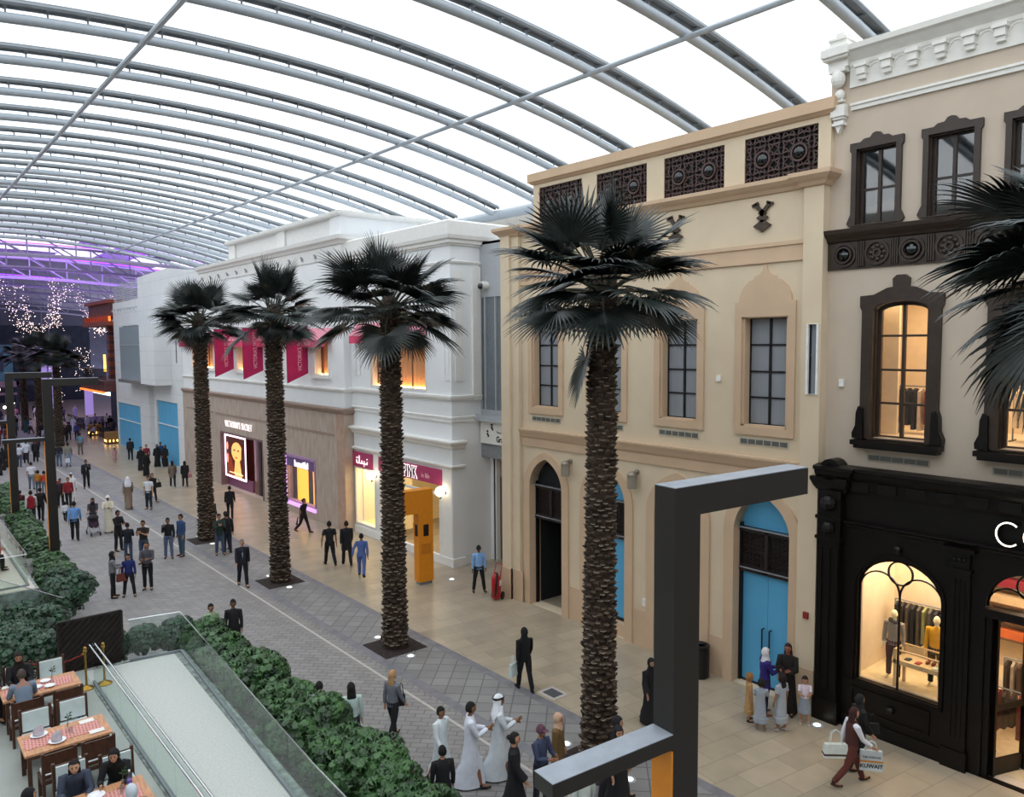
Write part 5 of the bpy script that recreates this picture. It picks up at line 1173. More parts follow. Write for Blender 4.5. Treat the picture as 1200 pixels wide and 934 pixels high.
# slatted dark panel
t = thing('slatted_panel', 'dark timber screen of diagonal slats at the end of the restaurant terrace', 'screen', (4.1, 22.05, 1), world=True)
k = MB(); M_slat = mat('dark_slat_timber', '#211614', .6, var=.2, scale=6)
k.box(3.38, 4.86, 22.08, 22.12, 1.0, 2.3, M_slat); k.build('board', t)
k = MB()
for i in range(-9, 12):
    x0 = 3.38+i*.17; a = [max(3.40, x0), None]; 
    z0 = 1.02+max(0, (3.40-x0)); x1 = min(4.84, x0+1.26); z1 = 1.02+(x1-x0)
    if x1 > 3.45 and z0 < 2.25 and a[0] < 4.8: k.bar((a[0], 22.06, z0), (x1, 22.06, min(z1, 2.28)), .03, .07, M_slat, up=(0, 1, 0))
k.build('slats', t)
k = MB(); 
for a, c in (((3.38, 1.0), (4.86, 1.0)), ((4.86, 1.0), (4.86, 2.3)), ((4.86, 2.3), (3.38, 2.3)), ((3.38, 2.3), (3.38, 1.0))): k.bar((a[0], 22.06, a[1]), (c[0], 22.06, c[1]), .06, .06, M_slat, up=(0, 1, 0))
k.build('frame', t)
# rope posts
M_brass = mat('brass', '#a8843f', .28, .85, var=.05); M_rope = mat('red_rope', '#7a1d1d', .8)
def post(x, y, lab):
    t = thing('rope_post', lab, 'rope post', (x, y, 1.0), group='brass rope posts')
    k = MB(); k.lathe([(.17, 0), (.17, .02), (.12, .05), (.04, .08), (.03, .1)], (0,0,0), M_brass, 18); k.build('base', t, smooth=True)
    k = MB(); k.lathe([(.025, .09), (.025, .92)], (0,0,0), M_brass, 10); k.build('pole', t, smooth=True)
    k = MB(); k.lathe([(.04, .90), (.045, .95), (.02, .97)], (0,0,0), M_brass, 10); k.ball((0,0,1.0), .045, M_brass, 10, 6); k.build('finial', t, smooth=True)
post(3.72, 20.66, 'brass rope post in front of the balustrade at the end of the tables'); post(4.12, 20.68, 'brass rope post standing on the ramp behind the glass')
k = MB(); k.tube([(3.72, 20.66, 1.88), (3.6, 20.75, 1.80), (3.3, 20.95, 1.66), (2.95, 21.2, 1.62), (2.5, 21.5, 1.7)], .022, M_rope, 6); k.tube([(3.72, 20.66, 1.88), (3.66, 20.7, 1.86)], .03, M_brass, 6)
tag(k.build('rope'), 'red barrier rope hanging from the brass post toward the shrubs', 'rope')
# ---- dining furniture
M_wood = mat('dark_walnut_wood', '#4a2c1d', .5, var=.2, scale=6, stretch=(3, 3, 1)); M_wood2 = mat('table_oak', '#c08a62', .5, var=.15, scale=5, stretch=(6, 1, 1))
M_cush = mat('pale_grey_cushion', '#c9d4d4', .9, var=.04, scale=6); M_runner = brickmat('red_woven_runner', '#a9302c', '#d0655c', '#e2b0a6', .07, .05, .012, .9, math.radians(40), bump=0.)
def chair_root(lab, x, y, rz, cush, grp):
    t = thing('dining_chair', lab, 'chair', (x, y, 1.0), rz, grp)
    # local: sitter faces +y, back at -y
    for sx in (-.26, .26):
        k = MB(); k.box(sx-.028, sx+.028, .2, .25, 0, .46, M_wood); k.build('leg', t)
        k = MB(); k.bar((sx, -.22, 0), (sx, -.27, 1.0), .05, .055, M_wood, up=(0, 1, 0)); k.build('leg', t)
    k = MB(); k.box(-.29, .29, -.25, .26, .40, .455, M_wood); k.build('seat', t)
    k = MB(); k.box(-.25, .25, -.2, .24, .455, .52, M_cush); k.build('seat_cushion', t)
    k = MB(); k.box(-.24, .24, -.275, -.245, .62, .96, M_wood); k.box(-.24, .24, -.265, -.24, .52, .58, M_wood); bk = k.build('backrest', t)
    if cush: k = MB(); k.box(-.23, .23, -.235, -.19, .56, .95, M_cush); k.build('back_cushion', t)
    return t
c1 = chair_root('pale-cushioned chair at the far side of the furthest table, next to the brass post', 2.98, 20.35, PI, True, 'walnut dining chairs')
c2 = chair_root('brown-backed chair pulled out behind the grey-shirted man at the furthest table', 2.22, 18.72, 0, False, 'walnut dining chairs')
copytree(c2, (2.98, 18.78, 1.0), 0., 'brown-backed chair at the near right side of the furthest table')
copytree(c1, (2.28, 17.68, 1.0), PI, 'pale-cushioned chair at the far left side of the middle table')
copytree(c1, (2.95, 17.72, 1.0), PI, 'pale-cushioned chair at the far right side of the middle table')
copytree(c2, (2.34, 15.98, 1.0), 0., 'brown-backed chair at the near left side of the middle table')
copytree(c2, (2.98, 15.98, 1.0), 0., 'brown-backed chair at the near right side of the middle table')
copytree(c1, (2.32, 20.42, 1.0), PI, 'chair at the far left side of the furthest table holding the diner in black')
copytree(c1, (2.42, 14.95, 1.0), PI, 'chair holding the long-haired woman in a denim jacket')
copytree(c1, (3.12, 14.75, 1.0), PI, 'chair holding the leaning woman in black at the nearest table')
copytree(c2, (2.9, 12.9, 1.0), 0., 'chair at the near side of the nearest table under the white head scarf')
copytree(c1, (1.7, 20.45, 1.0), PI+.15, 'chair of the second diner in black at the left end of the furthest table')
copytree(c2, (1.58, 13.95, 1.0), -PI/2, 'chair at the left end of the nearest table under the black head scarf')
def table(y0, y1, lab):
    x0, x1 = 1.88, 3.36; t = thing('dining_table', lab, 'table', ((x0+x1)/2, (y0+y1)/2, 1.0), 0, 'oak restaurant tables')
    hx, hy = (x1-x0)/2, (y1-y0)/2
    k = MB(); k.box(-hx, hx, -hy, hy, .71, .75, M_wood2); k.build('tabletop', t); k = MB(); k.box(-hx+.05, hx-.05, -hy+.05, hy-.05, .62, .71, M_wood); k.build('apron', t)
    for sx in (-1, 1):
        for sy in (-1, 1): k = MB(); k.box(sx*(hx-.08)-.035, sx*(hx-.08)+.035, sy*(hy-.08)-.035, sy*(hy-.08)+.035, 0, .62, M_wood); k.build('leg', t)
    k = MB(); k.box(x0+.05, x1-.12, (y0+y1)/2-.24, (y0+y1)/2+.24, 1.752, 1.758, M_runner); tag(k.build('table_runner'), 'red chequered runner on the %s' % lab.split(' with')[0], 'table runner')
table(19.2, 20.05, 'furthest oak restaurant table with red chequered runner'); table(16.35, 17.3, 'middle oak restaurant table with red chequered runner'); table(13.35, 14.35, 'nearest oak restaurant table with red chequered runner')
M_china = mat('white_china', '#e8e8ea', .25, var=.01); M_nap = mat('grey_napkin', '#bdb6bf', .9, var=.08, scale=8); M_tumb = glassm('tumbler_glass', (.9, .93, .95), .12)
def plate(x, y, lab, r=.13, grp='plates on the restaurant tables'):
    k = MB(); k.lathe([(r*.55, 1.76), (r*.6, 1.765), (r, 1.785), (r*.95, 1.788), (r*.5, 1.77)], (x, y, 0), M_china, 18); tag(k.build('plate', smooth=True), lab, 'plate', grp)
def napkin(x, y, lab):
    k = MB(); k.loft([(x, y, 1.782, .085, .07), (x, y, 1.85, .09, .05), (x+.01, y, 1.92, .07, .03), (x+.03, y, 1.97, .02, .012)], M_nap, 9); k.loft([(x-.05, y+.02, 1.782, .05, .05), (x-.06, y+.02, 1.87, .04, .03), (x-.03, y, 1.95, .01, .01)], M_nap, 8); tag(k.build('folded_napkin'), lab, 'napkin', 'folded napkins on plates')
for x, y, q in ((2.22, 17.08, 'far left'), (2.45, 16.6, 'near left')): plate(x, y, 'white plate under a folded napkin, %s place of the middle table' % q, .15); napkin(x, y, 'grey folded napkin standing on the plate at the %s of the middle table' % q)
for x, y, q in ((2.55, 19.55, 'beside the man in grey'), (2.75, 19.8, 'in the middle'), (2.78, 19.45, 'at the near edge'), (2.3, 19.85, 'before the diner in black')): plate(x, y, 'white plate on the furthest table, %s' % q, .11)
for x, y, q in ((2.35, 13.75, 'left of centre'), (2.75, 13.6, 'before the white head scarf'), (2.6, 14.1, 'before the woman in denim')): plate(x, y, 'white plate of food on the nearest table, %s' % q, .14)
def card(x, y, lab, rz=.2):
    k = MB(); k.box(x-.13, x+.13, y-.08, y+.08, 1.76, 1.768, M_white); tag(k.build('menu_card'), lab, 'menu')
card(3.05, 17.12, 'white menu card at the far right of the middle table'); card(3.12, 16.55, 'white menu card at the near right of the middle table'); card(2.05, 20.0, 'white paper at the far left corner of the furthest table')
def tumbler(x, y, lab, h=.12): k = MB(); k.lathe([(.03, 1.76), (.038, 1.76+h), (.034, 1.76+h), (.027, 1.77)], (x, y, 0), M_tumb, 12); tag(k.build('drinking_glass'), lab, 'glass', 'drinking glasses on the tables')
tumbler(2.72, 16.8, 'tumbler beside the bud vase on the middle table'); tumbler(2.5, 19.75, 'tumbler on the furthest table'); tumbler(2.95, 13.9, 'tumbler on the nearest table')
def vase(x, y, lab):
    t = thing('bud_vase', lab, 'vase', (x, y, 1.758), group='bud vases on the tables')
    k = MB(); k.lathe([(.04, 0), (.045, .03), (.02, .1), (.025, .16)], (0,0,0), M_tumb, 10); k.build('vase', t)
    k = MB(); k.tube([(0,0,.1), (.02, .01, .3)], .006, M_twig, 4)
    for i in range(9): a = i*2.4; k.add([(.02, .01, .22+i*.012), (.02+.04*math.cos(a), .01+.04*math.sin(a), .26+i*.014), (.02+.08*math.cos(a), .01+.08*math.sin(a), .25+i*.012)], [(0,1,2)], M_leafA)
    k.build('sprig', t)
vase(2.85, 19.62, 'small vase with a green sprig on the furthest table'); vase(2.68, 16.9, 'small vase with a green sprig on the middle table'); vase(3.0, 14.05, 'small vase with a green sprig on the nearest table')
t = thing('water_bottle', 'clear water bottle with a violet label on the nearest table', 'bottle', (3.1, 14.0, 1.758)); k = MB(); k.lathe([(.04, 0), (.042, .2), (.015, .27), (.015, .3)], (0,0,0), M_tumb, 12); k.build('body', t); k = MB(); k.lathe([(.043, .06), (.043, .15)], (0,0,0), mat('violet_label', '#6a5aa8', .6), 12); k.build('label', t); k = MB(); k.lathe([(.017, .29), (.017, .32)], (0,0,0), M_white, 8); k.build('cap', t)
# far terrace seating
for x, y, lab in ((2.9, 33.6, 'red upholstered chair at the far terrace, nearer of two'), (3.2, 35.2, 'red upholstered chair at the far terrace, further of two')):
    t = thing('armchair', lab, 'chair', (x, y, 1.0), 1.2, 'red chairs of the far terrace'); M_rs = mat('red_leather', '#8e1f1f', .5, var=.1)
    k = MB(); k.box(-.3, .3, -.3, .3, .25, .5, M_rs); k.build('seat', t); k = MB(); k.box(-.3, .3, -.38, -.28, .3, 1.1, M_rs); k.build('backrest', t)
    for sx in (-1, 1):
        for sy in (-1, 1): k = MB(); k.box(sx*.26-.02, sx*.26+.02, sy*.26-.02, sy*.26+.02, 0, .25, M_wood); k.build('leg', t)
# ---- goods in the dark shopfront
M_bone = mat('ivory_plastic', '#efe3b8', .4)
def rack(x, y, z, lab, cols, L=1.3, along='y', seed=1, h=1.5):
    r = random.Random(seed); t = thing('clothes_rail', lab, 'clothes rail', (x, y, z), 0 if along == 'y' else PI/2)
    k = MB()
    for s in (-1, 1): k.tube([(0, s*L/2, 0), (0, s*L/2, h)], .018, M_steelD, 6); k.tube([(-.22, s*L/2, .02), (.22, s*L/2, .02)], .018, M_steelD, 6)
    k.tube([(0, -L/2, h), (0, L/2, h)], .018, M_steelD, 6); k.build('frame', t)
    n = int(L/.13)
    for i in range(n):
        yy = -L/2+.08+i*(L-.16)/max(1, n-1); c = r.choice(cols); m = mat('garment_'+c[1:], c, .9, var=.1); w = r.uniform(.17, .21); ll = r.uniform(.7, 1.05)
        g = MB(); sec = [(-.03, 0), (-w, .07), (-w*.95, .14), (-w*.85, ll), (w*.85, ll), (w*.95, .14), (w, .07), (.03, 0)]
        dd = .028; v = [(a, yy-dd*(1+.5*(q > .3)), h-.05-q) for a, q in sec]+[(a, yy+dd*(1+.5*(q > .3)), h-.05-q) for a, q in sec]; nn = len(sec)
        g.add(v, [tuple(range(nn)), tuple(range(2*nn-1, nn-1, -1))]+[(a, nn+a, nn+(a+1) % nn, (a+1) % nn) for a in range(nn)], m)
        g.build('garment', t)
    return t
rack(19.8, 7.9, 1.1, 'clothes rail of dark jackets behind the two mannequins in the arched shop window', ['#26262c', '#3a3330', '#1b1b20', '#55504a', '#8a8a60'], 1.5, 'y', 2, 1.65)
rack(20.4, 5.6, .02, 'clothes rail of brown and speckled garments inside the open shop door', ['#4a3328', '#6b4a38', '#a89a88', '#2e2622'], 1.5, 'y', 3, 1.75)
rack(18.9, 5.75, .02, 'clothes rail with red garments at the left inside the shop door', ['#7a2a22', '#3a2a26', '#5a4a40'], .6, 'y', 4, 1.6)
rack(19.6, 8.15, 7.0, 'clothes rail with dark and rust coats behind the left lit upper window', ['#23232b', '#c9b5a0', '#7a3326', '#2b2a30', '#8c3a28'], .9, 'y', 5, 1.16)
rack(19.7, 5.55, 7.0, 'clothes rail with pale and blue clothes behind the right lit upper window', ['#e4d6c4', '#8fa0b8', '#2b3040', '#c9b5a0'], 1.2, 'y', 6, 1.2)
t = thing('display_table', 'glass-topped wooden display table with small goods in the arched shop window', 'display case', (18.55, 7.25, 1.1), world=True)
M_lw = mat('light_wood', '#d9b88a', .5, var=.08, scale=6)
k = MB(); k.box(18.3, 18.85, 6.95, 8.0, 1.68, 1.78, M_lw); k.build('top', t)
for x in (18.33, 18.82):
    for y in (6.98, 7.97): k = MB(); k.box(x-.03, x+.03, y-.03, y+.03, 1.1, 2.02, M_lw); k.build('leg', t)
k = MB(); k.rib([(6.95, 2.02), (8.0, 2.02)], .03, 18.3, 18.33, M_lw); k.rib([(6.95, 2.02), (8.0, 2.02)], .03, 18.82, 18.85, M_lw); k.box(18.3, 18.85, 6.95, 6.98, 2.0, 2.03, M_lw); k.box(18.3, 18.85, 7.97, 8.0, 2.0, 2.03, M_lw); k.build('glass_frame', t)
k = MB(); k.box(18.3, 18.31, 6.98, 7.97, 1.78, 2.0, M_clear); k.box(18.31, 18.84, 6.98, 7.97, 2.025, 2.03, M_clear); k.build('glass_case', t)
for i, (x, y, c, lab) in enumerate(((18.5, 7.75, '#2f3338', 'dark wallet'), (18.45, 7.5, '#a8382a', 'red wallet'), (18.6, 7.35, '#7a3a22', 'brown shoe'), (18.6, 7.22, '#6a2e1c', 'dark brown shoe'), (18.42, 7.1, '#cfd6c8', 'pale folded scarf'))):
    k = MB()
    if 'shoe' in lab: k.ball((x, y, 1.82), .05, mat('goods_'+c[1:], c, .5), 10, 6, (2.2, .8, .8)); k.ball((x+.07, y, 1.84), .045, _mats['goods_'+c[1:]], 8, 5, (.8, .8, 1))
    else: k.box(x-.08, x+.08, y-.06, y+.06, 1.78, 1.80, mat('goods_'+c[1:], c, .6)); k.box(x-.07, x+.07, y-.05, y+.0, 1.80, 1.812, _mats['goods_'+c[1:]])
    tag(k.build('wallet' if 'wallet' in lab else 'shoe' if 'shoe' in lab else 'scarf'), lab+' laid out in the glass-topped display table', 'goods')

t = thing('wall_shelves', 'brown slatted wall shelves with folded clothes deep inside the open shop door', 'shelves', (21.3, 6.2, 0), world=True)
for i in range(5): k = MB(); k.box(21.2, 21.55, 5.0, 7.4, 1.9+i*.42, 1.94+i*.42, mat('walnut_shelf', '#6b4a33', .6, var=.1)); k.box(21.25, 21.5, 5.1+.1*i, 7.0, 1.94+i*.42, 2.16+i*.42, mat('folded_cloth_%d' % (i % 4), '#8a7a68', .9)); k.build('shelf', t)
k = MB(); k.box(19.75, 19.9, 7.97, 8.03, 8.2, 8.4, mat('red_box', '#c8321e', .5)); tag(k.build('gift_box'), 'small red box on top of the clothes rail in the left lit upper window', 'box')
# ================================================================ PEOPLE
M_eye = mat('eye_dark', '#1c1512', .3); M_lip = mat('lip', '#8a4a42', .6)
def skinm(c): return mat('skin_'+c[1:], c, .6, var=.03)
def cloth(c, kind=''): return mat('cloth_'+c[1:]+kind, c, .88, var=.05, scale=9, bump=.1, bscale=25)
V = Vector
POSES = {
 # thigh L/R (forward deg), knee L/R, upper arm L/R fwd, elbow L/R, abduct L/R, lean, turn of head
 'stand': dict(th=(2,-2), kn=(0,3), ar=(2,-3), el=(12,14), ab=(8,8)),
 'stand_wide': dict(th=(3,-3), kn=(0,0), ar=(0,0), el=(8,8), ab=(10,10), sp=8),
 'cross': dict(th=(4,-2), kn=(2,2), ar=(38,38), el=(95,95), ab=(2,2), inw=55, sp=3),
 'chin': dict(th=(2,-3), kn=(0,4), ar=(5,42), el=(15,125), ab=(10,4), inw=12, sp=3),
 'hold': dict(th=(3,-2), kn=(2,2), ar=(22,24), el=(80,78), ab=(6,6), inw=30),
 'phone': dict(th=(0,4), kn=(2,0), ar=(35,5), el=(100,10), ab=(6,8), inw=20),
 'walk': dict(th=(26,-20), kn=(6,24), ar=(-20,22), el=(12,30), ab=(7,7), ln=3),
 'walk2': dict(th=(-20,26), kn=(26,6), ar=(22,-20), el=(30,12), ab=(7,7), ln=3),
 'stroll': dict(th=(14,-12), kn=(4,14), ar=(-10,12), el=(10,22), ab=(7,7)),
 'stroll_hold': dict(th=(-12,15), kn=(16,4), ar=(20,25), el=(70,85), ab=(6,6), inw=30),
 'push': dict(th=(12,-12), kn=(4,14), ar=(35,35), el=(45,45), ab=(4,4), inw=8, ln=6),
 'swing': dict(th=(20,-18), kn=(4,26), ar=(-28,-14), el=(8,8), ab=(24,10), ln=3),
 'sit': dict(th=(86,84), kn=(88,86), ar=(28,30), el=(60,62), ab=(8,8), inw=16, sit=1),
 'sit_lean': dict(th=(84,86), kn=(80,84), ar=(18,20), el=(62,70), ab=(12,10), inw=20, ln=24, sit=1),
}
def joints(pose, child=False):
    p = POSES[pose]; J = {}; R = math.radians
    hipz = .93; sp = R(p.get('sp', 2))
    for i, s in ((0, -1), (1, 1)):
        a = R(p['th'][i]); k = R(p['kn'][i]); h = V((s*.095, 0, 0))
        u = V((s*math.sin(sp), math.sin(a), -math.cos(a))).normalized(); kn = h+u*.44
        w = V((s*math.sin(sp)*.8, math.sin(a-k), -math.cos(a-k))).normalized(); an = kn+w*.42
        J['hip%d' % i] = h; J['kn%d' % i] = kn; J['an%d' % i] = an
        ft = max(-.5, min(.5, (a-k)*.5)) if not p.get('sit') else 0
        J['toe%d' % i] = an+V((s*.03, .17*math.cos(ft), -.055+.17*math.sin(ft)*.6)); J['heel%d' % i] = an+V((0, -.05, -.055))
    low = min(min(J['an%d' % i].z-.085 for i in (0, 1)), min(J['toe%d' % i].z-.03 for i in (0, 1)))
    off = V((0, 0, -low)); ln = R(p.get('ln', 0))
    for k in J: J[k] = J[k]+off
    pel = off.copy(); J['pel'] = pel
    def up(x, y, z):  # torso frame with lean about the pelvis
        return pel+V((x, y*math.cos(ln)+z*math.sin(ln), z*math.cos(ln)-y*math.sin(ln)))
    J['up'] = up
    for i, s in ((0, -1), (1, 1)):
        sh = up(s*.185, 0, .50); J['sh%d' % i] = sh
        a = R(p['ar'][i])+ln*.5; e = R(p['el'][i]); ab = R(p['ab'][i]); inw = R(p.get('inw', 4))
        u = V((s*math.sin(ab), math.sin(a)*math.cos(ab), -math.cos(a)*math.cos(ab))); el = sh+u*.285
        q = a+e; w = V((s*math.sin(ab)*.4-s*math.sin(inw)*min(1, e/1.2), math.sin(q), -math.cos(q))).normalized(); wr = el+w*.255
        J['el%d' % i] = el; J['wr%d' % i] = wr; J['hd%d' % i] = w
    return J
def skin_eval(verts, edges, radii, mt):
    me = bpy.data.meshes.new('t'); me.from_pydata([tuple(v) for v in verts], edges, [])
    o = bpy.data.objects.new('t', me); COL.objects.link(o)
    o.modifiers.new('s', 'SKIN'); ss = o.modifiers.new('u', 'SUBSURF'); ss.levels = 1; ss.render_levels = 1
    sl = me.skin_vertices[0].data
    for i, r in enumerate(radii): sl[i].radius = r if isinstance(r, tuple) else (r, r); sl[i].use_root = (i == 0)
    dg = bpy.context.evaluated_depsgraph_get(); em = bpy.data.meshes.new_from_object(o.evaluated_get(dg))
    vs = [tuple(v.co) for v in em.vertices]; fs = [tuple(p.vertices) for p in em.polygons]
    bpy.data.objects.remove(o); bpy.data.meshes.remove(me); bpy.data.meshes.remove(em)
    return vs, fs
HEADTURN = 0
def head_verts(c, ks, lod=1):
    # egg-shaped head with brow, nose, chin; c = centre, faces +y
    vs = []; n, k = 16, 12
    for i in range(k+1):
        a = -PI/2+PI*i/k; rr = max(math.cos(a), .02); z = math.sin(a)
        for j in range(n):
            q = 2*PI*j/n; x = math.cos(q)*rr; y = math.sin(q)*rr
            w = .078*(1-.18*max(0, -z)**1.5); dpt = .097*(1-.05*max(0, -z))
            px, py, pz = x*w, y*dpt, z*.118
            if y > .2:
                f = math.exp(-(x/.22)**2)
                py += .022*f*math.exp(-((z+.12)/.16)**2) + .008*math.exp(-(x/.5)**2)*math.exp(-((z+.80)/.2)**2)*1.2
                py -= .010*math.exp(-((abs(x)-.38)/.2)**2)*math.exp(-((z-.10)/.13)**2)
            if y < 0 and z < -.2: py *= .85
            if abs(abs(x)-1) < .12 and abs(z) < .22: px *= 1.14
            vs.append((c[0]+px*ks, c[1]+py*ks, c[2]+pz*ks))
    fs = [(i*n+j, i*n+(j+1) % n, (i+1)*n+(j+1) % n, (i+1)*n+j) for i in range(k) for j in range(n)]+[tuple(range(n))[::-1], tuple(k*n+j for j in range(n))]
    return vs, fs
_cache = {}
def cached(key, fn):
    if key not in _cache: _cache[key] = fn()
    return _cache[key]
def body_mesh(pose, hs):
    J = joints(pose); up = J['up']; vs = [J['pel']+V((0, 0, .02))]; ed = []; rd = [(.115, .095)]
    def ch(start, pts, rads):
        i = start
        for p, r in zip(pts, rads): vs.append(p); rd.append(r); ed.append((i, len(vs)-1)); i = len(vs)-1
        return i
    a = ch(0, [up(0, 0, .17), up(0, 0, .33), up(0, -.005, .45)], [(.105, .085), (.125, .095), (.12, .08)]); chest = a
    ch(chest, [up(0, -.01, .53), up(0, .0, .60), up(0, .005, .66)], [.065, .052, .055])
    for i in (0, 1):
        ch(0, [J['hip%d' % i], J['hip%d' % i].lerp(J['kn%d' % i], .5), J['kn%d' % i], J['kn%d' % i].lerp(J['an%d' % i], .35), J['an%d' % i], J['an%d' % i]*.5+J['toe%d' % i]*.5, J['toe%d' % i]], [.088, .078, .056, .056, .038, .036, .022])
        w = J['hd%d' % i]; s = -1 if i == 0 else 1
        wi = ch(chest, [J['sh%d' % i], J['sh%d' % i].lerp(J['el%d' % i], .5), J['el%d' % i], J['el%d' % i].lerp(J['wr%d' % i], .35), J['wr%d' % i]], [.056, .048, .038, .038, .026])
        side = w.cross(V((s, 0, 0))); side = side.normalized() if side.length > .1 else V((0, 1, 0)); pn = w.cross(side).normalized()
        pi_ = ch(wi, [J['wr%d' % i]+w*.045, J['wr%d' % i]+w*.08], [(.03, .016), (.034, .014)])
        for f in range(4):
            o = side*((f-1.5)*.019); L = (.072, .082, .076, .06)[f]
            ch(pi_, [J['wr%d' % i]+w*.095+o, J['wr%d' % i]+w*(.095+L*.55)+o*1.1+pn*s*(-.01), J['wr%d' % i]+w*(.095+L*.9)+o*1.1+pn*s*(-.03)], [.0095, .0085, .007])
        ch(wi, [J['wr%d' % i]+w*.03+side*.026, J['wr%d' % i]+w*.065+side*.047, J['wr%d' % i]+w*.09+side*.052-pn*s*.01], [.012, .010, .008])
    v, f = skin_eval(vs, ed, rd, None)
    b = MB(); b.add(v, f, skinm('#b98a6c')); hv, hf = head_verts(up(0, .02, .735), hs); b.add(hv, hf, skinm('#b98a6c'))
    return b.mesh('body', smooth=True)
def face_mesh(pose, hs):
    c = joints(pose)['up'](0, .02, .735); b = MB()
    for s in (-1, 1): b.ball((c[0]+s*.029*hs, c[1]+.086*hs, c[2]+.012*hs), .0125*hs, M_eye, 8, 5, (1.3, .5, .75)); b.box(c[0]+(s*.031-.017)*hs, c[0]+(s*.031+.017)*hs, c[1]+.086*hs, c[1]+.094*hs, c[2]+.030*hs, c[2]+.037*hs, M_eye)
    b.ball((c[0], c[1]+.094*hs, c[2]-.055*hs), .02*hs, M_lip, 8, 4, (1.2, .45, .4))
    return b.mesh('face')
def leg_tubes(b, J, m, r0=.105, r1=.075, short=False):
    for i in (0, 1):
        h, k, a = J['hip%d' % i], J['kn%d' % i], J['an%d' % i]
        if short: a = k+(a-k)*.12
        b.tube([h+V((0, 0, .06)), h.lerp(k, .3), h.lerp(k, .75), k, k.lerp(a, .4), a+(k-a)*.03], [r0*.95, r0, r0*.85, r1*.98, r1, r1*.86], m, 12)
def trousers(pose, short=False, fit=1.):
    J = joints(pose); b = MB(); m = cloth('#222222'); up = J['up']
    b.loft([(*(J['pel']+V((0, 0, -.09))), .12, .10), (*(J['pel']+V((0, 0, -.03))), .168*fit, .125), (*up(0, 0, .05), .165*fit, .125), (*up(0, 0, .13), .152*fit, .112)], m, 16)
    leg_tubes(b, J, m, .097*fit, .07*fit, short); return b.mesh('trousers', smooth=True)
def top(pose, sleeve='long', length=0., bulk=1., fem=False, openf=False):
    J = joints(pose); b = MB(); m = cloth('#222222'); up = J['up']; q = bulk
    R = [(.165+.03*(length > .1), .125, -.0-length), (.16, .122, .08), (.142 if fem else .15, .11, .19), (.158 if fem else .168, .125 if fem else .118, .33), (.178, .115, .42), (.178, .108, .475), (.135, .088, .53), (.082, .076, .565), (.06, .062, .585)]
    b.loft([(*up(0, 0, z), rx*q, ry*q) for rx, ry, z in R], m, 18)
    for i in (0, 1):
        s, e, w = J['sh%d' % i], J['el%d' % i], J['wr%d' % i]
        inn = up(0, 0, .49)*.35+s*.65
        if sleeve == 'short': b.tube([inn, s, s.lerp(e, .35), s.lerp(e, .68)], [.068*q, .072*q, .064*q, .062*q], m, 10)
        elif sleeve == 'long': b.tube([inn, s, s.lerp(e, .5), e, e.lerp(w, .4), e.lerp(w, .93)], [.068*q, .072*q, .06*q, .053*q, .05*q, .042*q], m, 10)
        elif sleeve == 'wide': b.tube([inn, s, s.lerp(e, .5), e, e.lerp(w, .5), e.lerp(w, .97)], [.062, .072, .072, .074, .082, .092], m, 12)
    return b.mesh('top', smooth=True)
def robe(pose, wide=1., fem=False, z0=.05, sleeve='wide', flare=.24):
    J = joints(pose); b = MB(); m = cloth('#222222'); up = J['up']; a0, a1 = J['an0'], J['an1']; k0, k1 = J['kn0'], J['kn1']
    def mid(p, q): return (p+q)*.5
    ma, mk = mid(a0, a1), mid(k0, k1); sa, sk = abs(a0.y-a1.y)*.5, abs(k0.y-k1.y)*.5
    if pose.startswith('sit'):
        b.loft([(*up(0, 0, z), rx*wide, ry*wide) for rx, ry, z in ((.19, .15, -.04), (.17, .13, .1), (.16, .12, .2), (.18, .13, .33), (.185, .12, .42), (.17, .1, .485), (.11, .08, .53), (.065, .065, .56))], m, 18)
        leg_tubes(b, J, m, .12, .10)
    else:
        R = [(ma.x, ma.y*.9, z0, flare*wide, .13+sa*.9), (ma.x, ma.y*.8, .3, (flare-.02)*wide, .14+sa*.75), (mk.x, mk.y, mk.z, .205*wide, .14+sk*.9), (*(J['pel']+V((0, 0, -.08))), .185*wide, .14), (*up(0, 0, .06), .17*wide, .13), (*up(0, 0, .19), .155*wide, .12), (*up(0, 0, .33), .17*wide, .125), (*up(0, 0, .42), .185*wide, .122), (*up(0, 0, .475), .18, .11), (*up(0, 0, .53), .135, .088), (*up(0, 0, .565), .082, .076), (*up(0, 0, .585), .06, .062)]
        n = 20; vs = []
        for ri, (cx, cy, cz, rx, ry) in enumerate(R):
            fold = .05*max(0, (3-ri)/3)
            for j in range(n):
                q = 2*PI*j/n; w = 1+fold*math.cos(q*5+1); vs.append((cx+math.cos(q)*rx*w, cy+math.sin(q)*ry*w, cz))
        k = len(R); b.add(vs, [(i*n+j, i*n+(j+1) % n, (i+1)*n+(j+1) % n, (i+1)*n+j) for i in range(k-1) for j in range(n)]+[tuple(range(n))[::-1], tuple((k-1)*n+j for j in range(n))], m)
    for i in (0, 1):
        s, e, w = J['sh%d' % i], J['el%d' % i], J['wr%d' % i]; inn = up(0, 0, .49)*.35+s*.65
        r2 = (.075, .085, .095) if sleeve == 'wide' else (.056, .052, .046)
        if sleeve == 'short': b.tube([inn, s, s.lerp(e, .35), s.lerp(e, .7)], [.06, .068, .066, .07], m, 10)
        else: b.tube([inn, s, s.lerp(e, .5), e, e.lerp(w, .5), e.lerp(w, .95)], [.068, .073, .066]+list(r2), m, 12)
    return b.mesh('robe', smooth=True)
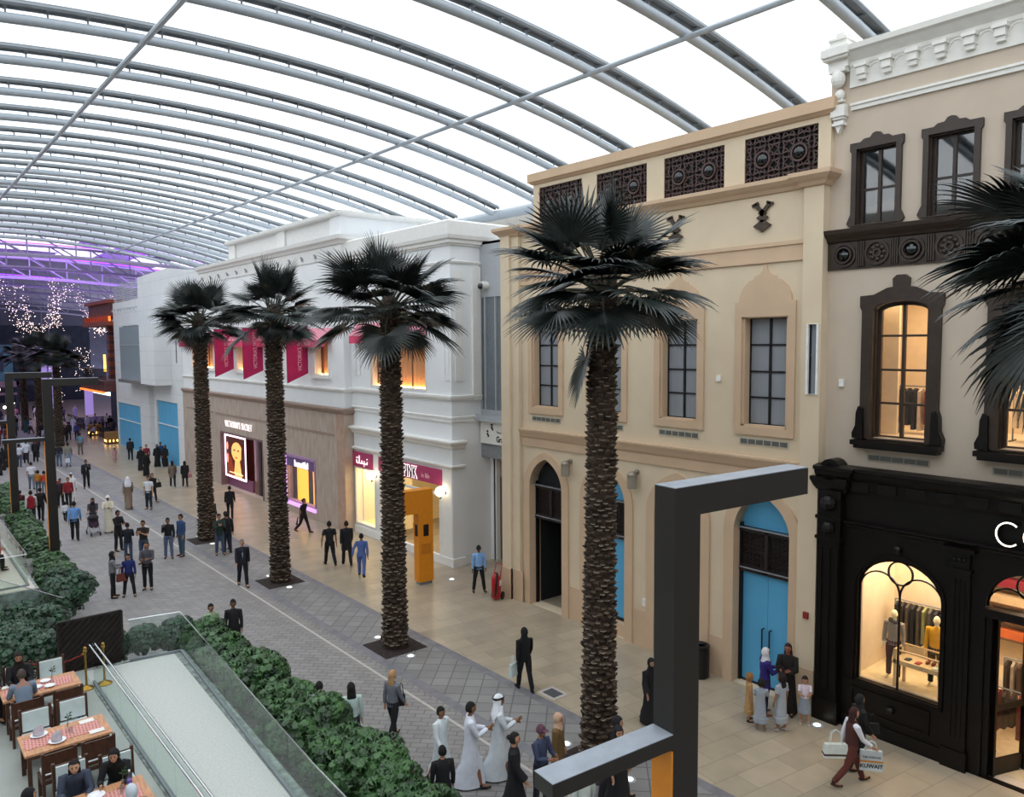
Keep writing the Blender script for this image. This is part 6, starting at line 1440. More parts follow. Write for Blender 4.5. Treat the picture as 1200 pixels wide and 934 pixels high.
def skirt(pose, z1=.45, rad=.24):
    J = joints(pose); b = MB(); m = cloth('#222222'); up = J['up']; p = J['pel']
    b.loft([(p.x, p.y, z1, rad, rad*.85), (p.x, p.y, (z1+p.z)/2, rad*.9, rad*.78), (*(p+V((0, 0, -.02))), .18, .135), (*up(0, 0, .12), .15, .115)], m, 18); return b.mesh('skirt', smooth=True)
def shoes(pose, i, heel=False):
    J = joints(pose); b = MB(); m = cloth('#222222')
    if 1:
        a, t, h = J['an%d' % i], J['toe%d' % i], J['heel%d' % i]
        b.tube([h+V((0, -.01, .01)), h*.7+t*.3, h*.35+t*.65, t+V((0, .03, -.0))], [.035, .045, .047, .026], m, 10, flat=.72); b.tube([a+V((0, 0, .02)), a+V((0, 0, -.05))], [.045, .045], m, 8)
        if heel: b.tube([h+V((0, 0, 0)), h+V((0, -.01, -.05))], [.014, .007], m, 6)
    return b.mesh('shoe', smooth=True)
def hair(pose, kind, hs):
    c = joints(pose)['up'](0, .02, .735); b = MB(); m = cloth('#222222'); n, k = 18, 9
    # shell over the skull: covers the top, sides and back, open at the face
    def shell(grow, low, fronty, drape=0.):
        vs = []; R = []
        for i in range(k+1):
            a = PI/2-(PI/2+low)*i/k; 
            for j in range(n):
                q = 2*PI*j/n; x = math.cos(q)*math.cos(a); y = math.sin(q)*math.cos(a); z = math.sin(a)
                yy = y
                if z < .42 and y > fronty: yy = fronty
                g = grow+(.006 if y < 0 else 0)
                vs.append((c[0]+x*(.078+g)*hs, c[1]+(yy*(.097+g)-.006)*hs, c[2]+(z*(.118+g)+.004)*hs))
        return b.add(vs, [(i*n+j, i*n+(j+1) % n, (i+1)*n+(j+1) % n, (i+1)*n+j) for i in range(k) for j in range(n)]+[tuple(range(n))], m)
    if kind in ('short', 'curly'): shell(.012 if kind == 'short' else .026, .45, .12)
    elif kind == 'balding': shell(.006, .35, -.25)
    elif kind in ('long', 'tied'):
        shell(.016, .55, .10)
        if kind == 'long': b.loft([(c[0], c[1]-.075*hs, c[2]-.33, .07, .02), (c[0], c[1]-.085*hs, c[2]-.22, .105, .035), (c[0], c[1]-.06*hs, c[2]-.08, .10, .055), (c[0], c[1]-.03*hs, c[2]+.02, .088, .07)], m, 12)
        else: b.ball((c[0], c[1]-.125*hs, c[2]+.03), .05*hs, m, 8, 6)
    elif kind == 'hijab':
        shell(.02, .75, .42); up = joints(pose)['up']
        q = [up(0, -.005, .50), up(0, 0, .56), up(0, .01, .63), up(0, .015, .675)]
        b.loft([(*q[0], .15, .105), (*q[1], .115, .095), (*q[2], .088, .092), (*q[3], .083, .10)], m, 16)
        b.loft([(*up(0, .075, .44), .07, .03), (*up(0, .085, .53), .085, .035), (*up(0, .09, .60), .05, .03)], m, 10)
    elif kind == 'ghutra':
        shell(.02, .6, .30); up = joints(pose)['up']
        b.loft([(*up(0, -.09, .30), .14, .03), (*up(0, -.10, .42), .185, .05), (*up(0, -.05, .52), .17, .085), (*up(0, -.03, .62), .125, .075), (*up(0, -.015, .72), .10, .085)], m, 14)
        for s in (-1, 1): b.loft([(*up(s*.13, .05, .38), .05, .02), (*up(s*.12, .05, .50), .06, .04), (*up(s*.085, .04, .65), .035, .05)], m, 8)
    elif kind == 'cap':
        shell(.016, .15, .8); b.loft([(c[0], c[1]+.12*hs, c[2]+.045*hs, .065*hs, .07*hs), (c[0], c[1]+.10*hs, c[2]+.06*hs, .06*hs, .06*hs)], m, 12)
    return b.mesh('hair', smooth=True)
def agal(pose, hs):
    c = joints(pose)['up'](0, .01, .79); b = MB()
    for dz in (0, .022): b.tube([(c[0]+.098*hs*math.cos(2*PI*i/18), c[1]+.115*hs*math.sin(2*PI*i/18)-.008, c[2]+dz+.012*math.sin(2*PI*i/18)) for i in range(19)], .011, M_blk, 6, cap=False)
    return b.mesh('head_cord', smooth=True)
def dress(o, mesh, name, col, sp=None):
    c = inst(name, mesh, o); 
    m = col if not isinstance(col, str) else cloth(col)
    for s in c.material_slots: s.link = 'OBJECT'; s.material = m
    return c
def person(x, y, h, head, pose, lab, top_=None, bot=None, hr=('short', '#15110f'), sk='#a87a5c', shoe='#1a1715', z=0., group=None, child=False, extra=None, face=True):
    # head = compass-style heading in degrees: 0 looks along the street away from the camera, 90 toward the shops
    hs = 1.0 if not child else 1.32
    J0 = cached(('J', pose), lambda: joints(pose)); H = 1.735 if not child else 1.77
    s = h/H if not pose.startswith('sit') else h/1.735
    t = thing('person', lab, 'person', (x, y, z), -math.radians(head), group, scale=s)
    b = dress(t, cached(('b', pose, hs), lambda: body_mesh(pose, hs)), 'body', skinm(sk))
    if face: inst('face', cached(('f', pose, hs), lambda: face_mesh(pose, hs)), t)
    if hr: 
        dress(t, cached(('h', pose, hr[0], hs), lambda: hair(pose, hr[0], hs)), {'hijab': 'head_scarf', 'ghutra': 'head_cloth', 'cap': 'cap'}.get(hr[0], 'hair'), hr[1])
        if hr[0] == 'ghutra' and len(hr) > 2: inst('head_cord', cached(('a', pose), lambda: agal(pose, hs)), t)
    if top_:
        k, c = top_[0], top_[1]
        if k == 'robe': dress(t, cached(('r', pose, 1), lambda: robe(pose, 1, sleeve='long', flare=.2)), 'robe', c)
        elif k == 'abaya': dress(t, cached(('r', pose, 2), lambda: robe(pose, 1.05, True)), 'robe', c)
        elif k == 'dress': dress(t, cached(('d', pose, child), lambda: robe(pose, .92, True, .48, 'short' if child else 'long', .28)), 'dress', c)
        elif k == 'tunic': dress(t, cached(('u', pose), lambda: top(pose, 'long', .22, 1.08, True)), 'tunic', c)
        elif k in ('tee', 'shirt', 'blouse', 'vest'):
            sl = {'tee': 'short', 'shirt': 'long', 'blouse': 'long', 'vest': 'none'}[k]
            if k == 'vest': dress(t, cached(('t', pose, 'shirtin'), lambda: top(pose, 'long', 0, 1.0)), 'shirt', top_[2]); dress(t, cached(('t', pose, 'vest'), lambda: top(pose, 'none', .04, 1.07)), 'vest', c)
            else: dress(t, cached(('t', pose, k), lambda: top(pose, sl, .04, 1.0, k == 'blouse')), 'shirt', c)
        elif k == 'jacket': dress(t, cached(('t', pose, k), lambda: top(pose, 'long', .07, 1.10)), 'jacket', c)
        elif k == 'coat': dress(t, cached(('t', pose, k), lambda: top(pose, 'long', .30, 1.12)), 'coat', c)
        elif k == 'suit':
            dress(t, cached(('t', pose, 'jacket'), lambda: top(pose, 'long', .07, 1.10)), 'jacket', c)
            def sf():
                up = joints(pose)['up']; b = MB(); b.loft([(*up(0, .065, .14), .012, .06), (*up(0, .075, .34), .05, .062), (*up(0, .065, .47), .055, .045), (*up(0, .05, .54), .035, .03)], M_white, 10); b.bar(up(0, .128, .16), up(0, .142, .34), .035, .01, M_white); return b.mesh('shirt_front', smooth=True)
            dress(t, cached(('sf', pose), sf), 'shirt_front', '#c9d3e2')
            def tie():
                up = joints(pose)['up']; b = MB(); b.bar(up(0, .130, .12), up(0, .142, .36), .045, .012, M_blk, up=(1, 0, 0)); b.bar(up(0, .142, .36), up(0, .10, .52), .03, .012, M_blk, up=(1, 0, 0)); return b.mesh('tie')
            dress(t, cached(('tie', pose), tie), 'tie', '#4a5a80')
    if bot:
        k, c = bot
        if k == 'trousers': dress(t, cached(('l', pose), lambda: trousers(pose)), 'trousers', c)
        elif k == 'shorts': dress(t, cached(('ls', pose), lambda: trousers(pose, True, 1.1)), 'shorts', c)
        elif k == 'skirt': dress(t, cached(('sk', pose), lambda: skirt(pose)), 'skirt', c)
    if shoe:
        for i in (0, 1): dress(t, cached(('s', pose, i, shoe == 'heel'), lambda: shoes(pose, i, shoe == 'heel')), 'shoe', '#151312' if shoe == 'heel' else shoe)
    if extra: extra(t, J0)
    return t
JE = '#3b4a63'; BK = '#17161a'; DG = '#2a2a2e'; WH = '#dcdfe6'
P = person
# ---- foreground group at the bottom
P(8.95, 13.2, 1.60, 165, 'stroll', 'teenage boy in a white robe looking down, leftmost of the three in white robes', ('robe', '#d5dde0'), None, ('short', '#16120f'), '#8e6247')
P(9.32, 12.65, 1.78, 120, 'stroll_hold', 'dark-haired man in a white robe, middle of the three in white robes', ('robe', '#d9dde8'), None, ('short', '#1a1512'), '#8a5f45')
P(9.95, 12.5, 1.80, 120, 'stroll_hold', 'man in white robe and white head cloth with black cord walking through the palms strip', ('robe', '#d3dadf'), None, ('ghutra', '#e4e6ec', 1), '#8a5f45')
P(9.30, 11.2, 1.70, 130, 'stroll', 'dark-haired woman in black sleeveless dress over white sleeves at the bottom of the picture', ('abaya', '#131216'), None, ('tied', '#1a1412'), '#b98a6c')
P(9.92, 11.12, 1.66, 175, 'hold', 'person in maroon cap and navy and grey striped polo behind the lower steel arm', ('shirt', '#39415c'), ('trousers', '#23252e'), ('cap', '#5c3a48'), '#9a6b4f')
P(10.60, 11.35, 1.6, 150, 'stand', 'woman in beige head scarf and olive brown coat beside the person in the maroon cap', ('coat', '#6b5230'), ('trousers', '#4a3c28'), ('hijab', '#c7a48a'), '#b98a6c')
P(8.10, 11.9, 1.55, 20, 'stand', 'person seen from behind in black with black hair, half hidden by the hedge', ('shirt', BK), ('trousers', BK), ('short', '#100d0c'), '#a87a5c')
P(10.95, 10.0, 1.75, 200, 'stroll', 'woman in black robe under the lower steel arm, right of the pale dress', ('abaya', '#121115'), None, ('hijab', '#17161b'), '#b98a6c')
P(11.3, 10.35, 1.7, 140, 'stroll', 'second woman in black robe under the lower steel arm beside the ground light', ('abaya', '#141317'), None, ('hijab', '#1b1a1f'), '#b98a6c')
P(9.75, 9.75, 1.5, 30, 'stroll', 'person in a pale dress whose skirt shows below the lower steel arm', ('dress', '#c6cec9'), None, ('long', '#2a201b'), '#b98a6c')
P(14.25, 11.95, 1.6, 200, 'stroll', 'woman in black robe nearly hidden behind the near totem post', ('abaya', '#131216'), None, ('hijab', '#131216'), '#b98a6c')
# ---- at the hedge
P(9.10, 15.4, 1.62, 75, 'stroll', 'fair long-haired woman in grey top and black trousers walking by the hedge', ('blouse', '#6c6f78'), ('trousers', '#16161b'), ('long', '#b18a60'), '#c79a7c')
P(7.98, 15.3, 1.66, 20, 'stand', 'woman with long black hair and pale mint blouse behind the hedge', ('blouse', '#b9cdc8'), ('trousers', '#2b2e33'), ('long', '#14110f'), '#a87a5c')
P(7.55, 16.0, 1.58, 15, 'stand', 'dark-haired girl in grey top, only head and shoulders showing above the hedge', ('blouse', '#8f9097'), ('trousers', DG), ('short', '#15110f'), '#a87a5c')
P(8.0, 22.6, 1.70, 205, 'stand', 'man in black shirt beside the hedge behind the glass corner', ('shirt', '#1b1a1e'), ('trousers', BK), ('short', '#13100f'), '#7d563f')
P(7.45, 22.9, 1.62, 170, 'stand', 'dark-haired person in pale green peeking over the hedge beside a man in black', ('shirt', '#93a886'), ('trousers', DG), ('short', '#13100f'), '#a87a5c')
# ---- middle of the street
P(13.13, 15.35, 1.66, 20, 'stroll', 'woman in all black walking away alone on the beige tiles carrying a white bag', ('blouse', '#101013'), ('trousers', '#101013'), ('hijab', '#0f0f12'), '#3a2a22', 'heel')
P(10.75, 29.2, 1.78, 195, 'stroll', 'balding man in a dark suit, white shirt and tie walking toward the camera', ('suit', '#1b1b26'), ('trousers', '#16161d'), ('balding', '#6d6a68'), '#b98a6c')
P(17.2, 22.7, 1.70, 205, 'stand_wide', 'security guard in light blue shirt, black trousers and dark cap by the cream corner', ('shirt', '#7fa9dc'), ('trousers', '#121216'), ('cap', '#15161c'), '#5e4030')
P(14.8, 27.25, 1.72, 35, 'swing', 'person in blue overalls striding past the palm near the orange kiosk', ('shirt', '#4c64a0'), ('trousers', '#4c64a0'), ('short', '#100d0c'), '#6a4733')
P(15.15, 29.15, 1.82, 20, 'stroll', 'man in a dark coat walking away beside the man in a printed black T-shirt', ('coat', '#15161f'), ('trousers', '#14141a'), ('short', '#14100e'), '#8a5f45')
P(14.55, 29.5, 1.86, 15, 'swing', 'broad man in black T-shirt with a pale round print on the back', ('tee', '#15161c'), ('trousers', '#121217'), ('short', '#14100e'), '#8a5f45')
P(16.2, 35.6, 1.68, 150, 'swing', 'woman in black carrying a club-like umbrella past the lilac window', ('tee', '#111015'), ('trousers', '#111015'), ('tied', '#0f0c0b'), '#8a5f45')
P(14.6, 41.2, 1.70, 25, 'stroll', 'man in a black suit walking away outside the stone shop entrance', ('jacket', '#15141b'), ('trousers', '#121218'), ('short', '#1a1614'), '#8a5f45')
P(12.75, 38.4, 1.70, 140, 'stand', 'man in dark green shirt half behind the furthest near-row palm', ('shirt', '#1f3330'), ('trousers', '#171a20'), ('short', '#100d0c'), '#8a5f45')
P(11.65, 34.3, 1.76, 190, 'cross', 'man in dark green sweater and blue jeans beside the furthest near-row palm', ('jacket', '#22342f'), ('trousers', JE), ('short', '#100d0c'), '#a87a5c')
P(12.0, 34.35, 1.78, 20, 'stand', 'person in black jacket right behind the one in green sweater and jeans', ('jacket', '#131318'), ('trousers', '#20263a'), ('short', '#100d0c'), '#8a5f45')
P(12.15, 34.9, 1.70, 340, 'stand', 'person in black top and maroon trousers in the small group by the palm', ('jacket', '#18161b'), ('trousers', '#4c2226'), ('short', '#100d0c'), '#8a5f45')
# ---- left centre groups
P(6.6, 31.0, 1.66, 100, 'hold', 'woman in black head scarf and grey cardigan holding a brown bag', ('jacket', '#77767a'), ('trousers', '#16161b'), ('hijab', '#131216'), '#b98a6c')
P(7.1, 30.8, 1.55, 200, 'stand_wide', 'boy in a blue football shirt with white lines beside the woman in grey cardigan', ('shirt', '#1a2766'), ('trousers', '#15151c'), ('short', '#14100e'), '#a87a5c', '#1a1715', face=False)
P(7.85, 31.2, 1.76, 205, 'hold', 'slim person in grey top and dark scarf standing with hands together', ('shirt', '#4e4c55'), ('trousers', '#131318'), ('tied', '#191412'), '#a87a5c')
P(8.4, 38.0, 1.78, 150, 'hold', 'man in a long black shirt and black trousers talking in the street', ('tunic', '#141318'), ('trousers', '#141318'), ('short', '#14100e'), '#8a5f45')
P(8.3, 35.9, 1.60, 20, 'hold', 'youth in dark navy jacket and jeans with back turned, carrying something pale', ('jacket', '#171a26'), ('trousers', JE), ('short', '#100d0c'), '#8a5f45')
P(8.7, 35.0, 1.80, 215, 'cross', 'man in dark brown T-shirt with folded arms and jeans', ('tee', '#241c19'), ('trousers', '#3c4c68'), ('short', '#14100e'), '#a87a5c')
P(9.75, 35.2, 1.72, 200, 'chin', 'man in black V-neck sweater and faded jeans with a hand at his chin', ('shirt', '#15141a'), ('trousers', '#5a6784'), ('short', '#14100e'), '#8a5f45')
P(10.3, 35.2, 1.80, 250, 'stand', 'man in blue shirt and jeans standing half turned, right of the V-neck man', ('shirt', '#2f4672'), ('trousers', '#3f5468'), ('short', '#14100e'), '#a87a5c')
P(7.3, 41.5, 1.82, 15, 'stroll', 'man in light blue shirt and black trousers walking away', ('shirt', '#6f9cd8'), ('trousers', '#121218'), ('short', '#100d0c'), '#8a5f45')
P(8.4, 43.0, 1.62, 195, 'push', 'woman in dark patterned top pushing a baby stroller', ('tunic', '#3b3740'), ('trousers', '#1a191f'), ('hijab', '#191419'), '#a87a5c')
P(8.9, 42.1, 1.80, 200, 'hold', 'man in cream robe and white cap beside the stroller', ('robe', '#d8d2bf'), None, ('cap', '#dcdad2'), '#6a4733')
P(7.72, 46.3, 1.05, 20, 'walk', 'toddler in white shirt and dark trousers behind the man in light blue', ('shirt', WH), ('trousers', '#22222a'), ('short', '#100d0c'), '#a87a5c', child=True)
P(6.23, 46.5, 1.76, 10, 'stroll', 'person in red vest and black trousers between the two slim totems', ('vest', '#8e1726', '#c9c2c2'), ('trousers', '#15151c'), ('short', '#100d0c'), '#a87a5c')
P(8.1, 51.4, 1.66, 200, 'stroll', 'woman in a red blouse emerging from behind the nearer slim totem', ('blouse', '#9a1f2a'), ('trousers', '#1c1a20'), ('short', '#100d0c'), '#a87a5c')
P(8.25, 50.6, 1.6, 180, 'stand', 'dark-clothed person between the red blouse and the red plaid shirt', ('shirt', '#33292c'), ('trousers', BK), ('short', '#100d0c'), '#8a5f45')
P(8.6, 50.3, 1.68, 200, 'stroll', 'person in a red plaid shirt with dark sleeves', ('jacket', '#84202a'), ('trousers', '#1c1a20'), ('tied', '#14100e'), '#a87a5c')
P(8.95, 51.3, 1.76, 200, 'stroll', 'man in white robe and head cloth behind the red plaid shirt', ('robe', '#dcdfe2'), None, ('ghutra', '#e4e6ec', 1), '#8a5f45')
P(6.8, 47.5, 1.7, 20, 'stroll', 'person in black half behind the nearer slim totem', ('jacket', BK), ('trousers', BK), ('short', '#100d0c'), '#8a5f45')
P(6.02, 48.6, 1.5, 20, 'stroll', 'person in dark red behind the further slim totem', ('jacket', '#4a1c22'), ('trousers', BK), ('short', '#100d0c'), '#8a5f45')
P(7.9, 58.2, 1.72, 10, 'stroll', 'person in white T-shirt and pale jeans walking away left of the totem', ('tee', '#d6d8e4'), ('trousers', '#6a7488'), ('short', '#14100e'), '#a87a5c')
P(8.0, 56.4, 1.40, 20, 'stand', 'child in a mustard yellow shirt beside a child in orange red', ('shirt', '#b5761f'), ('trousers', '#4c5664'), ('short', '#100d0c'), '#a87a5c', child=True)
P(8.3, 56.2, 1.35, 20, 'stand', 'child in an orange red shirt next to the mustard shirt', ('shirt', '#b8431f'), ('trousers', '#5c6674'), ('short', '#100d0c'), '#a87a5c', child=True)
P(10.68, 56.2, 1.80, 190, 'phone', 'man in black suit standing alone facing the camera, holding a phone', ('suit', '#15151c'), ('trousers', '#131319'), ('short', '#14100e'), '#8a5f45')
P(11.1, 47.5, 1.78, 10, 'stroll', 'man in tan robe and white head cloth walking away', ('robe', '#7c6b5a'), None, ('ghutra', '#dfe2ee'), '#8a5f45', '#4a3028')
P(11.95, 46.6, 1.82, 215, 'stand', 'man in white printed T-shirt and dark jeans', ('tee', '#d3d6de'), ('trousers', '#232a36'), ('short', '#2a201b'), '#b98a6c')
P(12.7, 48.6, 1.66, 170, 'stroll', 'woman in black with a large shoulder bag beside the white printed T-shirt', ('blouse', '#141217'), ('trousers', '#17151b'), ('long', '#4a2a22'), '#b98a6c')
P(15.1, 53.0, 1.66, 15, 'stroll', 'woman in taupe jacket and black trousers walking away', ('coat', '#6d6259'), ('trousers', '#17161b'), ('hijab', '#17161b'), '#a87a5c')
P(15.7, 52.4, 1.65, 15, 'stroll', 'woman in black with a pink handbag, right of the taupe jacket', ('coat', '#15141a'), ('trousers', '#15141a'), ('hijab', '#15141a'), '#a87a5c')
for x, y, h, hd, lab in ((15.3, 61.3, 1.7, 200, 'leftmost'), (14.95, 58.6, 1.62, 170, 'nearest'), (16.7, 62.3, 1.66, 190, 'second from right'), (17.2, 62.0, 1.6, 230, 'rightmost')):
    P(x, y, h, hd, 'stand', 'woman in black robe outside the blue hoardings, %s of the four in black' % lab, ('abaya', '#121116'), None, ('hijab', '#121116'), '#a87a5c', group='women in black robes by the blue hoarding')
P(16.1, 62.9, 1.66, 200, 'stand', 'woman in wine red top among the women in black robes', ('blouse', '#7a1f30'), ('trousers', '#1b1a20'), ('tied', '#2a1c18'), '#b98a6c')
P(17.2, 63.2, 1.72, 190, 'stand', 'man behind the rightmost woman in black robe', ('shirt', '#23406a'), ('trousers', BK), ('short', '#14100e'), '#8a5f45')
P(14.8, 67.0, 1.15, 200, 'stroll', 'small girl in pink dress near the lit planter boxes', ('dress', '#a87a86'), None, ('long', '#1a1412'), '#a87a5c', child=True)
P(16.1, 67.6, 1.74, 15, 'stroll', 'man in black with a backpack walking toward the cafe', ('jacket', '#14171f'), ('trousers', '#14161d'), ('short', '#100d0c'), '#8a5f45')
# ---- right-hand group by the blue door
P(16.8, 10.45, 1.62, 125, 'hold', 'woman in white head scarf and royal purple top by the blue door', ('tunic', '#2a1c6e'), ('trousers', '#1f1f38'), ('hijab', '#d5d3d6'), '#a06f58', '#7a4a34')
P(17.25, 10.1, 1.72, 250, 'hold', 'tall woman in black robe with long brown hair by the blue door', ('abaya', '#17130f'), None, ('long', '#2a1a14'), '#9a5f4a')
P(16.0, 10.05, 1.22, 60, 'hold', 'girl in pale grey dress with a white hairband at the left of the group', ('dress', '#9aa2ac'), None, ('short', '#14100e'), '#9a6b54', '#8a7d72', child=True)
P(16.35, 9.72, 1.36, 10, 'stand', 'girl in pale grey dress with back turned in the middle of the group', ('dress', '#a2a9b2'), None, ('long', '#1c1210'), '#9a6b54', '#b0a8a4', child=True)
P(17.1, 9.55, 1.14, 235, 'hold', 'little girl in white top and grey pleated skirt at the right of the group', ('tee', '#d9cdd8'), ('skirt', '#8f97a2'), ('short', '#14100e'), '#b98a6c', '#d9d4cc', child=True)
P(16.2, 10.5, 1.15, 130, 'stand', 'small fair-haired child mostly hidden behind the girl with a hairband', ('dress', '#b08a5a'), None, ('curly', '#8a6238'), '#b98a6c', child=True)
P(15.42, 7.55, 1.66, 125, 'walk', 'woman in maroon head scarf, white sleeves and maroon trousers striding with a white handbag', ('vest', '#4a241f', '#d9dbe4'), ('trousers', '#5a2a22'), ('long', '#3a1c1a'), '#b98a6c', '#3a221c')
P(16.15, 7.75, 1.60, 125, 'stroll', 'woman in black with a black handbag walking beyond the maroon trousers', ('coat', '#141317'), ('trousers', '#141317'), ('hijab', '#18161a'), '#b98a6c')
# ---- seated diners and far terrace
P(2.32, 20.3, 1.68, 185, 'sit', 'diner in black with dark hood at the far side of the furthest table', ('jacket', '#141318'), ('trousers', BK), ('hijab', '#1c1512'), '#a87a5c', z=1.02)
P(1.7, 20.35, 1.62, 170, 'sit', 'second diner in black at the left of the furthest table', ('jacket', '#17151a'), ('trousers', BK), ('long', '#14100e'), '#a87a5c', z=1.02)
P(2.24, 18.95, 1.74, 0, 'sit_lean', 'balding man in grey shirt seated with his back to the camera at the furthest table', ('shirt', '#6f7e90'), ('trousers', '#2a2d36'), ('balding', '#4a3f3a'), '#a06f58', z=1.02)
P(2.42, 14.8, 1.66, 190, 'sit_lean', 'long-haired woman in a blue denim jacket at the nearest table', ('jacket', '#3a4356'), ('trousers', '#2a2f3a'), ('long', '#1a120f'), '#c79a7c', z=1.02)
P(3.1, 14.75, 1.64, 205, 'sit_lean', 'woman in black leaning over the nearest table beside the balustrade', ('jacket', '#121216'), ('trousers', BK), ('hijab', '#120f10'), '#b98a6c', z=1.02)
P(2.9, 13.0, 1.62, 0, 'sit', 'diner in pale grey head scarf at the bottom edge with back to the camera', ('jacket', '#4a5056'), ('trousers', DG), ('hijab', '#c3ccd6'), '#b98a6c', z=1.02)
P(1.62, 13.95, 1.62, 80, 'sit', 'diner in black head scarf at the bottom left corner', ('jacket', '#15141a'), ('trousers', BK), ('hijab', '#0f0e14'), '#b98a6c', z=1.02)
P(3.1, 33.8, 1.7, 90, 'sit', 'person in red sitting at the far terrace rail', ('jacket', '#8e1f26'), ('trousers', BK), ('short', '#100d0c'), '#a87a5c', z=1.02)
# ---- distant crowd
r = random.Random(11)
crowd = [
 (13.7, 73.9, 1.78, 10, 'stand', 'tee', '#5e8398', '#5e5650', 'short', 'man in teal shirt and khaki trousers walking away beneath the distant palms'),
 (11.1, 67.9, 1.72, 10, 'stroll', 'shirt', '#1b1e26', '#4e6078', 'short', 'man in black shirt and blue jeans, left of a man in grey, seen from behind'),
 (11.6, 67.2, 1.78, 15, 'stroll', 'shirt', '#7d7a72', '#6a7a90', 'short', 'man in grey shirt and pale jeans walking beside the man in black shirt'),
 (9.4, 71.3, 1.76, 10, 'stroll', 'jacket', '#c6cad6', '#191a22', 'short', 'person in white jacket between the two slim totems'),
 (10.1, 71.7, 1.74, 10, 'stroll', 'jacket', '#161820', '#191a22', 'short', 'person in black with a white belt line right of the white jacket'),
 (9.6, 73.5, 1.7, 10, 'stroll', 'tee', '#c2ccd4', '#2a3040', 'short', 'person in pale shirt just behind the white jacket'),
 (8.7, 69.5, 1.72, 15, 'stroll', 'tee', '#c9cde0', '#3a4258', 'short', 'person in white beside the further slim totem'),
 (10.6, 74.5, 1.72, 10, 'stroll', 'shirt', '#5a1c2a', '#16171e', 'short', 'person in dark red shirt left of the nearer slim totem'),
 (7.5, 68.5, 1.64, 30, 'stand', 'abaya', '#111015', None, 'hijab', 'woman in black robe at the far left edge'),
 (7.9, 70.0, 1.6, 30, 'stroll', 'abaya', '#15131a', None, 'hijab', 'second woman in black robe close to the far left edge'),
 (7.0, 66.0, 1.6, 30, 'stand', 'abaya', '#141218', None, 'hijab', 'third woman in black robe touching the left picture edge'),
 (9.2, 86, 1.7, 10, 'stroll', 'coat', '#8a2430', '#1a1a22', 'short', 'person in a red coat far off behind the further totem'),
 (10.6, 90, 1.7, 10, 'stroll', 'jacket', '#1a2230', '#14161e', 'short', 'person in dark teal jacket far off left of the middle palm'),
 (13.0, 88, 1.7, 190, 'stroll', 'jacket', '#15161e', '#14161e', 'short', 'person in black far off right of the nearer totem'),
 (14.3, 84, 1.7, 190, 'stroll', 'jacket', '#2a1c22', '#14161e', 'short', 'person in brown black jacket left of the teal shirt'),
 (15.0, 86, 1.72, 10, 'stand', 'jacket', '#1a1a26', '#181a24', 'short', 'person in navy jacket ahead of the teal shirt'),
 (15.5, 85, 1.7, 200, 'stand', 'shirt', '#3a3a78', '#22222e', 'short', 'person in violet blue shirt by the cafe terrace'),
 (12.2, 79, 1.66, 10, 'stroll', 'dress', '#4a1c26', None, 'long', 'woman in dark red dress behind the nearer totem'),
 (12.5, 83, 1.68, 10, 'stroll', 'shirt', '#9a98b4', '#22222c', 'short', 'person with a white sash right of the nearer totem'),
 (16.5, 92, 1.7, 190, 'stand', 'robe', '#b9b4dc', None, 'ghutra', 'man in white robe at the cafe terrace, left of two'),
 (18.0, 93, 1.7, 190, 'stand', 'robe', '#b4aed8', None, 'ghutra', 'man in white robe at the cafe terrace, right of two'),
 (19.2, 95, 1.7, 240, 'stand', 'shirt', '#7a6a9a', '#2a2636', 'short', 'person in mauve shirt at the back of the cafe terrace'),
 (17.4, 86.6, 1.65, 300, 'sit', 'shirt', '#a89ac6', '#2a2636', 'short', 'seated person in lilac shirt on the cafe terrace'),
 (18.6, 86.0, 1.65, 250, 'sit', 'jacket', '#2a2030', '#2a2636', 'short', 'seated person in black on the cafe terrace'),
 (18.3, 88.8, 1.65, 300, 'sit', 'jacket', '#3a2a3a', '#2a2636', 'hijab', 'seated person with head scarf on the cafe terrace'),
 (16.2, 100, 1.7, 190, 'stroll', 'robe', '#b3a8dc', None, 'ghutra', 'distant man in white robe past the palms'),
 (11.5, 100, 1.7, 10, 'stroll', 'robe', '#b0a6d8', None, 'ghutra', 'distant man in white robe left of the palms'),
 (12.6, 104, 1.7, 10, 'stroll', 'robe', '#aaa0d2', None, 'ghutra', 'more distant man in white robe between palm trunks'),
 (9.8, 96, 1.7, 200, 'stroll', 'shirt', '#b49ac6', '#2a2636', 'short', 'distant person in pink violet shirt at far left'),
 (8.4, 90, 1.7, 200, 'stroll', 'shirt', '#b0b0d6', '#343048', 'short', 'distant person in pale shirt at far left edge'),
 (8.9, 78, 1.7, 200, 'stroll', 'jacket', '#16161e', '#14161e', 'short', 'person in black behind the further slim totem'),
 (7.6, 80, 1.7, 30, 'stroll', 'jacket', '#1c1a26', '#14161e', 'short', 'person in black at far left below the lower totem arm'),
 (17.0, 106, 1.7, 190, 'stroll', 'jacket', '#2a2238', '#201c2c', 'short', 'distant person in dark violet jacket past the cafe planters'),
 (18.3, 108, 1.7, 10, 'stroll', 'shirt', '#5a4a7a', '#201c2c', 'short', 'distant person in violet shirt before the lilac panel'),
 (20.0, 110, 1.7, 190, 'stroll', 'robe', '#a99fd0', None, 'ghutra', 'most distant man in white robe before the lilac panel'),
]
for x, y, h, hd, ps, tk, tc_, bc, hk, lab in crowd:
    P(x, y, h, hd, ps, lab, (tk, tc_), ('trousers', bc) if bc else None, (hk, '#dcdcec' if hk == 'ghutra' else '#100e10'), '#8a6250', group='distant crowd', face=False)

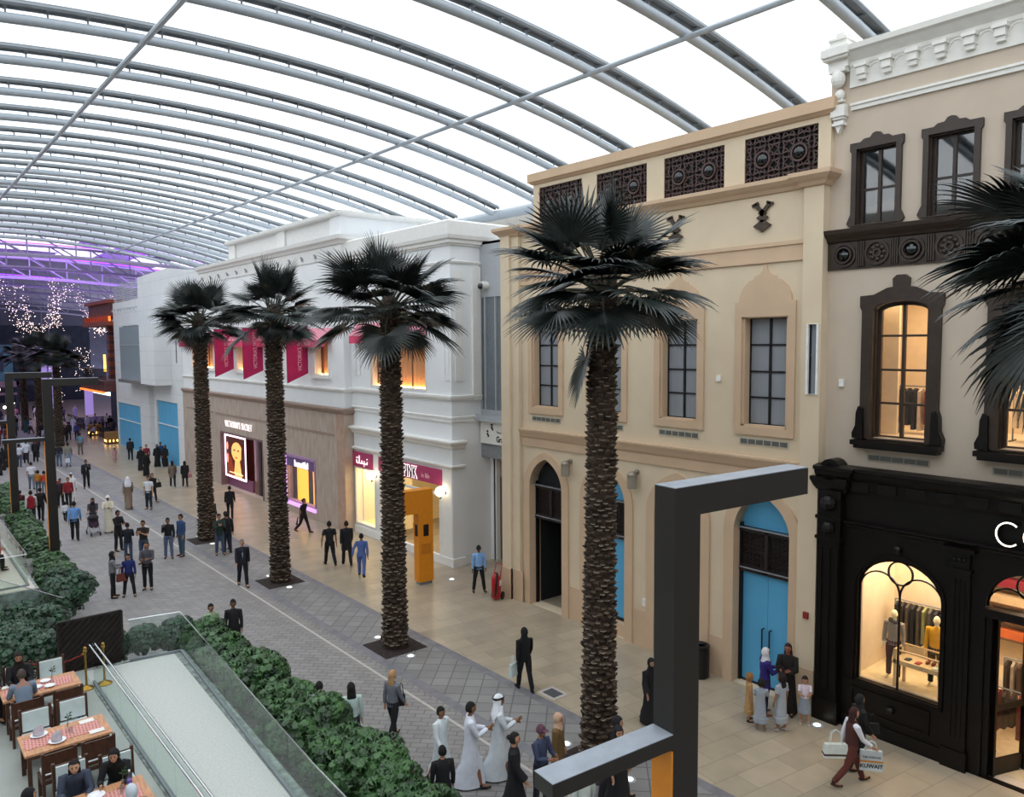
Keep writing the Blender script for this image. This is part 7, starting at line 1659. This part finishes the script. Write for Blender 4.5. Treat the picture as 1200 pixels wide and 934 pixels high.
cols = [('maroon', '#5c1f2a'), ('black', '#14131a'), ('navy', '#1c2238'), ('white', '#c9c6e0'), ('violet', '#6a5aa0'), ('grey', '#5c5a68'), ('brown', '#4a3630'), ('pink', '#a8688a'), ('teal', '#2f4c58'), ('mustard', '#8a6a2a'), ('olive', '#4a4a2c'), ('cream', '#b8b0b8')]
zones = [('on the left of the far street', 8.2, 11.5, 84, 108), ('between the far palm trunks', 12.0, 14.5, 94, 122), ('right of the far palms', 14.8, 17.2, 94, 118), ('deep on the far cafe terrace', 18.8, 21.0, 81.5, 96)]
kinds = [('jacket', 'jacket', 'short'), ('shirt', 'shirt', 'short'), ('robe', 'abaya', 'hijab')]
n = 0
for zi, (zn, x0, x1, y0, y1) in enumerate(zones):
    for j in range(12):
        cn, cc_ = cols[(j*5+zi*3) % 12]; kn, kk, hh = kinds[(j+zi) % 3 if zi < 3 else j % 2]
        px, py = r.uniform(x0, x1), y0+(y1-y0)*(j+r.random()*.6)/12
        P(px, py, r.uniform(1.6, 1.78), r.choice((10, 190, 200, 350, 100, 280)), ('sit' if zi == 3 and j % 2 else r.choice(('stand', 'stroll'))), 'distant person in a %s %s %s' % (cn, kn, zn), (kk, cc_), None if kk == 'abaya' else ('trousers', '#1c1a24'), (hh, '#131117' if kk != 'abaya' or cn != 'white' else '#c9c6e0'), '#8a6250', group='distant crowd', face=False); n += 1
# ---- things carried or pushed
def bag(name, x, y, z, w, d, h, rz, c, lab, handle=.22, deco=None):
    t = thing(name, lab, 'bag', (x, y, z), rz); m = cloth(c, 'b')
    k = MB(); k.loft([(0, 0, 0, .01, .01), (0, 0, .002, w/2, d/2)], m, 4)
    k.v = []; k.f = []; k.m = []
    v = [(-w/2, -d/2, 0), (w/2, -d/2, 0), (w/2, d/2, 0), (-w/2, d/2, 0), (-w*.46, -d*.3, h), (w*.46, -d*.3, h), (w*.46, d*.3, h), (-w*.46, d*.3, h)]
    k.add(v, [(0,3,2,1),(4,5,6,7),(0,1,5,4),(1,2,6,5),(2,3,7,6),(3,0,4,7)], m); o = k.build('bag_body', t)
    if handle:
        k = MB()
        for s in (-1, 1): k.tube([(-w*.25, s*d*.28, h), (-w*.18, s*d*.2, h+handle*.8), (0, s*d*.1, h+handle), (w*.18, s*d*.2, h+handle*.8), (w*.25, s*d*.28, h)], .009, m, 5)
        k.build('handle', t)
    if deco: deco(t, w, d, h)
    return t
bag('shopping_bag', 12.85, 15.5, .42, .3, .12, .34, .3, '#c9d6d4', 'white shopping bag in the hand of the woman in black on the beige tiles')
bag('handbag', 15.15, 7.75, .62, .5, .16, .28, -.75, '#cfd3cc', 'large white leather handbag on the arm of the woman in maroon', .3, lambda t, w, d, h: (lambda k: (k.box(-w/2-.003, w/2+.003, -d/2-.004, d/2+.004, .05, .085, cloth('#4a3a30')), k.build('trim_band', t)))(MB()))
def kw(t, w, d, h):
    k = MB(); k.text('THE AVENUES', .058, M_blk, (0, -d/2-.004, h*.66), RY, .001, off=.001); k.text('KUWAIT', .115, M_blk, (0, -d/2-.004, h*.16), RY, .001, off=.003); k.build('lettering', t)
    k = MB(); k.box(-w/2, w/2, -d/2-.005, -d/2, h*.44, h*.53, cloth('#c98a3a')); k.build('orange_band', t)
bag('shopping_bag', 15.78, 7.3, .3, .46, .12, .42, -.9, '#c6cfd4', 'white shopping bag with an orange band and black capitals carried by the striding woman', .2, kw)
bag('handbag', 16.45, 7.6, .75, .3, .12, .22, -.7, '#17161a', 'black handbag on the arm of the woman in black by the dark shopfront')
bag('handbag', 6.85, 30.8, .62, .34, .14, .28, .2, '#6a3226', 'red-brown handbag held by the woman in the grey cardigan')
bag('handbag', 12.95, 48.5, .85, .42, .16, .3, .2, '#1c1a1c', 'large black shoulder bag of the woman beside the white printed T-shirt')
bag('handbag', 15.98, 52.3, .6, .26, .12, .22, .2, '#a0707a', 'small pink handbag of the rightmost woman in black near the palm')
bag('shopping_bag', 11.5, 66.9, .35, .3, .1, .34, .2, '#d0d2dc', 'white carrier bag of the man in grey shirt seen from behind')
bag('shopping_bag', 9.62, 12.85, .05, .36, .2, .34, .4, '#cdd2d2', 'crumpled white bag low between the two men in white robes')
bag('shoulder_bag', 9.3, 15.35, .78, .2, .1, .26, -.4, '#22242c', 'dark shoulder bag of the fair long-haired woman', .28)
bag('backpack', 16.05, 67.4, 1.0, .3, .16, .42, 0, '#20242c', 'dark backpack on the man walking toward the cafe', 0)
k = MB(); k.tube([(15.83, 35.45, .86), (15.72, 35.35, .5)], [.02, .05], M_blk, 8); tag(k.build('umbrella'), 'short black folded umbrella swinging from the hand of the woman in black', 'umbrella')
# printed and striped details on clothing
# stroller
t = thing('baby_stroller', 'dark three-wheeled baby stroller pushed beside the man in cream robe', 'stroller', (8.22, 42.15, 0), PI)
k = MB()
for s in (-1, 1): k.tube([(s*.22, -.35, 1.0), (s*.24, .1, .45), (s*.2, .45, .12)], .018, M_steelD, 6); k.tube([(s*.24, -.3, .14), (s*.24, .05, .55)], .018, M_steelD, 6)
k.tube([(-.22, -.35, 1.0), (.22, -.35, 1.0)], .02, M_blk, 6); k.build('frame', t)
k = MB(); k.loft([(0, .1, .42, .2, .22), (0, .05, .5, .23, .26), (0, -.02, .7, .22, .16), (0, -.05, .82, .18, .1)], cloth('#3a2238'), 12); k.build('seat', t)
k = MB(); k.ball((0, -.02, .82), .26, cloth('#201a22'), 12, 6, (1, 1, .6)); k.build('hood', t)
k = MB(); k.box(-.18, .18, .1, .36, .2, .34, cloth('#c9c9d2')); k.build('basket', t)
for x, y in ((-.25, -.3), (.25, -.3), (-.2, .45), (.2, .45)): k = MB(); k.tube([(x-.02, y, .1), (x+.02, y, .1)], .1, M_blk, 14); k.build('wheel', t)
# mannequins in the arched window
def mannequin(x, y, z, lab, tc_, bc, scarf=None, head=270):
    t = thing('mannequin', lab, 'mannequin', (x, y, z), -math.radians(head), 'dressed mannequins in the arched shop window', scale=.95)
    dress(t, cached(('b', 'stand', 1.0), lambda: body_mesh('stand', 1.0)), 'body', M_bone)
    dress(t, cached(('t', 'stand', 'shirt'), lambda: top('stand', 'long', .04, 1.0)), 'sweater', tc_); dress(t, cached(('l', 'stand'), lambda: trousers('stand')), 'trousers', bc)
    if scarf:
        up = joints('stand')['up']; k = MB(); k.tube([(up(0, 0, .55).x+.1*math.cos(2*PI*i/14), up(0, 0, .55).y+.09*math.sin(2*PI*i/14), up(0, 0, .57).z+.02*math.sin(i)) for i in range(15)], .045, cloth(scarf), 8); k.build('scarf', t, smooth=True)
    return t
mannequin(18.75, 8.2, 1.1, 'mannequin in a grey sweater with dark scarf and maroon trousers', '#8f857a', '#4a2022', '#3a3a3a', 262)
mannequin(19.05, 7.35, 1.1, 'mannequin in a mustard yellow sweater', '#d09a1c', '#23252a', None, 262)
